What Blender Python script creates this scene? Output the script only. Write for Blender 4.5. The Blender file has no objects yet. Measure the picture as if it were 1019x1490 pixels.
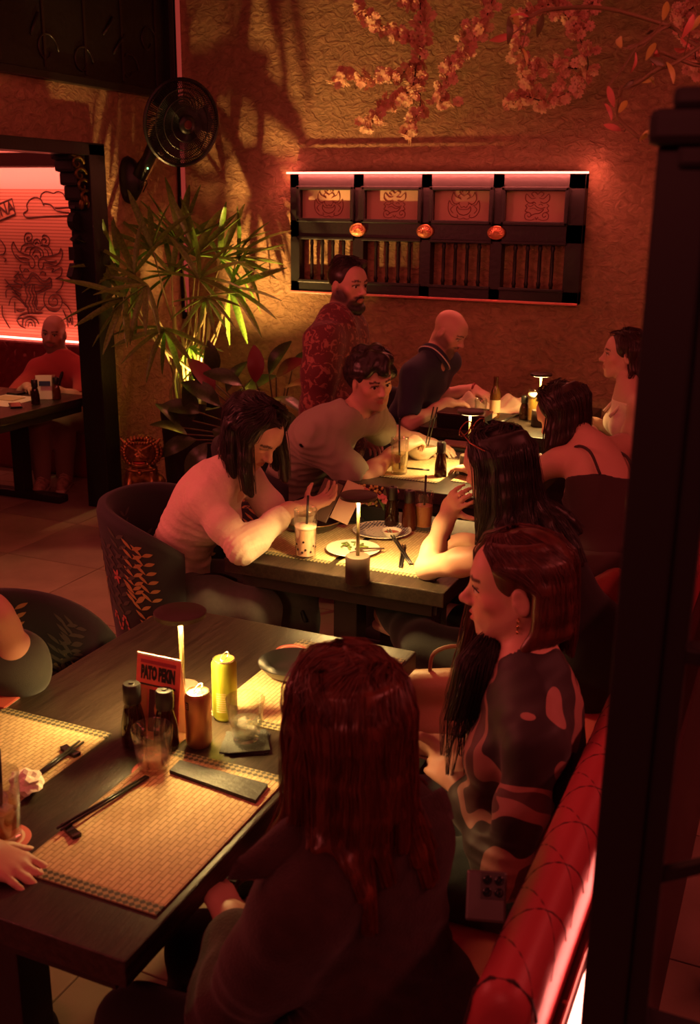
import bpy, bmesh, math, random
import numpy as np
from mathutils import Vector, Matrix, Euler
random.seed(7); RNG = np.random.default_rng(7)
SC = bpy.context.scene
COL = SC.collection
PI = math.pi
# ---------------------------------------------------------------- camera
CAM_LOC = np.array([0.0, 0.0, 1.88]); FPX = 1521.1; IW, IH = 1019, 1490
def _cam_axes(yaw, pitch, roll):
    f0 = np.array([math.sin(yaw), math.cos(yaw), 0]); r0 = np.array([math.cos(yaw), -math.sin(yaw), 0]); u0 = np.array([0, 0, 1.])
    fw = f0*math.cos(pitch) - u0*math.sin(pitch); up = u0*math.cos(pitch) + f0*math.sin(pitch)
    return r0*math.cos(roll) + up*math.sin(roll), -r0*math.sin(roll) + up*math.cos(roll), fw
CR, CU, CF = _cam_axes(-0.41312, 0.286487, 0.010867)
cam = bpy.data.cameras.new('camera'); camo = bpy.data.objects.new('camera', cam); COL.objects.link(camo)
cam.sensor_fit = 'VERTICAL'; cam.sensor_height = 36; cam.sensor_width = 36; cam.lens = FPX/IH*36; cam.clip_start = .05
m4 = Matrix.Identity(4)
for i in range(3):
    m4[i][0] = CR[i]; m4[i][1] = CU[i]; m4[i][2] = -CF[i]; m4[i][3] = CAM_LOC[i]
camo.matrix_world = m4
cam.dof.use_dof = True; cam.dof.focus_distance = 3.6; cam.dof.aperture_fstop = 6.3
SC.camera = camo
def ray(x, y): return CR*((x-IW/2)/FPX) - CU*((y-IH/2)/FPX) + CF
def atz(x, y, z): d = ray(x, y); return CAM_LOC + d*((z-CAM_LOC[2])/d[2])
def atx(x, y, v): d = ray(x, y); return CAM_LOC + d*(v/d[0])
def aty(x, y, v): d = ray(x, y); return CAM_LOC + d*(v/d[1])
def atd(x, y, t): return CAM_LOC + ray(x, y)*t
def reach(x, y, p, L, far=False):
    """point on the pixel's ray at distance L from joint p (a bone of known length)"""
    d = ray(x, y); d = d/np.linalg.norm(d); o = CAM_LOC - np.asarray(p); b = d@o; c = o@o - L*L; q = b*b - c
    t = -b if q < 0 else (-b + math.sqrt(q) if far else -b - math.sqrt(q))
    return CAM_LOC + d*t
# ---------------------------------------------------------------- look
SC.view_settings.view_transform = 'Standard'; SC.view_settings.look = 'None'
SC.view_settings.exposure = 0.0; SC.view_settings.gamma = 1.0; SC.view_settings.use_curve_mapping = False
w = bpy.data.worlds.new('dim_night'); SC.world = w; w.use_nodes = True
w.node_tree.nodes['Background'].inputs[0].default_value = (.95, .55, .38, 1); w.node_tree.nodes['Background'].inputs[1].default_value = .016
RED = (1, .13, .11); WARM = (1, .64, .20)
def lamp(name, kind, loc, power, color, target=None, size=.1, size_y=None, spot=None, blend=.3, shape=None):
    L = bpy.data.lights.new(name, kind); L.energy = power; L.color = color
    if kind == 'AREA':
        L.shape = shape or ('RECTANGLE' if size_y else 'DISK'); L.size = size
        if size_y: L.size_y = size_y
    else: L.shadow_soft_size = size
    if kind == 'SPOT': L.spot_size = math.radians(spot); L.spot_blend = blend
    o = bpy.data.objects.new(name, L); COL.objects.link(o); o.location = loc
    if target is not None:
        o.rotation_euler = (Vector(target)-Vector(loc)).to_track_quat('-Z', 'Y').to_euler()
    return o
# red LED light of the room, outside the picture: overhead, beyond the screen, along the left wall, at the entrance; one warm downlight over the walkway
lamp('red_ceiling_offscreen', 'AREA', (-2.1, 2.9, 3.3), 22, RED, (-2.1, 2.9, 0), 2.6, 4.2)
lamp('red_led_right_offscreen', 'AREA', (1.5, 2.2, 2.7), 37, RED, (-.7, 2.2, .9), 4.0, .2)
lamp('red_led_left_offscreen', 'AREA', (-3.85, 1.6, 2.0), 44, RED, (-.7, 2.0, 1.1), 2.4, .2)
lamp('red_led_entrance_offscreen', 'AREA', (-.9, -1.6, 2.9), 30, RED, (-1.2, 2.2, .8), 2.0, .3)
lamp('ceiling_downlight_offscreen', 'SPOT', (-3.3, 4.3, 3.3), 60, (1,.50,.18), (-3.2, 3.7, 0), .03, spot=34, blend=.25)
# ---------------------------------------------------------------- materials
MATS = {}
def mat(name, col=(.5,.5,.5), rough=.6, metal=0., spec=.5, trans=0., ior=1.45, alpha=1, emit=None, estr=0, var=0, vscale=8, bump=0, bscale=60, bdetail=4, coat=0, sheen=0, sub=0, attr=None, aniso=0, stretch=None, thin=False):
    if name in MATS: return MATS[name]
    m = bpy.data.materials.new(name); m.use_nodes = True; nt = m.node_tree; N = nt.nodes; Lk = nt.links; b = N['Principled BSDF']
    b.inputs['Base Color'].default_value = (*col, 1); b.inputs['Roughness'].default_value = rough; b.inputs['Metallic'].default_value = metal
    b.inputs['Specular IOR Level'].default_value = spec; b.inputs['Transmission Weight'].default_value = trans; b.inputs['IOR'].default_value = ior
    b.inputs['Alpha'].default_value = alpha; b.inputs['Coat Weight'].default_value = coat; b.inputs['Sheen Weight'].default_value = sheen
    if sub:
        b.inputs['Subsurface Weight'].default_value = sub; b.inputs['Subsurface Radius'].default_value = (.012,.005,.003); b.inputs['Subsurface Scale'].default_value = .6
    if aniso: b.inputs['Anisotropic'].default_value = aniso
    if emit: b.inputs['Emission Color'].default_value = (*emit, 1); b.inputs['Emission Strength'].default_value = estr
    tc = N.new('ShaderNodeTexCoord'); vec = tc.outputs['Object']
    if stretch:
        mp = N.new('ShaderNodeMapping'); mp.inputs['Scale'].default_value = stretch; Lk.new(vec, mp.inputs['Vector']); vec = mp.outputs['Vector']
    base = None
    if attr:
        a = N.new('ShaderNodeAttribute'); a.attribute_name = attr; base = a.outputs['Color']
    if var:
        nz = N.new('ShaderNodeTexNoise'); nz.inputs['Scale'].default_value = vscale; nz.inputs['Detail'].default_value = 4; Lk.new(vec, nz.inputs['Vector'])
        mr = N.new('ShaderNodeMapRange'); mr.inputs[1].default_value = .3; mr.inputs[2].default_value = .7; mr.inputs[3].default_value = 1-var; mr.inputs[4].default_value = 1+var; Lk.new(nz.outputs['Fac'], mr.inputs[0])
        mx = N.new('ShaderNodeMix'); mx.data_type = 'RGBA'; mx.blend_type = 'MULTIPLY'; mx.inputs[0].default_value = 1
        if base: Lk.new(base, mx.inputs[6])
        else: mx.inputs[6].default_value = (*col, 1)
        Lk.new(mr.outputs[0], mx.inputs[7]); base = mx.outputs[2]
    if base: Lk.new(base, b.inputs['Base Color'])
    if bump:
        nz = N.new('ShaderNodeTexNoise'); nz.inputs['Scale'].default_value = bscale; nz.inputs['Detail'].default_value = bdetail; Lk.new(vec, nz.inputs['Vector'])
        bp = N.new('ShaderNodeBump'); bp.inputs['Strength'].default_value = bump; bp.inputs['Distance'].default_value = .01; Lk.new(nz.outputs['Fac'], bp.inputs['Height']); Lk.new(bp.outputs[0], b.inputs['Normal'])
    MATS[name] = m; return m
def emitter(name, col, s):
    return mat(name, (0,0,0), .5, emit=col, estr=s)
# ---------------------------------------------------------------- mesh building
class MB:
    def __init__(s): s.v = []; s.f = []
    def add(s, vs, fs):
        o = len(s.v); s.v += [tuple(map(float, p)) for p in vs]; s.f += [tuple(i+o for i in f) for f in fs]; return s
    def box(s, c, d, rz=0, M=None):
        x, y, z = [k/2 for k in d]; ca, sa = math.cos(rz), math.sin(rz); vs = []
        for p in ((-x,-y,-z),(x,-y,-z),(x,y,-z),(-x,y,-z),(-x,-y,z),(x,-y,z),(x,y,z),(-x,y,z)):
            q = (p[0]*ca-p[1]*sa, p[0]*sa+p[1]*ca, p[2])
            if M is not None: q = tuple(M @ Vector(q))
            vs.append((q[0]+c[0], q[1]+c[1], q[2]+c[2]))
        return s.add(vs, [(0,3,2,1),(4,5,6,7),(0,1,5,4),(1,2,6,5),(2,3,7,6),(3,0,4,7)])
    def bbox(s, c, d, b=.004, rz=0, M=None):
        """box with chamfered edges"""
        x, y, z = [k/2 for k in d]; b = min(b, x*.9, y*.9, z*.9); ca, sa = math.cos(rz), math.sin(rz)
        bm = bmesh.new(); bmesh.ops.create_cube(bm, size=1)
        for v in bm.verts: v.co = Vector((v.co.x*2*x, v.co.y*2*y, v.co.z*2*z))
        bmesh.ops.bevel(bm, geom=bm.edges[:], offset=b, segments=2, affect='EDGES', profile=.6)
        bm.verts.index_update(); vs = []
        for v in bm.verts:
            q = Vector((v.co.x*ca-v.co.y*sa, v.co.x*sa+v.co.y*ca, v.co.z))
            if M is not None: q = M @ q
            vs.append((q.x+c[0], q.y+c[1], q.z+c[2]))
        s.add(vs, [tuple(v.index for v in f.verts) for f in bm.faces]); bm.free(); return s
    def lathe(s, prof, n=24, c=(0,0,0), caps=True, M=None, rmod=None):
        vs = []; fs = []
        for j, (r, z) in enumerate(prof):
            for i in range(n):
                a = 2*PI*i/n; rr = r*(rmod(a, j) if rmod else 1); q = Vector((rr*math.cos(a), rr*math.sin(a), z))
                if M is not None: q = M @ q
                vs.append((q.x+c[0], q.y+c[1], q.z+c[2]))
        for j in range(len(prof)-1):
            for i in range(n):
                k = (i+1) % n; fs.append((j*n+i, j*n+k, (j+1)*n+k, (j+1)*n+i))
        if caps:
            fs.append(tuple(range(n-1, -1, -1))); fs.append(tuple((len(prof)-1)*n+i for i in range(n)))
        return s.add(vs, fs)
    def tube(s, pts, r, n=8, caps=True, flat=None):
        P = [Vector(p) for p in pts]; m = len(P); R = r if hasattr(r, '__len__') else [r]*m
        vs = []; fs = []; up = Vector((0,0,1)); T = []
        for i in range(m):
            t = (P[min(i+1, m-1)]-P[max(i-1, 0)])
            T.append(t.normalized() if t.length > 1e-9 else Vector((0,0,1)))
        nrm = T[0].orthogonal().normalized()
        for i in range(m):
            nrm = (nrm - T[i]*nrm.dot(T[i]));
            nrm = nrm.normalized() if nrm.length > 1e-6 else T[i].orthogonal().normalized()
            bi = T[i].cross(nrm)
            for k in range(n):
                a = 2*PI*k/n; vs.append(tuple(P[i]+(nrm*math.cos(a)+bi*math.sin(a))*R[i]))
        for i in range(m-1):
            for k in range(n):
                l = (k+1) % n; fs.append((i*n+k, i*n+l, (i+1)*n+l, (i+1)*n+k))
        if caps: fs.append(tuple(range(n-1, -1, -1))); fs.append(tuple((m-1)*n+k for k in range(n)))
        return s.add(vs, fs)
    def prism(s, poly, z0, z1, M=None):
        n = len(poly); vs = [(x, y, z0) for x, y in poly]+[(x, y, z1) for x, y in poly]
        if M is not None: vs = [tuple(M @ Vector(v)) for v in vs]
        return s.add(vs, [tuple(range(n-1, -1, -1)), tuple(range(n, 2*n))]+[(i, (i+1) % n, n+(i+1) % n, n+i) for i in range(n)])
    def ball(s, c, r, n=10, M=None):
        r3 = r if hasattr(r, '__len__') else (r, r, r); vs = []; fs = []; k = max(5, n//2+1)
        for j in range(k+1):
            t = PI*j/k
            for i in range(n):
                a = 2*PI*i/n; q = Vector((r3[0]*math.sin(t)*math.cos(a), r3[1]*math.sin(t)*math.sin(a), r3[2]*math.cos(t)))
                if M is not None: q = M @ q
                vs.append((q.x+c[0], q.y+c[1], q.z+c[2]))
        for j in range(k):
            for i in range(n):
                l = (i+1) % n; fs.append((j*n+i, (j+1)*n+i, (j+1)*n+l, j*n+l))
        return s.add(vs, fs)
    def shift(s, d):
        s.v = [(p[0]+d[0], p[1]+d[1], p[2]+d[2]) for p in s.v]; return s
    def build(s, name, material, parent=None, smooth=False, world=False, angle=None):
        vs = s.v
        if world and parent is not None:
            l = parent.location; vs = [(p[0]-l[0], p[1]-l[1], p[2]-l[2]) for p in vs]
        me = bpy.data.meshes.new(name); me.from_pydata(vs, [], s.f); me.update()
        me.materials.append(material)
        if smooth: me.polygons.foreach_set('use_smooth', [True]*len(me.polygons))
        if angle: me.set_sharp_from_angle(angle=math.radians(angle))
        o = bpy.data.objects.new(name, me); COL.objects.link(o)
        if parent is not None: o.parent = parent
        return o
def tag(o, label=None, cat=None, group=None, kind=None):
    if label: o['label'] = label
    if cat: o['category'] = cat
    if group: o['group'] = group
    if kind: o['kind'] = kind
    return o
def thing(name, label, cat, loc=(0,0,0), rz=0, group=None):
    o = bpy.data.objects.new(name, None); COL.objects.link(o); o.location = loc; o.rotation_euler = (0,0,rz); o.empty_display_size = .1
    return tag(o, label, cat, group)
def struct(name, mb, m, **k): return tag(mb.build(name, m, **k), kind='structure')
def dup(root, loc=None, rz=None, label=None, group=None):
    r = root.copy(); COL.objects.link(r)
    if loc is not None: r.location = loc
    if rz is not None: r.rotation_euler = (0,0,rz)
    if label: r['label'] = label
    if group: r['group'] = group
    for ch in list(root.children):
        c = ch.copy(); COL.objects.link(c); c.parent = r
        for g in ch.children:
            d = g.copy(); COL.objects.link(d); d.parent = c
    return r
def text_mesh(name, body, size, material, M, parent=None, sx=1, extrude=.0004, bold=.0, align='CENTER'):
    cu = bpy.data.curves.new(name, 'FONT'); cu.body = body; cu.size = size; cu.extrude = extrude; cu.offset = bold; cu.align_x = align; cu.align_y = 'CENTER'; cu.resolution_u = 2
    t = bpy.data.objects.new(name, cu); COL.objects.link(t); bpy.context.view_layer.update()
    me = bpy.data.meshes.new_from_object(t.evaluated_get(bpy.context.evaluated_depsgraph_get())); bpy.data.objects.remove(t)
    me.transform(M @ Matrix.Diagonal((sx, 1, 1, 1))); me.materials.clear(); me.materials.append(material)
    o = bpy.data.objects.new(name, me); COL.objects.link(o)
    if parent is not None: o.parent = parent
    return o
def catmull(pts, n=6):
    P = [np.asarray(p, float) for p in pts]; P = [2*P[0]-P[1]]+P+[2*P[-1]-P[-2]]; out = []
    for i in range(1, len(P)-2):
        for k in range(n):
            t = k/n; a, b, c, d = P[i-1:i+3]
            out.append(.5*((2*b)+(c-a)*t+(2*a-5*b+4*c-d)*t*t+(3*b-a-3*c+d)*t**3))
    out.append(P[-2]); return out
# ================================================================ SETTING
XL, YB = -4.05, 6.31          # left wall plane, back wall plane
def plaster(name, col, bump=1., scale=16):
    m = mat(name, col, .85, spec=.25); nt = m.node_tree; N = nt.nodes; L = nt.links; b = N['Principled BSDF']
    tc = N.new('ShaderNodeTexCoord'); mp = N.new('ShaderNodeMapping'); mp.inputs['Scale'].default_value = (1, 1, 1.5); mp.inputs['Rotation'].default_value = (.0, .5, .0); L.new(tc.outputs['Object'], mp.inputs[0])
    n1 = N.new('ShaderNodeTexNoise'); n1.inputs['Scale'].default_value = scale; n1.inputs['Detail'].default_value = 6; n1.inputs['Roughness'].default_value = .62; n1.inputs['Distortion'].default_value = 1.2; L.new(mp.outputs[0], n1.inputs[0])
    n2 = N.new('ShaderNodeTexNoise'); n2.inputs['Scale'].default_value = 2.2; n2.inputs['Detail'].default_value = 3; L.new(mp.outputs[0], n2.inputs[0])
    ad = N.new('ShaderNodeMath'); ad.operation = 'MULTIPLY_ADD'; ad.inputs[1].default_value = 1.2; L.new(n2.outputs[0], ad.inputs[0]); L.new(n1.outputs[0], ad.inputs[2])
    bp = N.new('ShaderNodeBump'); bp.inputs['Strength'].default_value = bump; bp.inputs['Distance'].default_value = .03; L.new(ad.outputs[0], bp.inputs['Height']); L.new(bp.outputs[0], b.inputs['Normal'])
    mr = N.new('ShaderNodeMapRange'); mr.inputs[1].default_value = .3; mr.inputs[2].default_value = .7; mr.inputs[3].default_value = .7; mr.inputs[4].default_value = 1.15; L.new(n1.outputs[0], mr.inputs[0])
    mx = N.new('ShaderNodeMix'); mx.data_type = 'RGBA'; mx.blend_type = 'MULTIPLY'; mx.inputs[0].default_value = 1; mx.inputs[6].default_value = (*col, 1); L.new(mr.outputs[0], mx.inputs[7]); L.new(mx.outputs[2], b.inputs['Base Color'])
    return m
PLASTER = plaster('sand_plaster', (.46, .28, .16), 1.0)
PLASTER_L = PLASTER
BLACKW = mat('black_lacquer', (.012, .010, .010), .38, spec=.5, bump=.15, bscale=40)
BLACKM = mat('black_matte', (.012, .011, .011), .6)
def wall_x(y0, y1, z0, z1): return MB().box((XL-.06, (y0+y1)/2, (z0+z1)/2), (.12, y1-y0, z1-z0))
def rep(mb, *o):
    for q in o: mb.add(q.v, q.f)
    return mb
struct('wall_back', MB().box(((XL-.12+2.2)/2, YB+.06, 1.7), (2.2-XL+.12, .12, 3.4)), PLASTER)
DZ, DY0, DY1 = 2.2, 3.35, 5.385
struct('wall_left', rep(MB(), wall_x(-2, DY0, 0, 3.4), wall_x(DY1, YB, 0, 3.4), wall_x(DY0, DY1, DZ, 3.4)), PLASTER_L)
struct('wall_right', MB().box((2.26, 2.2, 1.7), (.12, 8.4, 3.4)), mat('dark_wall', (.16, .08, .06), .8, bump=.3, bscale=30))
struct('ceiling', MB().box((-1.0, 2.2, 3.46), (6.6, 8.6, .12)), mat('dark_ceiling', (.06, .035, .03), .9))
# tiled floor: 0.6 m tiles, joints recessed
TILEM = [mat('floor_tile_%s' % k, c, .42, spec=.4, var=.16, vscale=5, bump=.06, bscale=50) for k, c in (('a', (.30,.21,.15)), ('b', (.34,.235,.165)), ('c', (.27,.185,.14)))]
fl = struct('floor', MB().box((-1.7, 2.2, -.03), (8.6, 8.6, .05)), mat('joint_grout', (.10, .07, .055), .9))
tm = [MB().bbox((0, 0, 0), (.607, .607, .012), .003).build('tile', t, fl).data for t in TILEM]
for o in list(fl.children): bpy.data.objects.remove(o)
k = 0
for i in range(-5, 8):
    for j in range(-2, 12):
        x, y = -3.337+.305+.612*i-.0, 3.661-.305+.612*(j-4)
        if x > 2 or y > 6.3 or x < -5.9 or (x < -4.2 and y < 2.8): continue
        o = bpy.data.objects.new('tile', tm[(i*7+j*3+(i*j) % 3) % 3]); COL.objects.link(o); o.parent = fl; o.location = (x, y, -.006)
# black door frame of the opening in the left wall
tr = MB(); tr.bbox((XL+.0, DY1-.075, DZ/2), (.16, .15, DZ), .004); tr.bbox((XL, (DY0+DY1)/2, DZ-.03), (.16, DY1-DY0, .07), .004); tr.bbox((XL, DY0+.07, DZ/2), (.16, .14, DZ), .004)
struct('trim_1', tr, BLACKW)
# carved corbel in the opening's top corner
GOLDC = mat('carved_gilt', (.16, .10, .03), .42, metal=.8, bump=.6, bscale=50)
cb = thing('carved_corbel', 'black and gilt carved corbel in the top corner of the doorway', 'corbel', (XL-.02, DY1-.14, DZ-.36))
v = MB()
for (y0, z0, w_, h_, t_) in ((-.06, .30, .17, .07, .15), (-.05, .235, .145, .07, .14), (-.035, .165, .11, .08, .13), (-.02, .085, .085, .09, .12), (-.01, .02, .06, .06, .11)):
    v.bbox((0, y0, z0), (t_, w_, h_), .018)
v.build('block', BLACKM, cb)
for i in range(5):
    s = MB(); y = -.11+.02*i; z = .31-.062*i
    pts = [(.075, y-.0+.06*math.cos(t*1.2)*(1-t/7), z-.0+.045*math.sin(t*1.2)*(1-t/7)) for t in np.linspace(0, 5.6, 18)]
    s.tube(pts, [.011*(1-.6*q/17) for q in range(18)], 6); s.build('scroll', GOLDC, cb, smooth=True)
for i in range(6):
    s = MB(); s.ball((.07, -.07+.022*i, .02+.03*math.sin(i)), (.018, .012, .03), 8); s.build('leaf_carving', GOLDC, cb, smooth=True)
# fretted black brackets fixed along the jamb
for q, (px, py, pts) in enumerate(((111, 297, 4), (110, 322, 12), (112, 348, 3), (110, 369, 4), (109, 397, 4))):
    c = atx(px, py, XL-.04); s = MB(); r = (.05, .055, .045, .055, .06)[q]
    poly = [(r*math.cos(2*PI*i/pts+(.5, 0, PI, .75, .3)[q]), r*math.sin(2*PI*i/pts+(.5, 0, PI, .75, .3)[q])) for i in range(pts)]
    M = Matrix(((0,0,1,0),(1,0,0,0),(0,1,0,0),(0,0,0,1)))
    s.prism(poly, -.02, .02, M); s.shift((c[0], c[1], c[2]))
    o = s.build('fret_bracket', BLACKM); tag(o, ('square fret notch below the carved corbel', 'round fret notch on the black jamb', 'small pointed fret notch on the black jamb', 'blocky fret notch beside the dragon horn', 'tilted fret notch beside the dragon cheek')[q], 'bracket', 'black fret notches along the jamb')
# dark carved window panel above the opening
wy0, wy1, wz0 = 3.6, 6.2, 2.52
wn = tag(MB().box((XL+.004, (wy0+wy1)/2, (wz0+3.4)/2), (.02, wy1-wy0, 3.4-wz0)).build('window_1', mat('dark_carved_pane', (.010, .010, .011), .35, bump=.5, bscale=14)), kind='structure')
f = MB(); f.bbox((XL+.02, (wy0+wy1)/2, wz0+.02), (.06, wy1-wy0+.05, .045), .005); f.bbox((XL+.02, wy1, (wz0+3.4)/2), (.06, .05, 3.4-wz0), .005); f.build('window_frame', BLACKW, wn)
RELIEF = mat('dark_relief', (.022, .014, .012), .4)
for (a, b, c_, d) in (((45, 50), (55, 18), (48, 38), 0), ((165, 78), (180, 50), (175, 60), 0), ((150, 50), (163, 25), (160, 35), 0)):
    s = MB(); s.tube([tuple(atx(*a, XL+.016)), tuple(atx(*c_, XL+.02)), tuple(atx(*b, XL+.016))], .008, 6); s.build('carving', RELIEF, wn, smooth=True)
for (cx, cy) in ((68, 72), (188, 100), (120, 90), (215, 60)):
    s = MB(); c = atx(cx, cy, XL+.016); s.tube([(c[0], c[1]+.10*math.cos(t)*(1-t/9), c[2]+.10*math.sin(t)*(1-t/9)) for t in np.linspace(0, 6, 20)], .007, 5); s.build('carving', RELIEF, wn, smooth=True)
for i in range(7):
    y = 3.9+.36*i; s = MB(); s.bbox((XL+.016, y, 2.98), (.012, .02, .8), .003); s.build('mullion', RELIEF, wn)
# LED profile in the corner
o = MB().box((XL+.05, YB-.035, 2.25), (.022, .02, 2.2)).build('led_profile', emitter('led_dim_red', (1, .10, .07), .28)); tag(o, 'thin vertical red light strip in the wall corner behind the fan', 'light strip')
o.data.materials[0].use_nodes = True
s = MB().bbox((XL+.02, YB-.02, 2.25), (.03, .03, 2.3), .004); struct('trim_2', s, BLACKM)
# ---------------------------------------------------------------- the room beyond the opening
X2, Y2 = -7.2, YB
SALMON = (.62, .27, .17)
def mural_mat():
    m = mat('mural_paper', SALMON, .7); nt = m.node_tree; N = nt.nodes; L = nt.links; b = N['Principled BSDF']
    tc = N.new('ShaderNodeTexCoord'); wv = N.new('ShaderNodeTexWave'); wv.bands_direction = 'Z'; wv.inputs['Scale'].default_value = 13.5; wv.inputs['Distortion'].default_value = .15; L.new(tc.outputs['Object'], wv.inputs[0])
    cr = N.new('ShaderNodeMapRange'); cr.inputs[1].default_value = .12; cr.inputs[2].default_value = .3; L.new(wv.outputs[0], cr.inputs[0])
    mx = N.new('ShaderNodeMix'); mx.data_type = 'RGBA'; mx.inputs[6].default_value = (.34, .12, .075, 1); mx.inputs[7].default_value = (*SALMON, 1); L.new(cr.outputs[0], mx.inputs[0]); L.new(mx.outputs[2], b.inputs['Base Color'])
    return m
struct('wall_mural', MB().box(((X2+XL-.12)/2, Y2+.05, .98), (XL-.12-X2, .1, 1.96)), mural_mat())
struct('wall_cove', MB().box(((X2+XL-.12)/2, Y2+.05, 2.55), (XL-.12-X2, .1, 1.18)), mat('cove_paint', (.6, .42, .36), .8))
struct('wall_far', MB().box((X2-.05, 4.3, 1.5), (.1, 4.2, 3.2)), mat('far_room_paint', (.35, .14, .10), .8))
struct('trim_3', MB().bbox(((X2+XL-.2)/2, Y2-.40, 2.14), (XL-.2-X2, .30, .085), .004), mat('soffit_brown', (.12, .05, .04), .7))
struct('trim_4', MB().box(((X2+XL-.2)/2, Y2-.28, 2.62), (XL-.2-X2, .5, .08)), mat('far_ceiling', (.45, .30, .25), .8))
o = MB().box((-5.55, Y2-.20, 2.135), (2.6, .02, .012)).build('cove_light_strip', emitter('led_pink', (1, .16, .12), 9)); tag(o, 'pink light strip glowing in the ceiling cove over the mural', 'light strip')
lamp('cove_wash', 'AREA', (-5.55, Y2-.21, 2.12), 16, (1, .22, .16), (-5.55, Y2+.1, 1.95), 2.6, .05)
lamp('cove_up', 'AREA', (-5.55, Y2-.35, 2.25), 5, (1, .2, .15), (-5.55, Y2-.3, 2.8), 2.6, .05)
o = MB().box((-5.6, Y2-.05, .885), (2.8, .02, .012)).build('bench_light_strip', emitter('led_pink_low', (1, .2, .14), 9)); tag(o, 'pink light strip behind the quilted banquette in the far room', 'light strip')
lamp('bench_wash', 'AREA', (-5.6, Y2-.06, .89), 10, (1, .24, .17), (-5.6, Y2+.02, 1.4), 2.8, .03)
lamp('far_room_red_offscreen', 'AREA', (-5.2, 4.4, 2.5), 7, RED, (-5.2, 5.4, .5), 1.6, 1.0)
lamp('far_table_lamp_offscreen', 'SPOT', (-4.55, 4.6, 2.5), 30, WARM, (-4.55, 5.0, .75), .03, spot=36, blend=.6)
# mural drawing, line by line (coordinates traced on the wall plane)
INK = mat('mural_ink', (.07, .02, .015), .7)
def zmur(x, y):     # drawing units -> wall plane
    return aty(x/5.14, 190+y/5.14, Y2-.003)
DRAG = [
 [(183,790),(195,768),(225,765),(240,790),(235,815),(212,825),(200,808),(210,795),(222,800)], [(205,850),(185,830),(183,790)], [(235,815),(240,845)],
 [(315,800),(325,780),(350,785),(370,815),(365,850),(345,862),(318,850),(312,820),(330,805),(348,820),(338,838)],
 [(245,850),(255,822),(275,810),(295,822),(305,850)], [(262,850),(275,832),(292,848)],
 [(155,905),(165,865),(200,842),(240,845),(265,870)], [(185,905),(200,875),(240,868)], [(305,858),(345,855),(380,890),(395,935)], [(330,880),(355,900),(365,940)],
 [(222,930),(230,890),(265,868),(300,878),(322,910),(325,945)], [(242,930),(255,900),(275,890),(298,905),(305,940)],
 [(100,830),(88,860),(95,905),(130,960),(180,985),(215,985),(220,1010),(240,1028),(260,1010),(255,970),(225,935),(180,920),(135,895),(110,850),(100,830)],
 [(118,925),(150,950),(185,950),(220,965)], [(455,880),(468,910),(460,960),(430,1000),(400,1005),(330,985),(325,1015),(310,1035),(290,1020),(288,975),(310,950),(350,942),(400,930),(440,915),(455,880)], [(425,975),(380,980),(335,970)],
 [(258,950),(265,935),(278,935),(288,955)], [(155,1000),(148,1030),(165,1065)], [(175,1055),(188,1035),(210,1040),(215,1055)], [(300,1075),(315,1055),(338,1062),(340,1080)],
 [(140,1080),(160,1072),(180,1100),(205,1110),(235,1065),(275,1075),(310,1115),(345,1120),(370,1100),(385,1115),(375,1135),(345,1145),(310,1140),(270,1100),(240,1090),(215,1130),(180,1135),(155,1110),(140,1080)],
 [(185,1140),(190,1165),(230,1150),(270,1150),(300,1160),(375,1165)], [(255,1150),(262,1200),(310,1190),(345,1168)], [(385,1120),(385,1170),(350,1190),(280,1225)],
 [(110,1050),(140,1060),(105,1095),(135,1105),(105,1130),(185,1160)], [(345,1025),(400,1030),(390,1060),(460,1025),(455,1085),(415,1110),(470,1110),(460,1170),(420,1210)],
 [(200,1160),(190,1200),(205,1240),(190,1290),(205,1330),(215,1370)], [(225,1155),(215,1200),(232,1240),(215,1290),(232,1330),(240,1365)], [(245,1155),(238,1200),(255,1240),(240,1290),(258,1330),(262,1360)], [(262,1200),(275,1240),(258,1290),(275,1320)],
 [(340,1210),(328,1250),(335,1300),(370,1345),(420,1355),(455,1320),(465,1270),(440,1230),(400,1225),(370,1250),(365,1290),(390,1315),(425,1305),(430,1270),(410,1255),(390,1270)],
 [(270,1240),(280,1290),(270,1330),(300,1345),(335,1310)], [(460,1280),(500,1310),(530,1360),(545,1440),(535,1445),(525,1400),(520,1440),(500,1400)], [(470,1340),(495,1400),(510,1470)],
 [(40,1170),(80,1150),(150,1150),(165,1170),(140,1185),(90,1170)], [(45,1250),(45,1200),(75,1185),(120,1200),(155,1225),(140,1235),(90,1205)], [(35,1110),(100,1190),(215,1330)], [(65,1310),(80,1260),(110,1245),(160,1280),(195,1320)],
 [(15,1310),(20,1380),(50,1440),(75,1480)], [(110,1280),(112,1365)], [(125,1345),(150,1355),(185,1345)],
 [(125,1420),(150,1390),(210,1372),(290,1372),(320,1365)], [(125,1420),(150,1460),(190,1478)], [(170,1460),(170,1425),(200,1400),(240,1400),(275,1420),(290,1450)], [(190,1465),(195,1430),(225,1415),(258,1435),(262,1470)], [(210,1470),(215,1445),(235,1440),(245,1465)], [(125,1420),(160,1405),(172,1425),(168,1450)],
]
CLOUD = [[(515,635),(350,640),(215,650),(185,640),(178,615),(205,595),(200,555),(225,515),(265,500),(305,515),(328,560),(330,545),(380,555),(410,590),(450,605),(515,612)], [(300,510),(310,475),(345,455),(390,465),(400,470),(430,455),(465,465),(488,495),(515,510)], [(410,578),(470,575),(555,570)], [(0,815),(20,840),(40,880),(30,920),(0,928)], [(25,950),(45,960),(35,985)]]
def strokes(name, label, S, r, conv, cat='mural'):
    t = thing(name, label, cat, tuple(conv(*S[0][0])))
    for st in S:
        pts = [tuple(q) for q in catmull([conv(*p) for p in st], 4)]; MB().tube(pts, r, 5).build('line', INK, t, world=True, smooth=True)
    return t
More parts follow.
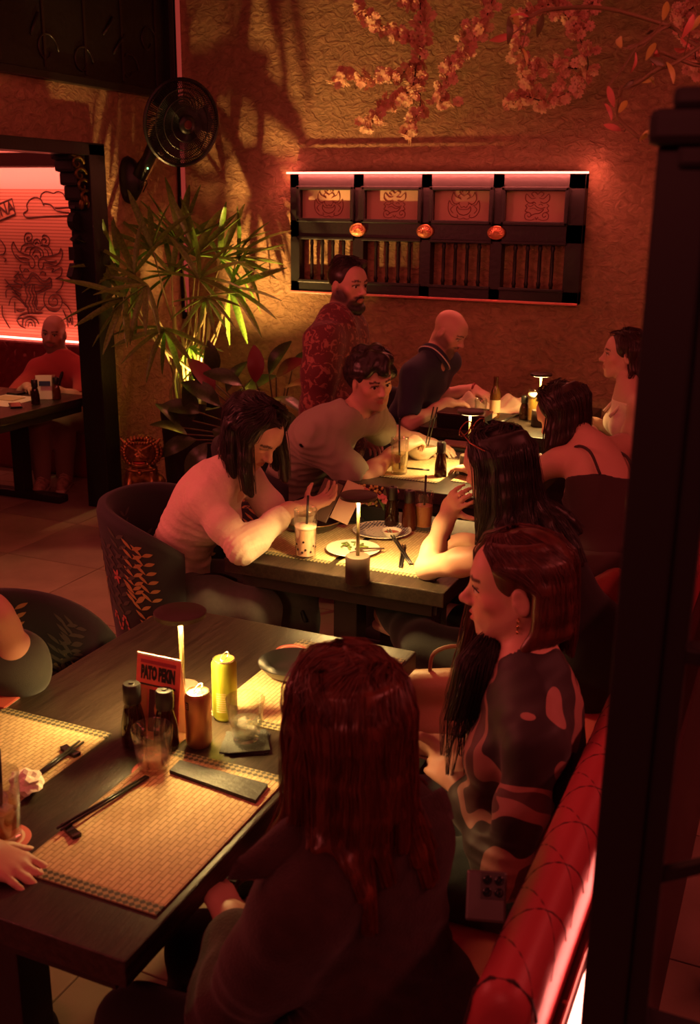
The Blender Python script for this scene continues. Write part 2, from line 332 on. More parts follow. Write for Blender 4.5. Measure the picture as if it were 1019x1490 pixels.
strokes('mural_drawing', 'line drawing of a dragon eating noodles on the striped mural', DRAG, .0038, zmur)
strokes('cloud_drawing', 'line drawing of clouds above the dragon on the mural', CLOUD, .0042, zmur)
t = thing('mural_sign', 'small tilted CHINA sign drawn at the edge of the mural', 'sign', tuple(zmur(50, 590)))
a_, b_, c_, d_ = zmur(-130, 600), zmur(90, 510), zmur(115, 625), zmur(-105, 715)
s = MB(); s.add([a_, b_, c_, d_, a_+[0,.002,0], b_+[0,.002,0], c_+[0,.002,0], d_+[0,.002,0]], [(3,2,1,0),(0,1,5,4),(1,2,6,5),(2,3,7,6),(3,0,4,7)]); s.build('plate', mat('mural_sign_paper', (.62,.27,.15), .7), t, world=True)
s = MB(); s.tube([tuple(a_), tuple(b_), tuple(c_), tuple(d_), tuple(a_)], .007, 5); s.build('border', INK, t, world=True)
ang = math.atan2(b_[2]-a_[2], b_[0]-a_[0]); cc = zmur(-8, 612)-np.array(t.location)
text_mesh('lettering', 'CHINA', .115, INK, Matrix.Translation((cc[0], -.006, cc[2])) @ Matrix.Rotation(-ang, 4, 'Y') @ Matrix.Rotation(PI/2, 4, 'X'), t, .85, bold=.002)
# quilted banquette of the far room
BANQ = mat('banquette_crimson', (.22, .03, .03), .5, bump=.1, bscale=80)
bq = thing('banquette', 'dark crimson quilted banquette under the dragon mural', 'bench', (-5.6, Y2-.3, 0))
MB().bbox((0, .03, .22), (2.9, .5, .44), .03).build('seat', BANQ, bq)
s = MB(); nx, nz = 58, 13
for j in range(nz+1):
    for i in range(nx*2+1):
        x = -1.45+2.9*i/(nx*2); z = .45+.42*j/nz; u = (x/.105); w_ = (z/.105)
        dd = min(abs(((u+w_) % 1)-.5), abs(((u-w_) % 1)-.5)); s.v.append((x, .13-.025*(1-(1-2*min(abs(((u+w_+.5) % 1)-.5), abs(((u-w_+.5) % 1)-.5)))**3), z))
n_ = nx*2+1
for j in range(nz):
    for i in range(n_-1): s.f.append((j*n_+i, j*n_+i+1, (j+1)*n_+i+1, (j+1)*n_+i))
s.box((0, .17, .66), (2.9, .09, .43)); s.build('backrest', BANQ, bq, smooth=True)
# ---------------------------------------------------------------- wooden screen panel on the back wall
PX0, PX1, PZ0, PZ1 = -3.175, -1.29, 1.325, 2.075
pn = thing('wall_panel', 'black wooden wall panel with four dragon-print windows and slatted openings', 'wall panel', ((PX0+PX1)/2, YB, PZ0))
PW, PH = PX1-PX0, PZ1-PZ0
def pbox(x0, x1, z0, z1, y0=-.075, y1=0, name='rail', m=BLACKW, b=.004, par=pn): return MB().bbox(((x0+x1)/2, (y0+y1)/2, (z0+z1)/2), (x1-x0, y1-y0, z1-z0), b).build(name, m, par)
cellw = PW/4; wx = []
for i in range(4):
    x0 = -PW/2+.065+i*(PW-.09)/4; wx.append((x0, x0+.375))
pbox(-PW/2, PW/2, 0, .075, name='bottom_rail'); pbox(-PW/2, PW/2, .345, .455, name='middle_rail'); pbox(-PW/2, PW/2, PH-.10, PH, name='top_rail')
edges = [-PW/2]+[e for a, b in wx for e in (a, b)]+[PW/2]
for i in range(0, 10, 2): pbox(edges[i], edges[i+1], 0, PH, name='stile')
GLOWP = mat('panel_fabric', (.80, .50, .36), .7, bump=.05, bscale=300)
PINK = mat('panel_line', (.30, .07, .05), .7)
def mini(k):
    c = []
    for sgn in (-1, 1):
        if k == 0:      # roaring face, winged sides
            c += [[(sgn*.0,.30),(sgn*.12,.36),(sgn*.2,.28),(sgn*.12,.22)], [(sgn*.1,.2),(sgn*.3,.3),(sgn*.36,.42),(sgn*.42,.2),(sgn*.3,.05),(sgn*.14,.1)], [(sgn*.14,.02),(sgn*.2,.08),(sgn*.26,.02)], [(0,-.02),(sgn*.08,-.06),(sgn*.12,0)], [(0,-.12),(sgn*.16,-.1),(sgn*.22,-.02),(sgn*.24,-.14),(sgn*.14,-.26),(0,-.30)], [(sgn*.3,0),(sgn*.42,.04),(sgn*.5,.16),(sgn*.54,-.05),(sgn*.48,-.25),(sgn*.34,-.36),(sgn*.2,-.36),(sgn*.22,-.28)], [(sgn*.36,-.02),(sgn*.45,-.12),(sgn*.36,-.24)], [(0,-.38),(sgn*.1,-.42),(sgn*.2,-.4)], [(sgn*.05,.42),(sgn*.1,.48),(sgn*.16,.42),(sgn*.1,.38)]]
        else:           # face turned, scroll feet
            c += [[(0,.36),(sgn*.1,.44),(sgn*.2,.38),(sgn*.12,.3)], [(sgn*.06,.26),(sgn*.2,.24),(sgn*.36,.38),(sgn*.38,.2),(sgn*.24,.1),(sgn*.1,.14)], [(sgn*.3,.08),(sgn*.38,.02),(sgn*.32,-.04),(sgn*.38,-.14),(sgn*.28,-.18)], [(sgn*.06,-.38),(sgn*.2,-.42),(sgn*.36,-.38),(sgn*.38,-.24),(sgn*.26,-.18),(sgn*.18,-.26),(sgn*.24,-.33),(sgn*.3,-.28)], [(sgn*.05,-.32),(0,-.40)]]
    if k: c += [[(-.16,.08),(-.1,.13),(-.04,.08)], [(.05,.04),(.12,.08),(.18,.03)], [(-.3,.02),(-.2,0),(-.1,.06),(0,-.02),(.14,-.06),(.26,-.02)], [(-.24,-.08),(-.1,-.05),(.05,-.12),(.22,-.08),(.1,-.2),(-.05,-.22),(-.18,-.28)]]
    return c
for i, (x0, x1) in enumerate(wx):
    z0, z1 = .455, PH-.10; cx, cz = (x0+x1)/2, (z0+z1)/2
    fr = pbox(x0, x1, z0, z1, -.03, -.01, 'pane', GLOWP, .002)
    b = MB(); 
    for (p, q, r_, t_) in ((x0-.012, x1+.012, z0-.012, z0+.012), (x0-.012, x1+.012, z1-.012, z1+.012), (x0-.012, x0+.012, z0-.012, z1+.012), (x1-.012, x1+.012, z0-.012, z1+.012)): b.bbox(((p+q)/2, -.085, (r_+t_)/2), (q-p, .03, t_-r_), .006)
    b.build('window_moulding', BLACKW, pn)
    d = MB()
    for st in mini(i % 2):
        d.tube([tuple(q) for q in catmull([(cx+u*.185, -.0325, cz+w_*.185) for u, w_ in st], 3)], .0022, 4)
    d.build('dragon_emblem', PINK, fr)
    # slatted opening below
    z0, z1 = .075, .345
    b = MB()
    for (p, q, r_, t_) in ((x0-.01, x1+.01, z0-.01, z0+.01), (x0-.01, x1+.01, z1-.01, z1+.01)): b.bbox(((p+q)/2, -.08, (r_+t_)/2), (q-p, .02, t_-r_), .005)
    b.build('slat_moulding', BLACKW, pn)
    for j in range(4):
        x = x0+(x1-x0)*(j+1)/5; s = MB(); s.lathe([(.011, z0), (.011, z0+.02), (.015, z0+.03), (.010, z0+.05), (.012, (z0+z1)/2), (.010, z1-.05), (.015, z1-.03), (.011, z1-.02), (.011, z1)], 8, (x, -.045, 0)); s.build('slat', BLACKW, pn, smooth=True)
ORN = mat('copper_ornament', (.75, .30, .16), .35, metal=.75, bump=.4, bscale=120)
for i in range(3):
    x = (wx[i][1]+wx[i+1][0])/2; s = MB(); s.ball((x, -.08, .40), (.058, .018, .042), 18); oo = s.build('oval_ornament', ORN, pn, smooth=True)
    s = MB()
    for j in range(9):
        a = PI*j/8; s.tube([(x+.012*math.cos(a), -.098, .392+.01*math.sin(a)), (x+.042*math.cos(a), -.094, .392+.033*math.sin(a))], [.005, .003], 5)
    s.tube([(x+.05*math.cos(t), -.088, .40+.036*math.sin(t)) for t in np.linspace(0, 2*PI, 25)], .004, 5); s.build('relief', ORN, oo, smooth=True)
s = MB().bbox((0, -.095, PH-.01), (PW+.03, .012, .012), .002).build('led_tube', emitter('led_white_pink', (1, .17, .12), 7), pn); tag(s, 'glowing pink light tube along the panel top')
s = MB().bbox((0, -.08, .002), (PW+.0, .02, .014), .003).build('bottom_trim', mat('glossy_red_trim', (.7,.22,.18), .3), pn)
lamp('panel_led', 'AREA', ((PX0+PX1)/2, YB-.115, PZ1-.02), 20, (1, .17, .12), ((PX0+PX1)/2, YB-.02, PZ1-.5), PW, .02)
for sx in (PX0-.02, PX1+.02): lamp('panel_led_end', 'POINT', (sx, YB-.09, PZ1-.005), .7, (1, .17, .12), size=.015)
# ---------------------------------------------------------------- wall fan
FAN = mat('fan_black', (.012, .012, .013), .38, spec=.5)
fc = atd(268, 180, 6.25); fm = atx(193, 262, XL+.05)
fn = thing('wall_fan', 'black oscillating fan mounted on the wall above the palm', 'fan', tuple(fm))
mb_ = MB(); M = Matrix.Rotation(PI/2, 3, 'Y'); mb_.lathe([(.085,0),(.09,.02),(.08,.06),(.05,.10),(.03,.12)], 20, (-.05, 0, 0), M=Matrix.Rotation(PI/2, 3, 'Y') @ Matrix.Diagonal((1.6, .85, 1))); mb_.build('mount', FAN, fn, smooth=True)
fd = Vector(fc-fm); n_ = Vector((.86, -.46, -.18)).normalized()
back = fd-n_*.17
s = MB(); s.tube([(.04,0,.02), tuple(back*.35+Vector((.02,0,.0))), tuple(back*.75+Vector((0,0,.02))), tuple(back)], [.05,.04,.05,.06], 10); s.build('arm', FAN, fn, smooth=True)
s = MB(); s.tube([tuple(back-n_*.02), tuple(back+n_*.09)], [.07,.075], 14); s.build('motor_housing', FAN, fn, smooth=True)
Q = n_.to_track_quat('Z', 'Y').to_matrix()
cg = MB(); RR = .245
def fpt(r, a, z): return tuple(fd+Q @ Vector((r*math.cos(a), r*math.sin(a), z)))
for i in range(110):
    a = 2*PI*i/110
    cg.tube([fpt(.05, a+.25, .035), fpt(.12, a+.12, .03), fpt(.2, a+.02, .018), fpt(RR, a, -.03)], .0028, 3, False)
    cg.tube([fpt(RR, a, -.03), fpt(.2, a, -.10), fpt(.06, a, -.115)], .0028, 3, False)
for r, z, rr in ((RR, -.03, .012), (.15, .028, .003), (.2, .018, .003), (.1, .031, .003), (.22, -.08, .003)): cg.tube([fpt(r, t, z) for t in np.linspace(0, 2*PI, 41)], rr, 6, False)
cg.build('cage', FAN, fn)
s = MB(); s.lathe([(.055,.03),(.055,.042),(.03,.048),(.001,.05)], 20, tuple(fd), M=Q); hb = s.build('hub_cap', FAN, fn, smooth=True)
s = MB(); s.lathe([(.026,.0485),(.024,.0515)], 16, tuple(fd), M=Q); s.build('badge', mat('fan_badge', (.12,.03,.03), .4, metal=.5), hb)
for i in range(3):
    s = MB(); a0 = 2*PI*i/3; s.add([fpt(.04, a0-.3, -.03), fpt(.04, a0+.3, -.06), fpt(.21, a0+.55, -.065), fpt(.225, a0+.1, -.04), fpt(.2, a0-.25, -.025)], [(0,1,2,3,4)]); s.build('blade', FAN, fn)
s = MB(); s.tube([(.06, -.02, -.06), (.09, -.05, -.03), (.12, -.03, .0), (.10, .01, -.02), (.06, .02, -.07)], .004, 6); s.build('pull_cord', FAN, fn, smooth=True)
s = MB(); s.ball(tuple(Vector(atd(215, 245, 6.35))-Vector(fm)), .006, 6); s.build('indicator', emitter('green_led', (.3, 1, .4), 2.5), fn)
# ---------------------------------------------------------------- bench along the right, with quilted back
BEN = mat('bench_leather', (.36, .05, .06), .42, spec=.4, bump=.06, bscale=160)
bn = thing('booth_bench', 'long red leather booth bench with stitched rounded back', 'bench', (-.258, 2.5, 0))
y0, y1 = -1.43, 2.3
MB().bbox((-.24, (y0+y1)/2, .30), (.50, y1-y0-.02, .30), .04).build('seat', BEN, bn, smooth=True)
s = MB(); prof = []
for t in np.linspace(0, PI, 13): prof.append((.043*-math.cos(t)+.0, .885+.052*math.sin(t)))
prof = [(-.075, .30), (-.068, .6), (-.055, .82)]+prof+[(.043, .5), (.043, .08), (-.03, .08)]
ys = [y0, y0+.008, y0+.03]+list(np.linspace(y0+.1, y1, 40)); n_ = len(prof)
for i, y in enumerate(ys):
    k = (.55, .85, 1)[i] if i < 3 else 1
    for (x, z) in prof: s.v.append((x*k if z > .4 else x, y, z if z < .5 else .5+(z-.5)*(.93, .98, 1)[i] if i < 3 else z))
for i in range(len(ys)-1):
    for j in range(n_): l = (j+1) % n_; s.f.append((i*n_+j, (i+1)*n_+j, (i+1)*n_+l, i*n_+l))
s.f.append(tuple(range(n_))); s.f.append(tuple((len(ys)-1)*n_+j for j in range(n_-1, -1, -1)))
bk = s.build('backrest', BEN, bn, smooth=True)
STI = mat('stitch_seam', (.035, .008, .008), .7)
def bsurf(u, y):      # u 0..1 around the rounded top from the seat side to the rear
    P = prof[:16]; q = [0]
    for i in range(15): q.append(q[-1]+math.hypot(P[i+1][0]-P[i][0], P[i+1][1]-P[i][1]))
    t = u*q[-1]; i = max(j for j in range(16) if q[j] <= t+1e-9); i = min(i, 14); f_ = (t-q[i])/(q[i+1]-q[i])
    return (P[i][0]+(P[i+1][0]-P[i][0])*f_, y, P[i][1]+(P[i+1][1]-P[i][1])*f_)
i = 0
y = y0+.02
while y < y1-.25:
    a = MB(); a.tube([bsurf(.70+.30*t, y+.20*math.sin(t*PI/2)*(1-.12*t)) for t in np.linspace(0, 1, 14)], .0016, 4); a.build('stitching', STI, bk)
    a = MB(); a.tube([bsurf(.70+.30*(1-t), y+.20*math.sin(t*PI/2)*(1-.12*t)-.03) for t in np.linspace(0, 1, 14)], .0012, 4); a.build('stitching', STI, bk)
    y += .118
s = MB(); s.tube([bsurf(t, y0+.028) for t in np.linspace(0, 1, 24)], .003, 5); s.build('piping', STI, bk)
# service channel with its LED strip behind the bench
struct('trim_5', rep(MB(), MB().box((-.182, 2.49, .40), (.062, 3.02, .79)), MB().box((-.147, 2.49, .42), (.008, 3.02, .84))), mat('ledge_dark_red', (.035, .010, .010), .45))
ch = MB(); ch.box((-.200, 1.40, .801), (.003, .50, .016)); ch.box((-.166, 1.40, .801), (.003, .50, .016)); o = thing('floor_light_strip', 'glowing white-pink light strip in a channel behind the bench', 'light strip', (0,0,0)); ch.build('channel', mat('channel_metal', (.5,.3,.28), .3, metal=.8), o)
MB().bbox((-.183, 1.40, .7985), (.020, .48, .008), .002).build('diffuser', emitter('led_hot', (1, .30, .22), 12), o)
sc_ = MB()
for yy in (1.25, 1.5, 1.75): sc_.lathe([(.004,.795),(.004,.797),(.001,.7975)], 10, (-.206, yy, 0))
sc_.build('screws', mat('screw_head', (.4,.2,.18), .4, metal=.6), o)
lamp('bench_led', 'AREA', (-.183, 1.40, .806), .4, (1, .13, .11), (-.23, 1.40, 1.1), .48, .02)
# ---------------------------------------------------------------- black screen with turned-out cap, at the end of the bench
PB = mat('screen_black', (.010, .0095, .010), .5, spec=.4)
sc = thing('lattice_screen', 'black wooden lattice screen with capped post at the bench end', 'screen', (-.12, 1.0, 0))
MB().bbox((0, 0, .965), (.046, .05, 1.93), .003).build('post', PB, sc)
MB().bbox((.62, 0, .965), (.05, .05, 1.93), .003).build('post', PB, sc)
s = MB(); s.bbox((.05, 0, 1.945), (.16, .085, .03), .008); s.bbox((.05, 0, 1.922), (.11, .065, .02), .005); s.bbox((.05, 0, 1.968), (.125, .075, .018), .006); s.build('post_cap', PB, sc)
MB().bbox((.034, .0, 1.20), (.022, .03, 1.38), .002).build('stile', PB, sc)
for z, h in ((1.845, .012), (1.462, .016), (1.02, .02), (.52, .02)): MB().bbox((.32, 0, z), (.60, .026, h), .002).build('rail', PB, sc)
for a_, b_ in (((.05, 1.20), (.20, 1.30)), ((.05, 1.62), (.16, 1.56)), ((.20, 1.30), (.33, 1.02)), ((.2, 1.3), (.33, 1.462))):
    s = MB(); s.tube([(a_[0]-.02, 0, a_[1]), (b_[0], 0, b_[1])], .0085, 4); s.build('diagonal_bar', PB, sc)
# tall glossy vase-like pole standing behind the screen
gp = thing('glossy_pole', 'tall wavy glossy black pole behind the lattice screen', 'pole', (.02, 2.35, 0))
s = MB(); s.lathe([(.05+.006*math.sin(z*19)+.004*math.sin(z*47), z) for z in np.linspace(0, 1.72, 60)], 14); s.build('shaft', mat('gloss_black', (.018, .016, .016), .12, spec=.7), gp, smooth=True)
# ================================================================ TABLES
def wood(name, col, rough=.42):
    m = mat(name, col, rough, spec=.5); nt = m.node_tree; N = nt.nodes; L = nt.links; b = N['Principled BSDF']
    tc = N.new('ShaderNodeTexCoord'); mp = N.new('ShaderNodeMapping'); mp.inputs['Scale'].default_value = (28, 2.2, 28); L.new(tc.outputs['Object'], mp.inputs[0])
    n1 = N.new('ShaderNodeTexNoise'); n1.inputs['Scale'].default_value = 3; n1.inputs['Detail'].default_value = 6; n1.inputs['Distortion'].default_value = .6; L.new(mp.outputs[0], n1.inputs[0])
    n2 = N.new('ShaderNodeTexNoise'); n2.inputs['Scale'].default_value = 18; n2.inputs['Detail'].default_value = 3; L.new(mp.outputs[0], n2.inputs[0])
    ad = N.new('ShaderNodeMath'); L.new(n1.outputs[0], ad.inputs[0]); L.new(n2.outputs[0], ad.inputs[1])
    bp = N.new('ShaderNodeBump'); bp.inputs['Strength'].default_value = .5; bp.inputs['Distance'].default_value = .002; L.new(ad.outputs[0], bp.inputs['Height']); L.new(bp.outputs[0], b.inputs['Normal'])
    cr = N.new('ShaderNodeMapRange'); cr.inputs[1].default_value = .35; cr.inputs[2].default_value = .65; cr.inputs[3].default_value = .55; cr.inputs[4].default_value = 1.4; L.new(n1.outputs[0], cr.inputs[0])
    mx = N.new('ShaderNodeMix'); mx.data_type = 'RGBA'; mx.blend_type = 'MULTIPLY'; mx.inputs[0].default_value = 1; mx.inputs[6].default_value = (*col, 1); L.new(cr.outputs[0], mx.inputs[7]); L.new(mx.outputs[2], b.inputs['Base Color'])
    return m
TWOOD = wood('stained_table_wood', (.026, .017, .012), .36); TDARK = mat('table_leg_black', (.02, .015, .013), .5, bump=.1, bscale=60)
TZ = .75
def table(x0, x1, ya, yb, label, TZ=.75):
    cx, cy = (x0+x1)/2, (ya+yb)/2; t = thing('dining_table', label, 'table', (cx, cy, 0), group='dark wooden tables in a row')
    w_, d = x1-x0, yb-ya
    MB().bbox((0, 0, TZ-.025), (w_, d, .05), .004).build('tabletop', TWOOD, t)
    s = MB()
    for sx in (-1, 1): s.bbox((sx*(w_/2-.05), 0, TZ-.075), (.025, d-.1, .05), .003)
    for sy in (-1, 1): s.bbox((0, sy*(d/2-.05), TZ-.075), (w_-.1, .025, .05), .003)
    s.build('apron', TDARK, t)
    for sy in (-1, 1):
        MB().bbox((0, sy*(d/2-.17), .37), (.085, .085, .66), .005).build('column', TDARK, t)
        MB().bbox((0, sy*(d/2-.17), .025), (w_*.72, .09, .05), .012).build('foot', TDARK, t)
    return t
T1 = table(-1.625, -.856, 1.103, 2.40, 'dark wooden table holding the tall red tent card and two drink cans')
T2 = table(-1.70, -.93, 2.84, 3.60, 'dark wooden table with the patterned plate and flower box')
T3 = table(-1.78, -.98, 3.92, 4.82, 'dark wooden table with the white noodle bowl')
T4 = table(-1.86, -1.08, 5.15, 6.12, 'dark wooden table with crumpled cloth against the back wall')
T5Z = .685; T5 = table(-5.1, -4.19, 4.3, 5.40, 'dark wooden table in the room beyond the doorway', T5Z)
# woven placemats
def mat_mat():
    m = mat('woven_straw', (.60, .46, .25), .75); nt = m.node_tree; N = nt.nodes; L = nt.links; b = N['Principled BSDF']
    tc = N.new('ShaderNodeTexCoord'); mp = N.new('ShaderNodeMapping'); mp.inputs['Scale'].default_value = (1, 1, 1); mp.inputs['Rotation'].default_value = (0, 0, PI/2); L.new(tc.outputs['Object'], mp.inputs[0])
    br = N.new('ShaderNodeTexBrick'); br.inputs['Scale'].default_value = 1; br.inputs['Brick Width'].default_value = .030; br.inputs['Row Height'].default_value = .0105; br.inputs['Mortar Size'].default_value = .0016; br.inputs['Mortar Smooth'].default_value = .8; br.inputs['Color1'].default_value = (.66,.50,.27,1); br.inputs['Color2'].default_value = (.54,.40,.21,1); br.inputs['Mortar'].default_value = (.34,.23,.115,1); L.new(mp.outputs[0], br.inputs[0])
    L.new(br.outputs['Color'], b.inputs['Base Color']); wv = N.new('ShaderNodeTexWave'); wv.bands_direction = 'Y'; wv.inputs['Scale'].default_value = 105; L.new(tc.outputs['Object'], wv.inputs[0])
    ml = N.new('ShaderNodeMath'); ml.operation = 'MULTIPLY_ADD'; ml.inputs[1].default_value = -1.5; L.new(br.outputs['Fac'], ml.inputs[0]); wm = N.new('ShaderNodeMath'); wm.operation = 'MULTIPLY'; wm.inputs[1].default_value = .3; L.new(wv.outputs['Fac'], wm.inputs[0]); L.new(wm.outputs[0], ml.inputs[2])
    bp = N.new('ShaderNodeBump'); bp.inputs['Strength'].default_value = .6; bp.inputs['Distance'].default_value = .002; L.new(ml.outputs[0], bp.inputs['Height']); L.new(bp.outputs[0], b.inputs['Normal'])
    return m
def hem_mat():
    m = mat('woven_hem', (.14, .11, .06), .7); nt = m.node_tree; N = nt.nodes; L = nt.links; b = N['Principled BSDF']
    tc = N.new('ShaderNodeTexCoord'); mp = N.new('ShaderNodeMapping'); mp.inputs['Rotation'].default_value = (0, 0, PI/4); mp.inputs['Scale'].default_value = (110, 110, 110); L.new(tc.outputs['Object'], mp.inputs[0])
    ck = N.new('ShaderNodeTexChecker'); ck.inputs['Scale'].default_value = 1; ck.inputs[1].default_value = (.30,.24,.12,1); ck.inputs[2].default_value = (.05,.045,.03,1); L.new(mp.outputs[0], ck.inputs[0]); L.new(ck.outputs[0], b.inputs['Base Color']); return m
STRAW, HEM = mat_mat(), hem_mat()
def placemat(x0, x1, ya, yb, label, z=TZ):
    t = thing('placemat', label, 'placemat', ((x0+x1)/2, (ya+yb)/2, z), group='woven straw placemats'); w_, d = x1-x0, yb-ya
    MB().bbox((0, 0, .0018), (w_, d-.05, .0034), .001).build('weave', STRAW, t)
    for s_ in (-1, 1): MB().bbox((0, s_*(d/2-.0125), .0017), (w_, .025, .0032), .001).build('hem', HEM, t)
    return t
placemat(-1.172, -.873, 1.215, 1.69, 'woven straw placemat under the black slate and chopsticks')
placemat(-1.61, -1.31, 1.215, 1.69, 'woven straw placemat beside the tall drink glass with straw')
placemat(-1.168, -.862, 1.86, 2.335, 'woven straw placemat under the black bowl beyond the cans')
placemat(-1.665, -1.36, 2.93, 3.40, 'woven straw placemat in front of the woman in beige top')
placemat(-1.335, -.99, 2.93, 3.40, 'woven straw placemat under the patterned plate and elbow')
placemat(-1.68, -1.38, 4.06, 4.52, 'woven straw placemat under the white noodle bowl')
placemat(-1.34, -1.03, 4.12, 4.58, 'woven straw placemat in front of the leaning woman')
# ---------------------------------------------------------------- small props
LAMPB = mat('lamp_dark_bronze', (.05, .03, .022), .45, metal=.4); LAMPP = mat('lamp_pole_brass', (.16, .12, .06), .35, metal=.8); LAMPE = emitter('lamp_diffuser', (1, .72, .28), 14)
def table_lamp(x, y, label, power, z=TZ, h=.285):
    t = thing('table_lamp', label, 'lamp', (x, y, z), group='cordless table lamps with disc heads')
    MB().lathe([(.036,0),(.0385,.003),(.0385,.085),(.036,.088),(.008,.0885)], 28).build('base', LAMPB, t, smooth=True, angle=40)
    MB().lathe([(.0055,.086),(.0055,h-.012)], 12).build('pole', LAMPP, t, smooth=True)
    MB().lathe([(.050,h-.014),(.057,h-.012),(.058,h-.002),(.055,h),(.002,h)], 32).build('shade', LAMPB, t, smooth=True, angle=40)
    MB().lathe([(.014,h-.0155),(.045,h-.0155),(.045,h-.0145),(.014,h-.0145)], 28, caps=False).build('diffuser', LAMPE, t)
    lamp('table_lamp_light', 'AREA', (x, y, z+h-.017), power, WARM, (x, y, z), .09).data.spread = math.radians(150)
    return t
L1 = atz(262, 889, TZ+.268); L2 = atz(522, 719, TZ+.285); L3 = atz(685, 597, TZ+.285); L4 = atz(788, 543, TZ+.285)
table_lamp(L1[0], L1[1], 'cordless table lamp behind the red tent card', 10.0, h=.268)
table_lamp(L2[0], L2[1], 'cordless table lamp beside the white plate', 10.0)
table_lamp(L3[0], L3[1], 'cordless table lamp behind the head with sunglasses', 6.0)
table_lamp(L4[0], L4[1], 'cordless table lamp near the back wall', 7.0)
def thin_glass(name, tint=(1,1,1), base=.10, edge=.75, gloss=.02, haze=(.9,.9,.85), hz=.0):
    """thin-walled glass: clear seen straight on, mirror-like towards its edges"""
    m = mat(name, tint, .1); nt = m.node_tree; N = nt.nodes; L = nt.links; out = N['Material Output']; N.remove(N['Principled BSDF'])
    tr = N.new('ShaderNodeBsdfTransparent'); tr.inputs[0].default_value = (*tint, 1); gl = N.new('ShaderNodeBsdfGlossy'); gl.inputs['Roughness'].default_value = gloss; lw = N.new('ShaderNodeLayerWeight'); lw.inputs[0].default_value = .35
    mr = N.new('ShaderNodeMapRange'); mr.inputs[3].default_value = base; mr.inputs[4].default_value = edge; L.new(lw.outputs['Facing'], mr.inputs[0]); mx = N.new('ShaderNodeMixShader'); L.new(mr.outputs[0], mx.inputs[0]); L.new(tr.outputs[0], mx.inputs[1]); L.new(gl.outputs[0], mx.inputs[2]); last = mx
    if hz:
        df = N.new('ShaderNodeBsdfDiffuse'); df.inputs[0].default_value = (*haze, 1); m2 = N.new('ShaderNodeMixShader'); m2.inputs[0].default_value = hz; L.new(mx.outputs[0], m2.inputs[1]); L.new(df.outputs[0], m2.inputs[2]); last = m2
    L.new(last.outputs[0], out.inputs[0]); return m
GLASS = thin_glass('clear_glass', (.97,.97,.95), .05, .6); WATER = thin_glass('water', (.97,.97,.92), .04, .4, haze=(.8,.75,.6), hz=.06); ICE = thin_glass('ice', (.95,.95,.92), .12, .6, .1, hz=.25)
STRAWB = mat('black_straw', (.015, .013, .012), .4); PINKC = mat('coaster_pink', (.62, .16, .13), .7); PAPER = mat('white_paper', (.8, .74, .62), .8)
def glass_prof(rb, rt, h, t=.0025, base=.012, mid=None):
    o = [(.002, 0), (rb-.003, 0), (rb, .003)]+([(mid[0], mid[1])] if mid else [])+[(rt, h-.002), (rt-t/2, h), (rt-t, h-.002)]+([(mid[0]-t, mid[1])] if mid else [])+[(rb-t*1.2, base+.003), (.002, base)]
    return o
def facet(n):
    return lambda a, j: 1
def tumbler(x, y, label, water=.35, z=TZ, rb=.030, rt=.043, h=.098, ice=0, drink=None, grp='short faceted tumblers'):
    t = thing('tumbler', label, 'glass', (x, y, z), group=grp)
    s = MB(); fm_ = lambda a, j: (1/math.cos((a % (2*PI/9))-PI/9)*.97 if j in (1, 2, 3) else 1)
    s.lathe(glass_prof(rb, rt, h, mid=(rb+(rt-rb)*.62, h*.48)), 36, rmod=fm_); s.build('glass_wall', GLASS, t, smooth=True, angle=50)
    if water:
        zt = .014+(h-.02)*water; r1 = rb-.004+(rt-rb)*(zt/h)
        MB().lathe([(.002, .0135), (rb-.0045, .0135), (r1-.0005, zt), (.002, zt)], 28).build('drink', drink or WATER, t, smooth=True, angle=40)
    for i in range(ice):
        a = i*2.4; MB().bbox((.014*math.cos(a), .014*math.sin(a), .022+.010*i), (.020, .020, .018), .004, rz=a, M=Matrix.Rotation(.5*i, 3, 'X')).build('ice_cube', ICE, t)
    return t
def coaster(x, y, label, r=.047, z=TZ, m=PINKC):
    t = thing('coaster', label, 'coaster', (x, y, z), group='round printed coasters'); MB().lathe([(r-.001, 0), (r, .0015), (r-.001, .003)], 32).build('disc', m, t)
    MB().lathe([(r*.68, .0032), (r*.78, .0032), (r*.78, .0034), (r*.68, .0034)], 32, caps=False).build('printed_ring', mat('coaster_ring', (.75,.55,.40), .7), t); return t
def highball(x, y, label, drink, fill, z=TZ, r=.031, h=.145, straw=None, extra=None, group='tall drink glasses'):
    t = thing('tall_glass', label, 'glass', (x, y, z), group=group)
    MB().lathe(glass_prof(r*.86, r, h, .002, .014), 32).build('glass_wall', GLASS, t, smooth=True, angle=50)
    zt = .016+(h-.02)*fill; MB().lathe([(.002, .0145), (r*.86-.003, .0145), (r*.86+(r*.14)*zt/h-.003, zt), (.002, zt)], 28).build('drink', drink, t, smooth=True, angle=40)
    if straw:
        (dx, dy, zt2) = straw; MB().tube([(-dx*.4, -dy*.4, .02), (dx*.6, dy*.6, h*.8), (dx, dy, zt2)], .0042, 8).build('straw', STRAWB, t, smooth=True)
    if extra: extra(t, r, h)
    return t
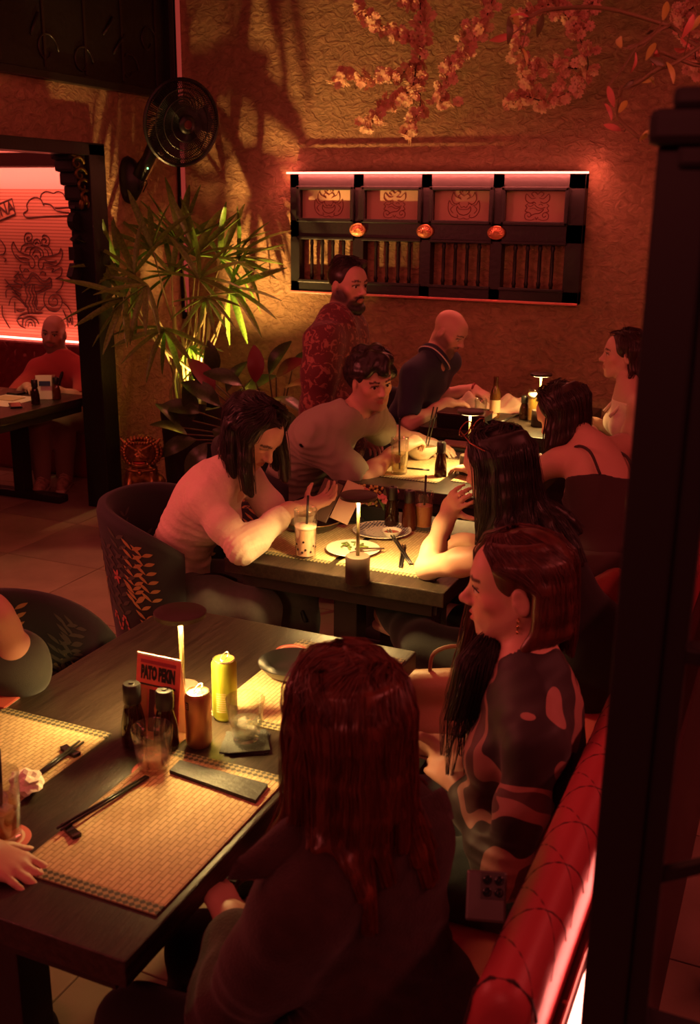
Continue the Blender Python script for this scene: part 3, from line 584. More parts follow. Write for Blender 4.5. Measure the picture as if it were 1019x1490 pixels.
def bottle(x, y, label, z=TZ, h=.15, liq=(.03, .008, .004), group='soy sauce bottles', cap=BLACKM):
    t = thing('sauce_bottle', label, 'bottle', (x, y, z), group=group)
    MB().lathe([(.018,0),(.0265,.003),(.0275,.012),(.026,.055),(.019,h*.62),(.0165,h*.68),(.0175,h*.76),(.002,h*.76)], 24).build('bottle_body', mat('soy_glass_%d' % int(liq[0]*1000), liq, .07, spec=.6, trans=.25), t, smooth=True, angle=50)
    MB().lathe([(.0185,h*.70),(.0195,h*.72),(.0195,h*.97),(.017,h),(.006,h),(.005,h+.003),(.001,h+.003)], 24).build('cap', mat('bottle_cap', (.022,.02,.018), .3, spec=.6), t, smooth=True, angle=40)
    return t
def chopsticks(a, b, label, gap=.009, z=TZ+.006, z2=None, group='pairs of black chopsticks'):
    a, b = np.array(a[:2]), np.array(b[:2]); c = (a+b)/2; d = (b-a)/np.linalg.norm(b-a); p = np.array([-d[1], d[0]]); out = []
    t = thing('chopstick_pair', label, 'chopsticks', (c[0], c[1], z), group=group); m = mat('chopstick_black', (.012,.011,.010), .28, spec=.6)
    for s_ in (-1, 1):
        o0 = a-c+p*gap*s_*.55; o1 = b-c+p*gap*s_*.35
        MB().tube([(o0[0], o0[1], 0), (o1[0], o1[1], (z2 or z)-z)], [.0030, .0036], 6).build('stick', m, t, smooth=True)
    return t
def rest(p, rz, label):
    t = thing('chopstick_rest', label, 'chopstick rest', (p[0], p[1], TZ+.0036), rz, 'black lacquer chopstick rests'); m = mat('rest_lacquer', (.015,.012,.012), .18, spec=.6)
    s = MB(); P = [(-.024,.0),(.024,.0),(.026,.009),(.018,.0075),(0,.0055),(-.018,.0075),(-.026,.009)]
    s.prism(P, -.0085, .0085, Matrix(((1,0,0,0),(0,0,1,0),(0,1,0,0),(0,0,0,1)))); s.build('rest_block', m, t); return t
# --- table 1
def Z1(x, y, z=TZ): return atz(x, y, z)
p = Z1(224, 1122); coaster(p[0], p[1], 'pink coaster under the tumbler near the chopsticks', .046)
tumbler(p[0], p[1], 'faceted water tumbler on a pink coaster beside the slate', .30, z=TZ+.0035, ice=0, drink=thin_glass('pink_water', (1,.72,.62), .05, .4, haze=(.8,.4,.3), hz=.18))
p = Z1(357, 1082); nk = thing('cloth_napkin', 'black folded napkin under the iced tumbler', 'napkin', (p[0], p[1], TZ), .35)
NAPK = mat('napkin_black', (.02,.02,.018), .8, bump=.3, bscale=200)
for i in range(3): MB().bbox((.003*i, -.002*i, .002+.003*i), (.098-.004*i, .094, .0032), .0014, rz=.12*i).build('fold', NAPK, nk)
tumbler(p[0], p[1]+.004, 'faceted tumbler with ice water on the black napkin', .40, z=TZ+.0105, ice=3)
def can(x, y, h, m, label, extra=None):
    t = thing('drink_can', label, 'can', (x, y, TZ)); r = .0285
    MB().lathe([(.020,.002),(.0225,0),(r-.001,.008),(r,.013),(r,h-.012),(r-.004,h-.003)], 32).build('can_body', m, t, smooth=True, angle=50)
    AL = mat('aluminium', (.75,.70,.60), .25, metal=1)
    MB().lathe([(r-.004,h-.004),(r-.0035,h),(r-.0055,h+.0005),(r-.0065,h-.005),(.001,h-.005)], 32).build('lid', AL, t, smooth=True, angle=40)
    s = MB(); s.tube([(.009*math.cos(a)*.75+.001, .013*math.sin(a)+.002, h-.002+.012*(math.sin(a)+1)*.5) for a in np.linspace(0, 2*PI, 17)], .0014, 5); s.build('tab', AL, t, smooth=True)
    if extra: extra(t, r, h)
    return t
def wrap(t, r, a0, a1, z0, z1, m, name, n=10):
    s = MB()
    for i in range(n+1):
        a = a0+(a1-a0)*i/n
        for z in (z0, z1): s.v.append((1.008*r*math.cos(a), 1.008*r*math.sin(a), z))
    for i in range(n): s.f.append((2*i, 2*i+2, 2*i+3, 2*i+1))
    s.build(name, m, t)
p = Z1(290, 1083)
def ce(t, r, h):
    wrap(t, r, -2.15, -1.75, h*.72, h*.86, mat('can_badge', (.04,.02,.015), .5), 'badge'); 
    s = MB(); M = Matrix.Rotation(-1.95+PI/2, 4, 'Z')
    for i in range(3): MB().bbox(tuple(M @ Vector((0, -r*1.012, h*(.75+.035*i)))), (.006, .0006, .0016), .0002, rz=-1.95+PI/2).build('badge_mark', mat('badge_mark', (.6,.3,.15), .5), t)
can(p[0], p[1], .128, mat('copper_can', (.62,.30,.14), .32, metal=.85, bump=.03, bscale=300), 'copper drink can with a small dark badge', ce)
p = Z1(328, 1044)
def ge(t, r, h):
    for i in range(9): wrap(t, r, -1.75, -.95, h*.18+i*.0055, h*.18+i*.0055+.002, mat('can_print', (.75,.62,.30), .5), 'printed_line', 6)
    wrap(t, r, -2.9, -2.2, h*.2, h*.75, mat('can_swirl', (.62,.60,.12), .35, metal=.6), 'swirl')
can(p[0], p[1], .147, mat('green_can', (.50,.55,.06), .32, metal=.75), 'yellow-green drink can opened, beside the tumbler with ice', ge)
p = Z1(196, 1083); bottle(p[0], p[1], 'dark soy sauce bottle standing clear of the tent card', h=.145); p = Z1(235, 1090, TZ); bottle(p[0]+.008, p[1]+.008, 'dark soy sauce bottle touching the tent card', h=.138)
# tent card
a_, b_ = Z1(207, 1045), Z1(270, 1066); cx, cy = -1.208, 1.737
REDC = mat('card_red', (.75,.15,.11), .6, var=.15, vscale=30); tc_ = thing('tent_card', 'red PATO PEKIN tent card standing behind the sauce bottles', 'tent card', (cx, cy, TZ))
cw, chh = .112, .19
for s_, nme in ((-1, 'front_leaf'), (1, 'back_leaf')):
    s = MB(); s.add([(-cw/2, s_*.028, 0), (cw/2, s_*.028, 0), (cw/2, 0, chh), (-cw/2, 0, chh), (-cw/2, s_*.0265, 0), (cw/2, s_*.0265, 0), (cw/2, s_*-.0015, chh), (-cw/2, s_*-.0015, chh)], [(0,1,2,3),(7,6,5,4),(0,4,5,1),(1,5,6,2),(2,6,7,3),(3,7,4,0)])
    lf = s.build(nme, REDC if s_ < 0 else PAPER, tc_)
    if s_ < 0: front = lf
tilt = math.atan2(.028, chh); ML = Matrix.Translation((0, -.028, 0)) @ Matrix.Rotation(PI/2-tilt, 4, 'X')
INKB = mat('card_ink', (.02,.01,.012), .6)
text_mesh('title_lettering', 'PATO PEKIN', .026, INKB, ML @ Matrix.Translation((0, chh*.785, .0012)) @ Matrix.Diagonal((1, 1.5, 1, 1)), front, .60, bold=.0017)
def flat(x0, x1, y0_, y1_, m, name, par, z=.0011):
    s = MB(); s.box(((x0+x1)/2, (y0_+y1_)/2, z), (x1-x0, y1_-y0_, .0004)); s.v = [tuple(ML @ Vector(q)) for q in s.v]; s.build(name, m, par)
flat(-.045, .045, chh*.90, chh*.94, mat('card_strip', (.35,.03,.06), .6), 'printed_strip', front); flat(-.045, .045, chh*.64, chh*.66, INKB, 'printed_rule', front)
flat(-.02, .045, chh*.10, chh*.60, mat('card_block', (.08,.02,.03), .6), 'printed_picture', front); flat(-.046, -.026, chh*.10, chh*.60, mat('card_orange', (.70,.20,.12), .6), 'printed_column', front)
s = MB(); s.ball((.012, chh*.38, .0014), (.018, .024, .0006), 14); s.v = [tuple(ML @ Vector(q)) for q in s.v]; s.build('printed_dish', mat('card_dish', (.45,.18,.08), .6), front)
s = MB(); s.box((0, 0, .001), (cw, .05, .001)); s.build('base_fold', PAPER, tc_)
# slate, bowl, coaster, sticks
a_, b_, c_, d_ = [Z1(*q) for q in ((247, 1128), (262, 1113), (390, 1148), (372, 1172))]
sl = thing('slate_board', 'black rectangular slate on the straw placemat by the table edge', 'slate', tuple(Z1(319, 1141, TZ+.004)))
s = MB(); q = [(p_[0]-sl.location[0], p_[1]-sl.location[1]) for p_ in (d_, c_, b_, a_)]; s.prism(q, 0, .008); s.build('slate_slab', mat('slate', (.022,.021,.020), .55, bump=.25, bscale=60), sl)
p = Z1(425, 985); bw = thing('black_bowl', 'black round bowl on the far placemat behind the cans', 'bowl', (p[0]+.0, p[1], TZ+.004))
DK = mat('black_ceramic', (.018,.017,.016), .3, spec=.6); BP = [(.03,0),(.04,.004),(.065,.014),(.082,.034),(.085,.038),(.081,.037),(.063,.018),(.035,.009),(.001,.008)]
MB().lathe(BP, 36).build('bowl_shell', DK, bw, smooth=True, angle=50)
p = Z1(424, 950); coaster(p[0], p[1], 'pink coaster on the placemat behind the black bowl', .042, TZ+.004)
chopsticks(Z1(455, 962), Z1(487, 935), 'black chopsticks across the hem of the far placemat')
a_, b_ = Z1(92, 1212), Z1(214, 1135); chopsticks(a_+(a_-b_)*.04, b_, 'black chopsticks lying beside the slate on the placemat', z=TZ+.0130, z2=TZ+.0075); p = Z1(104, 1214); rest(p, -.45, 'black chopstick rest on the placemat with the slate')
a_, b_ = Z1(112, 1092), Z1(36, 1147); chopsticks(a_+(a_-b_)*.1, b_, 'black chopsticks near the tall drink glass', z=TZ+.0130, z2=TZ+.0075); p = Z1(103, 1098); rest(p, -.30, 'black chopstick rest on the placemat near the tall drink glass')
# tall drink at the table's left, crumpled paper, menu
p = Z1(5, 1222); coaster(p[0], p[1], 'pink coaster under the tall amber drink', .05)
AMB = thin_glass('amber_drink', (.9,.55,.2), .04, .4, haze=(.7,.38,.1), hz=.4)
def amb(t, r, h):
    for i in range(3): MB().bbox((.012*math.cos(i*2.1), .012*math.sin(i*2.1), .06+.014*i), (.022,.022,.02), .004, rz=i).build('ice_cube', ICE, t)
highball(p[0], p[1], 'tall glass of amber drink with black straw on its coaster', AMB, .42, z=TZ+.0035, r=.038, h=.135, straw=(.008, .0, .185), extra=amb)
p = Z1(36, 1163); cr_ = thing('paper_wad', 'crumpled paper napkin behind the tall amber drink', 'napkin', (p[0]-.012, p[1]+.02, TZ+.004))
bm = bmesh.new(); bmesh.ops.create_icosphere(bm, subdivisions=3, radius=.03)
for v_ in bm.verts: f_ = 1+.22*math.sin(v_.co.x*210+1)*math.cos(v_.co.y*190)+.18*math.sin(v_.co.z*260+v_.co.x*130); v_.co = Vector((v_.co.x*f_, v_.co.y*f_, max(0, .02+v_.co.z*f_*.75)))
s = MB(); bm.verts.index_update(); s.add([v_.co for v_ in bm.verts], [[v_.index for v_ in f_.verts] for f_ in bm.faces]); bm.free(); s.build('crumpled_sheet', PAPER, cr_)
p = Z1(-28, 1012); mn = thing('menu_booklet', 'dark red menu booklet at the far side of the straw placemat', 'menu', (p[0], p[1]+.02, TZ), .1)
MB().bbox((0, 0, .004), (.19, .13, .006), .001).build('cover', mat('menu_red', (.40,.07,.05), .6), mn); MB().bbox((.002, 0, .0015), (.184, .126, .003), .0005).build('pages', PAPER, mn)
# --- table 2
p = atz(445, 812, TZ); TEA = mat('milk_tea', (.80,.48,.34), .3, sub=.0)
def boba(t, r, h):
    for i in range(26):
        a = i*2.39996; rr = (r*.80) if i % 3 else r*.5; MB().ball((rr*math.cos(a), rr*math.sin(a), .022+.0016*i+(i % 5)*.002), .0042, 8).build('tapioca_pearl', mat('tapioca', (.02,.01,.008), .25), t, smooth=True)
    MB().lathe([(.002,h*.62),(r*.9,h*.62),(r*.92,h*.68),(.002,h*.70)], 20).build('foam', mat('tea_foam', (.85,.66,.50), .6), t, smooth=True)
highball(p[0], p[1], 'tall glass of bubble milk tea with black straw', TEA, .60, r=.039, h=.17, straw=(.006, .006, .215), extra=boba)
WHITE = mat('white_ceramic', (.78,.72,.62), .25, spec=.6)
p = atz(510, 804, TZ); wp = thing('white_plate', 'white round plate with scraps behind the table lamp', 'plate', (p[0]+.01, p[1], TZ+.004))
PL = [(.04,0),(.05,.003),(.085,.010),(.092,.014),(.090,.0155),(.082,.0125),(.05,.006),(.001,.005)]
MB().lathe(PL, 40).build('dish', WHITE, wp, smooth=True, angle=50)
GRN = mat('herb_green', (.13,.20,.03), .6)
for i in range(7):
    a = i*.9; s = MB(); s.tube([(.02+.02*math.cos(a)-.03, .03+.012*math.sin(a), .009), (.035*math.cos(a)-.01, .03+.03*math.sin(a), .015), (.05*math.cos(a+.3)-.01, .03+.04*math.sin(a+.3), .010)], .003, 5); s.build('green_scrap', GRN, wp, smooth=True)
s = MB(); s.bbox((.06, .0, .02), (.10, .008, .004), .001, rz=.5); s.bbox((.03, -.035, .014), (.05, .02, .006), .002, rz=1.1); s.build('dark_scrap', mat('dark_food', (.05,.02,.012), .5), wp)
p = atz(556, 778, TZ); bp_ = thing('patterned_plate', 'blue and white scale-patterned plate on the straw placemat', 'plate', (p[0], p[1], TZ+.004))
m = mat('scale_pattern', (.7,.66,.6), .3); nt = m.node_tree; N = nt.nodes; L = nt.links; tc = N.new('ShaderNodeTexCoord'); vo = N.new('ShaderNodeTexVoronoi'); vo.inputs['Scale'].default_value = 95; vo.inputs['Randomness'].default_value = .15; L.new(tc.outputs['Object'], vo.inputs[0]); cr = N.new('ShaderNodeMapRange'); cr.inputs[1].default_value = .42; cr.inputs[2].default_value = .5; L.new(vo.outputs['Distance'], cr.inputs[0]); mx = N.new('ShaderNodeMix'); mx.data_type = 'RGBA'; mx.inputs[6].default_value = (.03,.035,.09,1); mx.inputs[7].default_value = (.72,.66,.58,1); L.new(cr.outputs[0], mx.inputs[0]); L.new(mx.outputs[2], N['Principled BSDF'].inputs[0])
MB().lathe([(a*1.15, b*1.1) for a, b in PL], 40).build('dish', m, bp_, smooth=True, angle=50)
p = atz(570, 778, TZ+.02); sb = thing('sauce_bowl', 'small white bowl of red sauce on the patterned plate', 'bowl', (p[0], p[1], TZ+.0105))
MB().lathe([(.016,0),(.018,.003),(.030,.016),(.036,.027),(.034,.027),(.027,.016),(.001,.010)], 28).build('bowl_shell', WHITE, sb, smooth=True, angle=50); MB().lathe([(.001,.018),(.0275,.018),(.028,.0185),(.001,.019)], 24).build('sauce', mat('red_sauce', (.35,.05,.02), .15), sb)
p = atz(455, 772, TZ); pn_ = thing('black_pan_bowl', 'wide black rimmed bowl under the woman\'s hands', 'bowl', (p[0]-.005, p[1]+.0, TZ+.004))
MB().lathe([(.05,0),(.065,.003),(.095,.022),(.11,.042),(.1125,.043),(.108,.038),(.09,.021),(.06,.008),(.001,.007)], 40).build('bowl_shell', DK, pn_, smooth=True, angle=50)
s = MB(); s.tube([(.111*math.cos(t), .111*math.sin(t), .043) for t in np.linspace(0, 2*PI, 41)], .0022, 6, False); s.build('rim', mat('rim_brass', (.35,.22,.10), .35, metal=.7), pn_, smooth=True)
p = atz(490, 762, TZ); nb_ = thing('dark_napkin', 'black napkin folded beside the wide black bowl', 'napkin', (p[0]+.03, p[1]+.03, TZ+.003), .5)
for i in range(3): MB().bbox((.008*i, 0, .006+.007*i), (.12-.02*i, .07-.01*i, .008), .003, rz=.1*i, M=Matrix.Rotation(.08*i, 3, 'Y')).build('fold', NAPK, nb_)
chopsticks(atz(565, 782, TZ), atz(598, 824, TZ), 'black chopsticks crossed by the patterned plate', z=TZ+.030, z2=TZ+.008); chopsticks(atz(588, 796, TZ), atz(583, 828, TZ), 'dark chopsticks lying beside the propped elbow', z=TZ+.007)
p = atz(570, 768, TZ); bottle(p[0]-.0, p[1], 'dark soy sauce bottle beside the flower box', h=.155); p = atz(592, 771, TZ); bottle(p[0]+.008, p[1], 'red-brown sauce bottle between the flower box and orange drink', h=.15, liq=(.10,.02,.008))
p = atz(616, 770, TZ); highball(p[0], p[1], 'glass of orange drink with black straw by the raised forearm', mat('orange_drink', (.75,.30,.10), .2, trans=.3), .62, r=.036, h=.14, straw=(.0, .012, .20), group='tall drink glasses')
s = MB()
p = atz(545, 757, TZ); fb = thing('flower_box', 'small black box of pink and yellow flowers on the table', 'flowers', (p[0], p[1], TZ))
MB().bbox((0, 0, .03), (.15, .055, .06), .004).build('planter_box', BLACKM, fb)
FP = mat('flower_pink', (.75,.30,.26), .6); FY = mat('flower_yellow', (.60,.50,.12), .6); FG = mat('flower_leaf', (.10,.16,.04), .5)
for i in range(26):
    x, y, z = random.uniform(-.075,.075), random.uniform(-.04,.03), random.uniform(.06,.115); kind = i % 3
    s = MB()
    if kind == 0:
        for k in range(6): a = k*1.047; s.ball((x+.011*math.cos(a), y+.011*math.sin(a), z), (.009,.009,.007), 6)
        s.ball((x, y, z+.006), .008, 6); s.build('blossom', FP, fb, smooth=True)
    elif kind == 1:
        for k in range(7): s.ball((x+random.uniform(-.014,.014), y+random.uniform(-.014,.014), z+random.uniform(-.012,.012)), .005, 6)
        s.build('blossom', FY, fb, smooth=True)
    else:
        a = random.uniform(0, 6.28); s.add([(x, y, .05), (x+.012*math.cos(a+1.4), y+.012*math.sin(a+1.4), z-.02), (x+.03*math.cos(a), y+.03*math.sin(a), z+.015), (x+.012*math.cos(a-1.4), y+.012*math.sin(a-1.4), z-.02)], [(0,1,2,3)]); s.build('leaf', FG, fb)
# --- table 3
p = atz(581, 690, TZ); coaster(p[0], p[1], 'pale coaster under the tall lime drink', .05, m=mat('coaster_pale', (.72,.5,.38), .7))
def lime(t, r, h):
    MB().lathe([(.001,-.002),(.019,-.002),(.019,.002),(.001,.002)], 18, (0, -r*.72, h*.44), M=Matrix.Rotation(PI/2-.1, 3, 'X')).build('lime_slice', mat('lime', (.62,.60,.25), .5), t)
    for i in range(3): MB().bbox((.01*math.cos(i*2), .008, .045+.018*i), (.02,.02,.018), .004, rz=i).build('ice_cube', ICE, t)
highball(p[0], p[1], 'tall lime drink with black straw on the pale coaster', thin_glass('lime_drink', (.95,.88,.6), .04, .4, haze=(.8,.65,.35), hz=.22), .55, z=TZ+.0035, r=.040, h=.16, straw=(-.004, .0, .245), extra=lime)
p = atz(612, 668, TZ); nbw = thing('noodle_bowl', 'white deep bowl the young man eats from', 'bowl', (p[0], p[1], TZ+.004))
MB().lathe([(.04,0),(.045,.004),(.048,.010),(.075,.032),(.092,.062),(.095,.070),(.092,.070),(.088,.060),(.07,.034),(.001,.022)], 40).build('bowl_shell', WHITE, nbw, smooth=True, angle=50)
MB().lathe([(.001,.050),(.078,.050),(.079,.051),(.001,.052)], 28).build('broth', mat('broth', (.45,.30,.12), .25), nbw)
p = atz(641, 694, TZ); bottle(p[0], p[1], 'dark soy sauce bottle on the noodle bowl table', h=.155)
chopsticks(atz(590, 683, TZ), atz(625, 686, TZ), 'dark chopsticks lying beside the noodle bowl', z=TZ+.007)
p = atz(700, 640, TZ+.0); nd = thing('plate_stack', 'dark tray with stacked plates at the far end of the noodle table', 'tray', (-1.50, 4.74, TZ)); MB().bbox((0,0,.008), (.26,.13,.014), .004).build('tray_base', DK, nd); MB().bbox((0,0,.022), (.18,.10,.012), .004).build('tray_lid', mat('tray_red', (.12,.02,.02), .35), nd)
p = atz(775, 672, TZ); mb2 = thing('side_plate', 'pale dish with scraps in front of the leaning woman', 'plate', (p[0]-.02, p[1]+.01, TZ+.004)); MB().lathe(PL, 36).build('dish', WHITE, mb2, smooth=True, angle=50)
for i in range(4): MB().tube([(.02*math.cos(i*1.5), .02*math.sin(i*1.5), .01), (.05*math.cos(i*1.5+.4), .05*math.sin(i*1.5+.4), .014)], .006, 6).build('green_scrap', GRN, mb2, smooth=True)
# --- table 4
p = atz(660, 626, TZ); bx4 = thing('black_box', 'flat black lacquer box at the near edge of the wall table', 'box', (p[0]+.02, 5.26, TZ)); MB().bbox((0,0,.035), (.26,.16,.07), .004).build('box_body', BLACKW, bx4); MB().bbox((0,0,.074), (.265,.165,.010), .003).build('lid', mat('lid_red_lit', (.06,.012,.012), .3), bx4)  # black lid, with the red light on its top put into the colour
p = atz(688, 586, TZ+.05); tr4 = thing('serving_tray', 'pinkish serving board under the bald man\'s hands', 'tray', (-1.72, 5.50, TZ)); MB().bbox((0,0,.02), (.34,.17,.016), .004).build('board', mat('board_pink', (.55,.32,.22), .5), tr4); MB().bbox((0,0,.006), (.28,.13,.012), .003).build('foot', BLACKM, tr4); MB().bbox((.02,.04,.034), (.2,.09,.014), .003).build('dark_dish', DK, tr4)
p = atz(717, 607, TZ); bb = thing('beer_bottle', 'brown glass beer bottle on the wall table', 'bottle', (p[0]+.01, p[1], TZ))
MB().lathe([(.002,0),(.029,.0),(.030,.004),(.030,.12),(.026,.145),(.014,.175),(.0125,.215),(.014,.22),(.014,.228),(.002,.228)], 24).build('bottle_body', mat('brown_glass', (.16,.06,.015), .06, spec=.6, trans=.4), bb, smooth=True, angle=50); MB().lathe([(.0302,.03),(.0304,.03),(.0304,.10),(.0302,.10)], 24, caps=False).build('paper_label', mat('beer_label', (.55,.40,.22), .6), bb)
p = atz(707, 612, TZ); tumbler(p[0]-.01, p[1]-.075, 'straight glass standing beside the beer bottle', .25, rb=.032, rt=.034, h=.13, drink=thin_glass('pale_ale', (.9,.65,.3), .04, .4, haze=(.7,.45,.15), hz=.2), grp='glasses on the wall table')
p = atz(776, 614, TZ); 
def ale(t, r, h): MB().lathe([(.002,h*.80),(r*.93,h*.80),(r*.95,h*.93),(.002,h*.94)], 20).build('foam', mat('beer_foam', (.85,.78,.6), .7), t, smooth=True)
highball(p[0], p[1], 'tall glass of foamy beer on the wall table', thin_glass('beer_gold', (.9,.65,.2), .04, .4, haze=(.75,.48,.10), hz=.45), .82, r=.036, h=.17, extra=ale)
p = atz(768, 612, TZ); bottle(p[0]-.03, p[1]+.03, 'small dark bottle beside the foamy beer', h=.13)
q = atz(770, 590, TZ); cd = thing('small_tent_card', 'small pale tent card standing near the foamy beer', 'tent card', (-1.335, 5.90, TZ))
for s_ in (-1, 1): MB().bbox((0, s_*.015, .07), (.10, .002, .14), .0005, M=Matrix.Rotation(s_*.18, 3, 'X')).build('card_leaf', mat('card_pale', (.62,.36,.24), .6), cd)
MB().bbox((0, -.022, .075), (.07, .001, .08), .0002, M=Matrix.Rotation(-.18, 3, 'X')).build('printed_panel', REDC, cd)
# crumpled cloth against the wall: one draped sheet
cl = thing('draped_cloth', 'crumpled pale cloth heaped against the wall on the table', 'cloth', (-1.66, 5.86, TZ))
s = MB(); nx, ny = 40, 26
for j in range(ny+1):
    for i in range(nx+1):
        u, v_ = i/nx, j/ny; x = -.24+.48*u; y = -.16+.32*v_
        hgt = .10*math.sin(PI*u)**.5*math.sin(PI*min(1, v_*1.15))**.6*(.55+.45*math.sin(7*u+3*v_))+.02*math.sin(23*u+9*v_)*math.sin(PI*v_)+.012*math.sin(31*v_-12*u)
        s.v.append((x+.02*math.sin(9*v_), y+.015*math.sin(11*u), max(.001+.0005*((i+j) % 2), hgt)))
for j in range(ny):
    for i in range(nx): a = j*(nx+1)+i; s.f.append((a, a+1, a+nx+2, a+nx+1))
o = s.build('sheet', mat('linen', (.62,.52,.36), .85, bump=.1, bscale=300), cl, smooth=True); md = o.modifiers.new('thick', 'SOLIDIFY'); md.thickness = .004
chopsticks(atz(728, 617, TZ), atz(760, 601, TZ), 'pale wooden sticks lying by the crumpled cloth', z=TZ+.008)
# --- far room table
t5 = thing('small_tent_card', 'pale tent card in front of the seated man in the far room', 'tent card', tuple(atz(68, 580, T5Z)))
for s_ in (-1, 1): MB().bbox((0, s_*.02, .075), (.10, .002, .15), .0005, rz=.5, M=Matrix.Rotation(.5, 3, 'Z') @ Matrix.Rotation(s_*.2, 3, 'X') @ Matrix.Rotation(-.5, 3, 'Z')).build('card_leaf', PAPER if s_ < 0 else mat('card_pale', (.62,.36,.24), .6), t5)
MB().bbox((.012, -.024, .10), (.07, .001, .03), .0002, rz=.5, M=Matrix.Rotation(.5, 3, 'Z') @ Matrix.Rotation(-.2, 3, 'X') @ Matrix.Rotation(-.5, 3, 'Z')).build('printed_panel', mat('print_blue', (.03,.04,.12), .6), t5)
p = atz(66, 584, T5Z); bottle(p[0]+.01, p[1]-.10, 'dark soy sauce bottle before the far room tent card', h=.15, z=T5Z, group='sauce bottles in the far room'); p = atz(82, 580, T5Z); bottle(p[0]+.02, p[1]-.02, 'reddish sauce bottle behind the far room tent card', h=.14, z=T5Z, liq=(.12,.03,.01), group='sauce bottles in the far room')
p = atz(14, 582, T5Z); pt = thing('paper_sheet', 'lit white paper placemat on the far room table', 'paper', (p[0], p[1]-.03, T5Z), .05); MB().bbox((0,0,.0015), (.28,.34,.002), .0005).build('sheet', PAPER, pt); MB().bbox((-.02,.05,.006), (.16,.12,.006), .002).build('folder', mat('folder_pale', (.6,.5,.3), .6), pt)
p = atz(22, 590, T5Z); ph = thing('phone', 'black phone lying on the far room table edge', 'phone', (p[0]+.02, p[1]-.02, T5Z+.003), .8); MB().bbox((0,0,.004), (.07,.15,.008), .003).build('handset', BLACKM, ph); MB().bbox((0,0,.0083), (.062,.14,.0006), .0002).build('screen', mat('screen_off', (.01,.01,.012), .08), ph)
# phone lying on the bench seat
p = atd(708, 1292, 1.62); ph = thing('phone', 'phone with four camera lenses propped on the bench', 'phone', tuple(p), .05)
TI = mat('phone_metal', (.16,.145,.14), .3, metal=.6); M = Matrix.Rotation(.25, 3, 'Z') @ Matrix.Rotation(-.5, 3, 'X')
MB().bbox(tuple(M @ Vector((0,0,-.012))), (.062,.009,.075), .004, M=M).build('handset', TI, ph)
isl = MB().bbox(tuple(M @ Vector((.010,-.0058,.004))), (.038,.003,.040), .001, M=M).build('camera_island', mat('phone_island', (.10,.09,.09), .25, metal=.5), ph)
for dx in (-.009, .009):
    for dz in (-.009, .009): MB().lathe([(.0072,-.001),(.0072,.002),(.0055,.0025),(.001,.0015)], 14, tuple(M @ Vector((.010+dx,-.0075,.004+dz))), M=M @ Matrix.Rotation(PI/2, 3, 'X')).build('lens', mat('lens_glass', (.01,.01,.012), .06, spec=.7), isl, smooth=True)
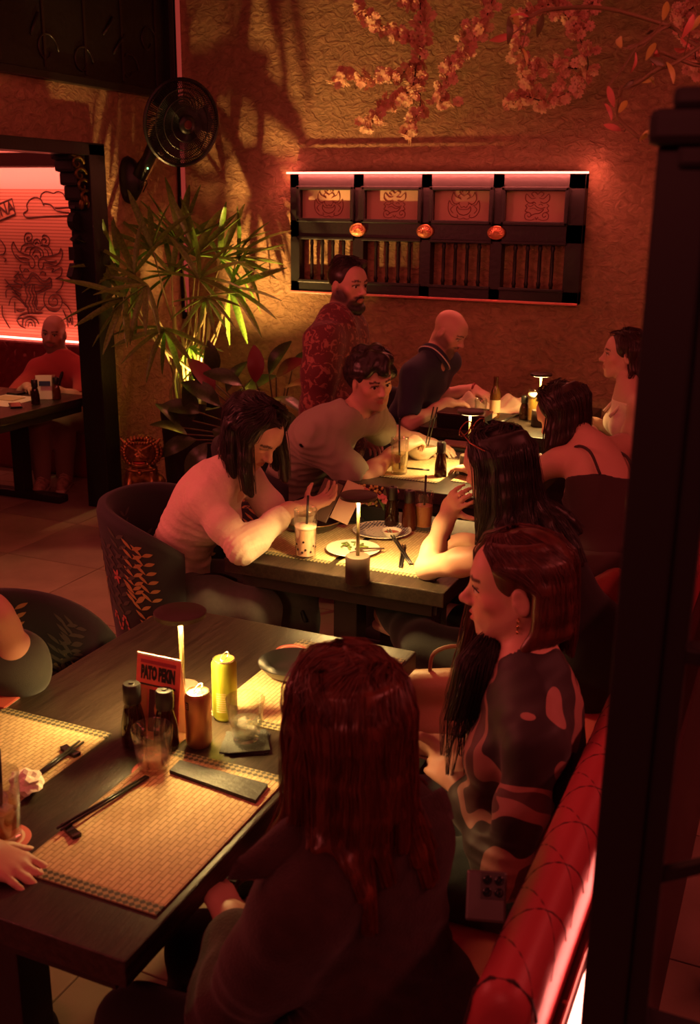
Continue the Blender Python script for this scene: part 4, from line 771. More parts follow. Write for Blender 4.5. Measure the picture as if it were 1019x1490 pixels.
# ---------------------------------------------------------------- continuous bodies: smooth-blended volumes meshed with surface nets
def nrm(v): v = np.asarray(v, float); return v/max(1e-9, np.linalg.norm(v))
class Vol:
    def __init__(s): s.p = []
    def cone(s, a, b, ra, rb, k=.02, op=1): s.p.append(('c', np.asarray(a, np.float32), np.asarray(b, np.float32), ra, rb, k, op)); return s
    def chain(s, pts, rs, k=.02):
        for i in range(len(pts)-1): s.cone(pts[i], pts[i+1], rs[i], rs[i+1], k)
        return s
    def ell(s, c, r, R=None, k=.02, op=1):
        R = np.eye(3) if R is None else np.asarray(R); s.p.append(('e', np.asarray(c, np.float32), np.asarray(r, np.float32), R.astype(np.float32), 0, k, op)); return s
    def plane(s, p, n, k=.003): s.p.append(('h', np.asarray(p, np.float32), nrm(n).astype(np.float32), 0, 0, k, -1)); return s   # cut away the side the normal points to
    def extend(s, o, off=0, k=None):
        for q in o.p:
            q = list(q)
            if off:
                if q[0] == 'c': q[3] += off; q[4] += off
                elif q[0] == 'e': q[2] = q[2]+np.float32(off)
            if k is not None: q[5] = k
            s.p.append(tuple(q))
        return s
    @staticmethod
    def dist(q, X):
        if q[0] == 'c':
            a, b = q[1], q[2]; ba = b-a; pa = X-a; h = np.clip((pa@ba)/max(1e-9, float(ba@ba)), 0, 1)
            return np.linalg.norm(pa-h[..., None]*ba, axis=-1)-(q[3]+(q[4]-q[3])*h)
        if q[0] == 'e':
            Y = (X-q[1])@q[3].T; k0 = np.linalg.norm(Y/q[2], axis=-1); k1 = np.linalg.norm(Y/(q[2]**2), axis=-1)
            return np.where(k1 > 1e-6, k0*(k0-1)/np.maximum(k1, 1e-6), -float(min(q[2])))
        return -((X-q[1])@q[2])
    @staticmethod
    def comb(d, e, k, op):
        if op > 0:
            h = np.maximum(k-np.abs(d-e), 0); return np.minimum(d, e)-h*h/(4*k)
        e = -e; h = np.maximum(k-np.abs(d-e), 0); return np.maximum(d, e)+h*h/(4*k)
    def mesh(s, h=.005, disp=None, margin=.02, dmax=.01):
        lo = np.full(3, 1e9); hi = -lo
        for q in s.p:
            if q[-1] < 0: continue
            if q[0] == 'c':
                for c, r in ((q[1], q[3]), (q[2], q[4])): lo = np.minimum(lo, c-r); hi = np.maximum(hi, c+r)
            else:
                e = np.sqrt(((q[3].T*q[2])**2).sum(1)); lo = np.minimum(lo, q[1]-e); hi = np.maximum(hi, q[1]+e)
        lo -= margin; hi += margin; B = 8
        nb = np.ceil((hi-lo)/(h*B)).astype(int)+1; n = nb*B
        bc = np.stack(np.meshgrid(*[np.arange(k) for k in nb], indexing='ij'), -1).reshape(-1, 3)
        cen = (lo+(bc*B+(B-1)/2)*h).astype(np.float32); hd = B*h*.87
        D = np.full(len(cen), 1e3, np.float32); pd = []
        for q in s.p:
            e = Vol.dist(q, cen).astype(np.float32); pd.append(e); D = Vol.comb(D, e, q[5], q[6])
        act = np.abs(D) < hd+dmax+.012
        idx = np.nonzero(act)[0]; off = np.stack(np.meshgrid(*[np.arange(B)]*3, indexing='ij'), -1).reshape(-1, 3)
        PTS = ((lo+bc[idx]*B*h)[:, None, :]+off[None]*h).astype(np.float32)
        F = np.full(PTS.shape[:2], 1e3, np.float32); run = np.full(len(idx), 1e3, np.float32)
        for q, e in zip(s.p, pd):
            e = e[idx]
            rel = (e < run+2.2*hd+q[5]) if q[6] > 0 else (e < 1.2*hd+q[5]+.01)
            if rel.any(): F[rel] = Vol.comb(F[rel], Vol.dist(q, PTS[rel]), q[5], q[6])
            run = Vol.comb(run, e, q[5], q[6])
        if disp is not None: F = F+disp(PTS.reshape(-1, 3)).reshape(F.shape).astype(np.float32)
        G = np.ones(n, np.float32).reshape(nb[0], B, nb[1], B, nb[2], B).transpose(0, 2, 4, 1, 3, 5).reshape(-1, B**3).copy()
        G[D < 0] = -1; G[idx] = F
        G = G.reshape(*nb, B, B, B).transpose(0, 3, 1, 4, 2, 5).reshape(n)
        return surface_nets(G, lo, h)
def surface_nets(G, lo, h):
    S = G < 0; n = np.array(G.shape)
    c = S[:-1, :-1, :-1].astype(np.int8)
    for a in ((1,0,0),(0,1,0),(0,0,1),(1,1,0),(1,0,1),(0,1,1),(1,1,1)):
        c = c+S[a[0]:n[0]-1+a[0], a[1]:n[1]-1+a[1], a[2]:n[2]-1+a[2]]
    cells = np.argwhere((c > 0) & (c < 8)); cid = np.full(n-1, -1, np.int64); cid[tuple(cells.T)] = np.arange(len(cells))
    acc = np.zeros((len(cells), 3)); cnt = np.zeros(len(cells))
    corners = [(i, j, k) for i in (0,1) for j in (0,1) for k in (0,1)]
    val = {q: G[cells[:,0]+q[0], cells[:,1]+q[1], cells[:,2]+q[2]] for q in corners}
    for q in corners:
        for ax in range(3):
            if q[ax]: continue
            r = list(q); r[ax] = 1; r = tuple(r); a, b = val[q], val[r]; m = (a < 0) != (b < 0)
            t = np.where(m, a/np.where(m, a-b, 1), 0); p = np.array(q, float)+np.zeros((len(cells), 3)); p[:, ax] = t
            acc[m] += p[m]; cnt[m] += 1
    V = lo+(cells+acc/np.maximum(cnt, 1)[:, None])*h
    Fs = []
    for ax in range(3):
        u, v = (ax+1) % 3, (ax+2) % 3
        sl0 = [slice(1, -1)]*3; sl1 = [slice(1, -1)]*3; sl0[ax] = slice(0, -1); sl1[ax] = slice(1, None)
        a = S[tuple(sl0)]; b = S[tuple(sl1)]; e = np.argwhere(a != b); fl = a[tuple(e.T)]
        base = e.copy(); base[:, u] += 1; base[:, v] += 1
        def g(du, dv):
            q = base.copy(); q[:, u] -= du; q[:, v] -= dv; return cid[tuple(q.T)]
        quad = np.stack([g(1,1), g(0,1), g(0,0), g(1,0)], 1); quad[~fl] = quad[~fl][:, ::-1]; Fs.append(quad)
    Fq = np.concatenate(Fs); Fq = Fq[(Fq >= 0).all(1)]
    return V, Fq
def relax(V, F, it=1, lam=.5):
    E = np.concatenate([F[:, [i, (i+1) % 4]] for i in range(4)]); 
    for _ in range(it):
        acc = np.zeros_like(V); c = np.zeros(len(V))
        for d in range(3): acc[:, d] = np.bincount(E[:,0], V[E[:,1], d], len(V))+np.bincount(E[:,1], V[E[:,0], d], len(V))
        c = np.bincount(E[:,0], minlength=len(V))+np.bincount(E[:,1], minlength=len(V))
        V = V+lam*(acc/np.maximum(c,1)[:,None]-V)
    return V
def vol_obj(name, vol, material, parent, h=.005, disp=None, colors=None, smooth_it=1, dmax=.01):
    V, F = vol.mesh(h, disp, dmax=dmax)
    if smooth_it: V = relax(V, F, smooth_it)
    Vl = V-np.array(parent.location) if parent is not None else V
    me = bpy.data.meshes.new(name); me.vertices.add(len(V)); me.vertices.foreach_set('co', Vl.astype(np.float32).ravel())
    me.loops.add(F.size); me.loops.foreach_set('vertex_index', F.astype(np.int32).ravel()); me.polygons.add(len(F))
    me.polygons.foreach_set('loop_start', np.arange(0, F.size, 4, dtype=np.int32)); me.polygons.foreach_set('loop_total', np.full(len(F), 4, np.int32))
    me.polygons.foreach_set('use_smooth', np.ones(len(F), bool)); me.update(); me.validate()
    me.materials.append(material)
    if colors is not None:
        at = me.color_attributes.new('Col', 'FLOAT_COLOR', 'POINT'); c = np.ones((len(V), 4), np.float32); c[:, :3] = colors(V); at.data.foreach_set('color', c.ravel())
    o = bpy.data.objects.new(name, me); COL.objects.link(o)
    if parent is not None: o.parent = parent
    return o
# ================================================================ PEOPLE
def frame(f, u=(0,0,1)):
    y = nrm(f); x = nrm(np.cross(y, u)); z = np.cross(x, y); return np.stack([x, y, z])   # rows: right, forward, up
class Head:
    def __init__(s, c, f, u=(0,0,1), k=1.0): s.c = np.asarray(c, float); s.R = frame(f, u); s.k = k
    def w(s, p): return s.c+np.asarray(p, float)*s.k @ s.R
    def l(s, V): return (V-s.c) @ s.R.T/s.k
def add_head(v, H, fem=False, lids=True, nose=1., smile=0.):
    k = H.k; W = H.w
    def E(c, r, kk=.02, op=1, R=None): v.ell(W(c), np.array(r)*k, H.R if R is None else R @ H.R, kk*k, op)
    def C(a, b, ra, rb, kk=.015, op=1): v.cone(W(a), W(b), ra*k, rb*k, kk*k, op)
    jw = .9 if fem else 1.
    E((0,-.012,.030), (.074,.095,.083)); E((0,.028,-.032), (.060,.062,.082), .03); E((0,.055,.035), (.052,.03,.045), .03)
    for s in (-1, 1):
        C((s*.056*jw,-.005,-.045), (s*.020,.062,-.100), .019, .013, .03); E((s*.042,.052,-.022), (.020,.020,.018), .02)
    E((0,.070,-.102), (.017,.014,.014), .02); C((-.030,.080,.022), (.030,.080,.022), .009 if fem else .012, .009 if fem else .012, .02)
    E((0,.072,-.062), (.030,.018,.026), .02)
    for s in (-1, 1): E((s*.031,.094,.002), (.019,.013,.011), .012, -1)
    n = nose
    C((0,.082,.012), (0,.086+.020*n,-.026), .0075, .0105, .012); E((0,.088+.022*n,-.030), (.0105,.010,.0095), .008)
    for s in (-1, 1): E((s*.0115,.094+.004*n,-.034), (.0078,.010,.0075), .006)
    for s in (-1, 1): E((s*.006,.104,-.041), (.0035,.005,.003), .003, -1)
    # lips
    dz = .006*smile; dy = -.004*smile
    for s in (-1, 1):
        C((0,.0935,-.060), (s*.022,.080+dy,-.064+dz), .0060, .0026, .004); C((0,.0920,-.0705), (s*.021,.080+dy,-.066+dz), .0068, .0028, .004)
    C((-.022,.096,-.0652), (.022,.096,-.0652), .0016+.002*smile, .0016+.002*smile, .002, -1)
    if lids:
        for s in (-1, 1):
            P = [(s*.0465,.0735,.000), (s*.039,.0825,.0095), (s*.031,.0862,.0112), (s*.022,.084,.0075), (s*.016,.080,-.002)]
            for a, b in zip(P, P[1:]): C(a, b, .0030, .0030, .003)
            P = [(s*.0465,.0735,-.001), (s*.038,.0812,-.0090), (s*.030,.0838,-.0102), (s*.021,.0826,-.0080), (s*.016,.080,-.003)]
            for a, b in zip(P, P[1:]): C(a, b, .0026, .0026, .003)
    for s in (-1, 1):
        t = .25; Re = np.array([[1,0,0],[0,math.cos(t),-math.sin(t)],[0,math.sin(t),math.cos(t)]])
        E((s*.0785,-.012,-.010), (.0075,.0185,.031), .008, 1, Re); E((s*.0865,-.009,-.006), (.0065,.011,.019), .006, -1, Re); E((s*.080,-.002,-.014), (.005,.006,.008), .005, 1, Re)
def add_eyes(par, H, gaze=(0,1,0), iris=(.035,.018,.01)):
    g = nrm(gaze)
    for s in (-1, 1):
        c = np.array((s*.0310,.0752,.000)); o = MB(); o.ball(tuple(H.w(c)), .0118*H.k, 14); e = o.build('eye', mat('sclera', (.72,.62,.55), .15, spec=.6), par, smooth=True, world=True)
        o = MB(); q = Vector(g @ H.R).to_track_quat('Z', 'Y').to_matrix(); o.lathe([(.0062*H.k, .0103*H.k), (.0045*H.k, .0112*H.k), (.0005, .0121*H.k)], 12, tuple(H.w(c)), M=q)
        o.build('iris', mat('iris_dark', iris, .12, spec=.7), par, smooth=True, world=True)
        o = MB(); o.tube([tuple(H.w(q)) for q in catmull([(s*.0490,.0745,.000), (s*.040,.0855,.0078), (s*.031,.0892,.0090), (s*.022,.087,.0058), (s*.0155,.083,-.002)], 3)], .0013*H.k, 5); o.build('eyelashes', mat('lash_black', (.012,.008,.007), .6), par, smooth=True, world=True)
def add_hand(v, w, d, n, side, s=1., curl=(.35,.45,.3), spread=.08, tcurl=.5, fk=None, thumb=(.55,.75,.30)):
    d = nrm(d); n = nrm(np.asarray(n, float)-d*(np.asarray(n) @ d)); a = np.cross(d, n) if side == 'R' else np.cross(n, d); w = np.asarray(w, float)
    R = np.stack([a, d, n]); v.ell(w+d*.048*s+n*.002*s, np.array((.036,.050,.0135))*s, R, .012)
    v.cone(w-d*.02*s, w+d*.02*s, .022*s, .021*s, .02)
    tips = []
    for k in range(4):
        b = w+d*(.086, .090, .086, .078)[k]*s+a*(.029-.0195*k)*s; dk = nrm(d+a*spread*(1.5-k)); nk = nrm(n-dk*(n @ dk))
        v.cone(w+d*.012*s+a*(.015-.010*k)*s, b, .0125*s, .0098*s, .010)
        L = (.070, .078, .072, .056)[k]*s; th = 0; p = b; r = (.0089, .0091, .0087, .0078)[k]*s; cc = curl if fk is None else fk[k]
        for j, fr in enumerate((.45, .30, .25)):
            th += cc[j]; q = p+(dk*math.cos(th)+nk*math.sin(th))*L*fr; v.cone(p, q, r*(1-.09*j), r*(1-.09*(j+1)), .0045); p = q
        tips.append(p)
    b = w+d*.022*s+a*.024*s+n*.004*s; t1 = nrm(d*thumb[0]+a*thumb[1]+n*thumb[2]); p1 = b+t1*.040*s; t2 = nrm(t1+d*tcurl+n*.2*tcurl); p2 = p1+t2*.032*s; t3 = nrm(t2+d*tcurl*.5); p3 = p2+t3*.024*s
    v.cone(b, p1, .0145*s, .0105*s, .012); v.cone(p1, p2, .0100*s, .0090*s, .004); v.cone(p2, p3, .0090*s, .0072*s, .004)
    return tips
def torso(v, J, fem=False, wd=1., off=0., bust=1.):
    pel, nek = J['pel'], J['nek']; z = nrm(nek-pel); x = nrm(J['shR']-J['shL']); x = nrm(x-z*(x @ z)); y = np.cross(z, x); R = np.stack([x, y, z]); L = np.linalg.norm(nek-pel)
    mid = J.get('mid'); 
    def at(t): return pel+(nek-pel)*t if mid is None else (1-t)**2*pel+2*t*(1-t)*mid+t*t*nek
    c = (.140 if fem else .160)*wd; o = off
    v.ell(at(.72), (c+o, .100+o, .165+o), R, .06); v.ell(at(.38), ((.118 if fem else .145)*wd+o, .093+o, .15+o), R, .06); v.ell(at(.06), (.155*wd+o, .115+o, .12+o), R, .06)
    for s, k in ((1, 'shR'), (-1, 'shL')):
        v.cone(at(.90), J[k]-z*.005, .062+o, .050+o, .05); v.cone(nek+z*.02, J[k]*.62+nek*.38, .042+o, .038+o, .05)
        if fem: v.ell(at(.66)+y*.075+x*s*.068, (.058*bust+o, .056*bust+o, .058*bust+o), R, .04)
    return R, at
def arm(v, a, b, c, o=0, k=1., kk=.03, t0=0, t1=2.):
    """upper arm a-b and forearm b-c; t0..t1 in segments picks a stretch (for sleeves)"""
    pts = [(a, .048), (a*.5+b*.5, .043), (b, .036), (b*.72+c*.28, .038), (b*.3+c*.7, .029), (c, .0235)]; T = [0, .5, 1, 1.28, 1.7, 2.0]
    for i in range(5):
        if T[i] >= t1-1e-6: break
        p, q = pts[i], pts[i+1]; f = min(1, (t1-T[i])/(T[i+1]-T[i])); e = p[0]+(q[0]-p[0])*f; r = p[1]+(q[1]-p[1])*f
        v.cone(p[0], e, p[1]*k+o, r*k+o, kk)
def leg(v, a, b, c, o=0, k=1.):
    v.chain([a, a*.5+b*.5, b, b*.7+c*.3, c], [(.085*k+o), (.075*k+o), (.056*k+o), (.055*k+o), (.040*k+o)], .03)
def folds(amp=.004, f=22., seed=0, aniso=(1,1,1)):
    g = np.random.default_rng(seed); D = [(nrm(g.normal(size=3)*np.array(aniso))*f*q).astype(np.float32) for q in (1, 1.6, 2.5, .45, .7)]; P = g.random(5)*6; amp = amp*1.7
    def fn(X):
        w = np.sin(X @ D[3]+P[3])*2.2; u = np.sin(X @ D[4]+P[4]+w)
        r = lambda t: 1-2*np.abs(np.sin(t*.5))**.8
        return -amp*(r(X @ D[0]+P[0]+w)*.5*(1+u)*.6+.32*r(X @ D[1]+P[1]+1.5*u)+.22*np.sin(X @ D[2]+P[2]+w))
    return fn
def creases(base, L):
    """adds bunched cloth folds: (centre, direction across the folds, reach, wavelength, depth)"""
    def fn(X):
        d = base(X)
        for c, u, r, wl, a in L:
            q = X-np.asarray(c, np.float32); t = q @ nrm(u).astype(np.float32); n = np.linalg.norm(q, axis=1); w = np.clip(1-n/r, 0, 1)**.7
            side = q @ np.array((.9,.5,.6), np.float32)*18; d = d+a*w*(np.abs(np.sin(t*PI/wl+side*.5+.8*np.sin(side*1.3)))-.6)
        return d.astype(np.float32)
    return fn
def neck_axis(J, H): return nrm(H.w((0,-.02,-.06))-J['nek'])
def neck_hole(c, J, H, r, lift=.012): a = neck_axis(J, H); c.cone(J['nek']+a*(lift+r*.75), J['nek']+a*.20, r, r*1.5, .006, -1)
def ring(par, J, H, r, lift, tr, m, name='neckband', front=0., R=None, sx=1.):
    a = neck_axis(J, H); x = nrm(np.cross(a, (0.3,.9,.1))); y = np.cross(a, x); s = MB()
    P = []
    for t in np.linspace(0, 2*PI, 29):
        q = x*math.cos(t)+y*math.sin(t); d = 0 if R is None else max(0, float(q @ R[1])); P.append(tuple(J['nek']+a*(lift-front*d*d)+q*(r+front*.6*d*d)))
    s.tube(P, tr, 6, False); return s.build(name, m, par, smooth=True, world=True)
def skin_colors(H, base, lips=(.42,.12,.10), brow=None, stubble=None, extra=None):
    base = np.array(base)
    def fn(V):
        n = len(V); c = np.tile(base, (n, 1)); P = H.l(V)
        def blend(m, col): c[:] = c*(1-m[:, None])+np.array(col)*m[:, None]
        def el(cc, r, soft=.35): d = np.linalg.norm((P-np.array(cc))/np.array(r), axis=1); return np.clip((1+soft-d)/soft, 0, 1)
        blend(.35*el((.045,.065,-.03), (.03,.03,.025), .8), base*np.array((1.1,.7,.65))); blend(.35*el((-.045,.065,-.03), (.03,.03,.025), .8), base*np.array((1.1,.7,.65)))
        if stubble is not None:
            col, am = stubble; m = np.maximum(el((0,.06,-.095), (.06,.055,.038), .5), el((0,.09,-.052), (.032,.025,.007), .6)); m = np.maximum(m, el((.055,.01,-.065), (.03,.045,.045), .6)); m = np.maximum(m, el((-.055,.01,-.065), (.03,.045,.045), .6)); blend(am*m, col)
        blend(.85*el((0,.094,-.065), (.0235,.016,.0105), .25), lips)
        if brow is not None:
            for s in (-1, 1):
                q = np.abs(P[:, 2]-(.0235+.006*np.clip(1-np.abs((P[:, 0]*s-.034)/.02), 0, 1))) < .0042; m = q & (P[:, 0]*s > .012) & (P[:, 0]*s < .052) & (P[:, 1] > .04); blend(m*.9, brow)
                lash = (np.abs(P[:, 0]*s-.031) < .017) & (np.abs(P[:, 2]-.0085) < .0034) & (P[:, 1] > .07); blend(lash*.75, (.03,.015,.012))
        if extra is not None: extra(P, V, blend, el)
        return c
    return fn
SKIN = mat('skin', (.6,.35,.25), .48, spec=.4, attr='Col', bump=.03, bscale=350)
def hair_mat(name, col, rough=.38): return mat(name, col, rough, spec=.5, var=.35, vscale=60, stretch=(1,1,.15))
class Strands:
    def __init__(s): s.V = []; s.F = []; s.n = 0
    def build(s, name, m, parent, smooth=True):
        V = np.concatenate(s.V); F = np.concatenate(s.F); l = np.array(parent.parent.location) if parent.parent is not None else 0
        me = bpy.data.meshes.new(name); me.vertices.add(len(V)); me.vertices.foreach_set('co', (V-l).astype(np.float32).ravel()); me.loops.add(F.size); me.loops.foreach_set('vertex_index', F.astype(np.int32).ravel()); me.polygons.add(len(F))
        me.polygons.foreach_set('loop_start', np.arange(0, F.size, 4, dtype=np.int32)); me.polygons.foreach_set('loop_total', np.full(len(F), 4, np.int32)); me.polygons.foreach_set('use_smooth', np.ones(len(F), bool)); me.update(); me.validate(); me.materials.append(m)
        o = bpy.data.objects.new(name, me); COL.objects.link(o); o.parent = parent; return o
def tuft(S, pts, rad, n, sr, jit=.004, seg=10, seed=0, wave=0.):
    g = np.random.default_rng(seed); C = np.array(catmull(pts, 4)); m = len(C); R = np.interp(np.linspace(0, 1, m), np.linspace(0, 1, len(rad)), rad); T = np.gradient(C, axis=0); T /= np.linalg.norm(T, axis=1)[:, None]+1e-9
    idx = np.unique(np.linspace(0, m-1, min(seg, m)).astype(int)); C, R, T = C[idx], R[idx], T[idx]; k = len(idx)
    a = g.random(n)*2*PI; rr = np.sqrt(.75+.75*g.random(n))*1.12; ref = np.stack([np.cos(a), np.sin(a), .3*np.sin(2*a)], 1)
    Q = ref[:, None]-T[None]*(ref @ T.T)[..., None]; Q /= np.linalg.norm(Q, axis=2)[..., None]+1e-6; B = np.cross(T[None], Q)
    e = np.where(g.random(n) < .75, 1., .6+.4*g.random(n)); u = e[:, None]*np.linspace(0, 1, k)[None]*(k-1); i0 = np.minimum(u.astype(int), k-2); f = (u-i0)[..., None]
    P0 = C[None]+Q*(R[None, :, None]*rr[:, None, None])+g.normal(size=(n, k, 3))*jit*.25+B*(wave*np.sin(np.arange(k)*.9*1.2+g.random((n, 1))*6))[..., None]
    ar = np.arange(n)[:, None]; P = P0[ar, i0]*(1-f)+P0[ar, i0+1]*f; r = (sr*(1-.5*np.linspace(0, 1, k)))[None, :, None]
    V = np.stack([P+r*(Q*math.cos(t)+B*math.sin(t)) for t in (0, 2*PI/3, 4*PI/3)], 2).reshape(-1, 3)
    base = (np.arange(n)[:, None]*k+np.arange(k-1)[None])[..., None]*3; F = np.stack([np.stack([base+q, base+(q+1) % 3, base+3+(q+1) % 3, base+3+q], -1) for q in range(3)], -2).reshape(-1, 4)
    S.V.append(V); S.F.append(F+S.n); S.n += len(V)
def sleeve_end(c, a, b, t, r):
    """open, crisp sleeve hem at fraction t of the bone a-b"""
    d = nrm(b-a); e = a+(b-a)*t; c.cone(e+d*(r*1.0+.004), e+d*(r*1.0+.035), r*1.08, r*1.2, .004, -1)
def cuff(par, a, b, t, r, tr, m, name='cuff'):
    d = nrm(b-a); e = a+(b-a)*t; x = nrm(np.cross(d, (.3,.2,.9))); y = np.cross(d, x); q = MB(); q.tube([tuple(e+(x*math.cos(w)+y*math.sin(w))*r) for w in np.linspace(0, 2*PI, 21)], tr, 6, False); return q.build(name, m, par, smooth=True, world=True)
def scalp(H, th, ph, lift=1.):   # polar angle from the crown, azimuth 0 = face, +90 = right
    th, ph = math.radians(th), math.radians(ph); return H.w((.079*lift*math.sin(th)*math.sin(ph), -.012+.100*lift*math.sin(th)*math.cos(ph), .030+.089*lift*math.cos(th)))
def push(p, vol, r):
    p = np.asarray(p, np.float32)
    for _ in range(3):
        d = 1e3
        def ev(x):
            d = np.full(len(x), 1e3, np.float32)
            for q in vol.p:
                if q[6] > 0 and q[0] != 'h': d = np.minimum(d, Vol.dist(q, x))
            return d
        X = np.stack([p]+[p+np.eye(3, dtype=np.float32)[i]*.004 for i in range(3)]); d = ev(X)
        if d[0] >= r: break
        g = d[1:]-d[0]; g = g/(np.linalg.norm(g)+1e-9); p = p+g*(r-d[0])
    return p
def long_hair(par, H, m, body, length, azim, n=40, r0=.016, r1=.008, drift=(0,0,0), part=0, h=.005, sr=.0013, seed=1, wave=.0, top=True, name='hair', spread=1., disp=None, lenfn=None):
    v = Vol(); S = Strands(); g = np.random.default_rng(seed)
    v.ell(H.w((0,-.016,.034)), np.array((.0815,.100,.088))*H.k, H.R, .02)
    v.ell(H.w((0,.098,-.052)), np.array((.066,.080,.100))*H.k, H.R, .012, -1)      # open at the face
    G = []
    for i, ph in enumerate(azim):
        roots = [(12, ph*.4), (35, ph*.75), (62, ph), (90, ph)]
        P = [scalp(H, t, a, 1.045) for t, a in roots]; p = scalp(H, 104, ph, 1.03)
        L = length*(lenfn(ph) if lenfn else 1); ns = max(3, int(L/.05)); out = nrm((p-H.c)*[1,1,0])*.012*spread
        for j in range(ns):
            P.append(push(p, body, r0*.8)); p = P[-1]+np.array((0,0,-L/ns))+np.array(drift)*L/ns+out*(.5 if j < 2 else -.15)+g.normal(size=3)*.003
        G.append(P); nn = len(P); rr = [r0*.7, r0, r0*1.1]+[r0*1.15*(1-.0*j)+(r1-r0)*(j/(nn-3)) for j in range(nn-3)]
        v.chain(P[2:], [x*.82 for x in rr[2:]], .012); tuft(S, P, rr, n, sr, seed=seed*100+i, wave=wave)
    if top:     # strands combed from the parting over the crown
        for i in range(26):
            y = .075-.15*(i/25); 
            for s in (-1, 1):
                a = 62+ (118-62)*(i/25); P = [H.w((part+.003*s, y, .118-2.2*(y+.012)**2*1.0)), scalp(H, 38, s*a*.9, 1.07), scalp(H, 66, s*(a+4), 1.07), scalp(H, 92, s*(a+10), 1.06), scalp(H, 112, s*(a+14), 1.05)]
                tuft(S, P, [.006,.009,.010,.009,.004], max(4, n//5), sr, seed=seed*77+i*2+s)
    o = vol_obj(name, v, m, par, h, disp=disp, smooth_it=2); S.build('strands', m, o)
    return o
def person(base, label): return thing('person', label, 'person', base)
def info(n, J):
    def L(a, b): return round(float(np.linalg.norm(J[a]-J[b])), 2) if a in J and b in J else None
    print('P', n, 'sh', L('shL','shR'), 'ua', L('shL','elL'), L('shR','elR'), 'fa', L('elL','wrL'), L('elR','wrR'), 'spine', L('pel','nek'), 'nekhead', L('nek','hd'), 'th', L('hpL','knL'), 'head', J['hd'].round(2), 'pel', J['pel'].round(2))
A = np.array
def cloth(name, col, rough=.85, **k): return mat(name, col, rough, spec=.2, sheen=.15, bump=k.pop('bump', .15), bscale=k.pop('bscale', 400), **k)
def shoe(par, a, d, m, sole, name='shoe'):
    d = nrm(d); v = Vol(); a = A(a); v.cone(a+d*.0+A((0,0,-.02)), a+d*.13+A((0,0,-.045)), .042, .034, .03); v.cone(a-d*.03+A((0,0,-.035)), a+d*.16+A((0,0,-.055)), .036, .030, .03); v.cone(a+A((0,0,.02)), a+A((0,0,-.02)), .040, .040, .03)
    v.plane(a+A((0,0,-.075)), (0,0,-1)); o = vol_obj(name, v, m, par, .009)
    s = Vol(); s.cone(a-d*.035+A((0,0,-.072)), a+d*.165+A((0,0,-.075)), .040, .034, .01); s.plane(a+A((0,0,-.062)), (0,0,1)); s.plane(a+A((0,0,-.088)), (0,0,-1)); 
    so = vol_obj('sole', s, sole, o, .009, smooth_it=0); so.data.transform(Matrix.Translation(-Vector(par.location)))
    L = MB(); side = nrm(np.cross(d, (0,0,1)))
    for i in range(4):
        c = a+d*(.03+.025*i)+A((0,0,.028-.012*i)); L.tube([tuple(c-side*.024+A((0,0,-.006))), tuple(c+A((0,0,.004))), tuple(c+side*.024+A((0,0,-.006)))], .0035, 5)
    lo = L.build('laces', mat('laces_pale', (.6,.4,.3), .8), o, smooth=True); lo.data.transform(Matrix.Translation(-Vector(par.location)))
    return o
def ik(a, c, L1, L2, pole):
    """elbow between shoulder a and wrist c, bent towards the pole direction"""
    a, c = A(a), A(c); d = np.linalg.norm(c-a); u = (c-a)/d; d = min(d, (L1+L2)*.995); x = (L1*L1-L2*L2+d*d)/(2*d); h = math.sqrt(max(0, L1*L1-x*x)); p = nrm(A(pole)-u*(A(pole) @ u)); return a+u*x+p*h
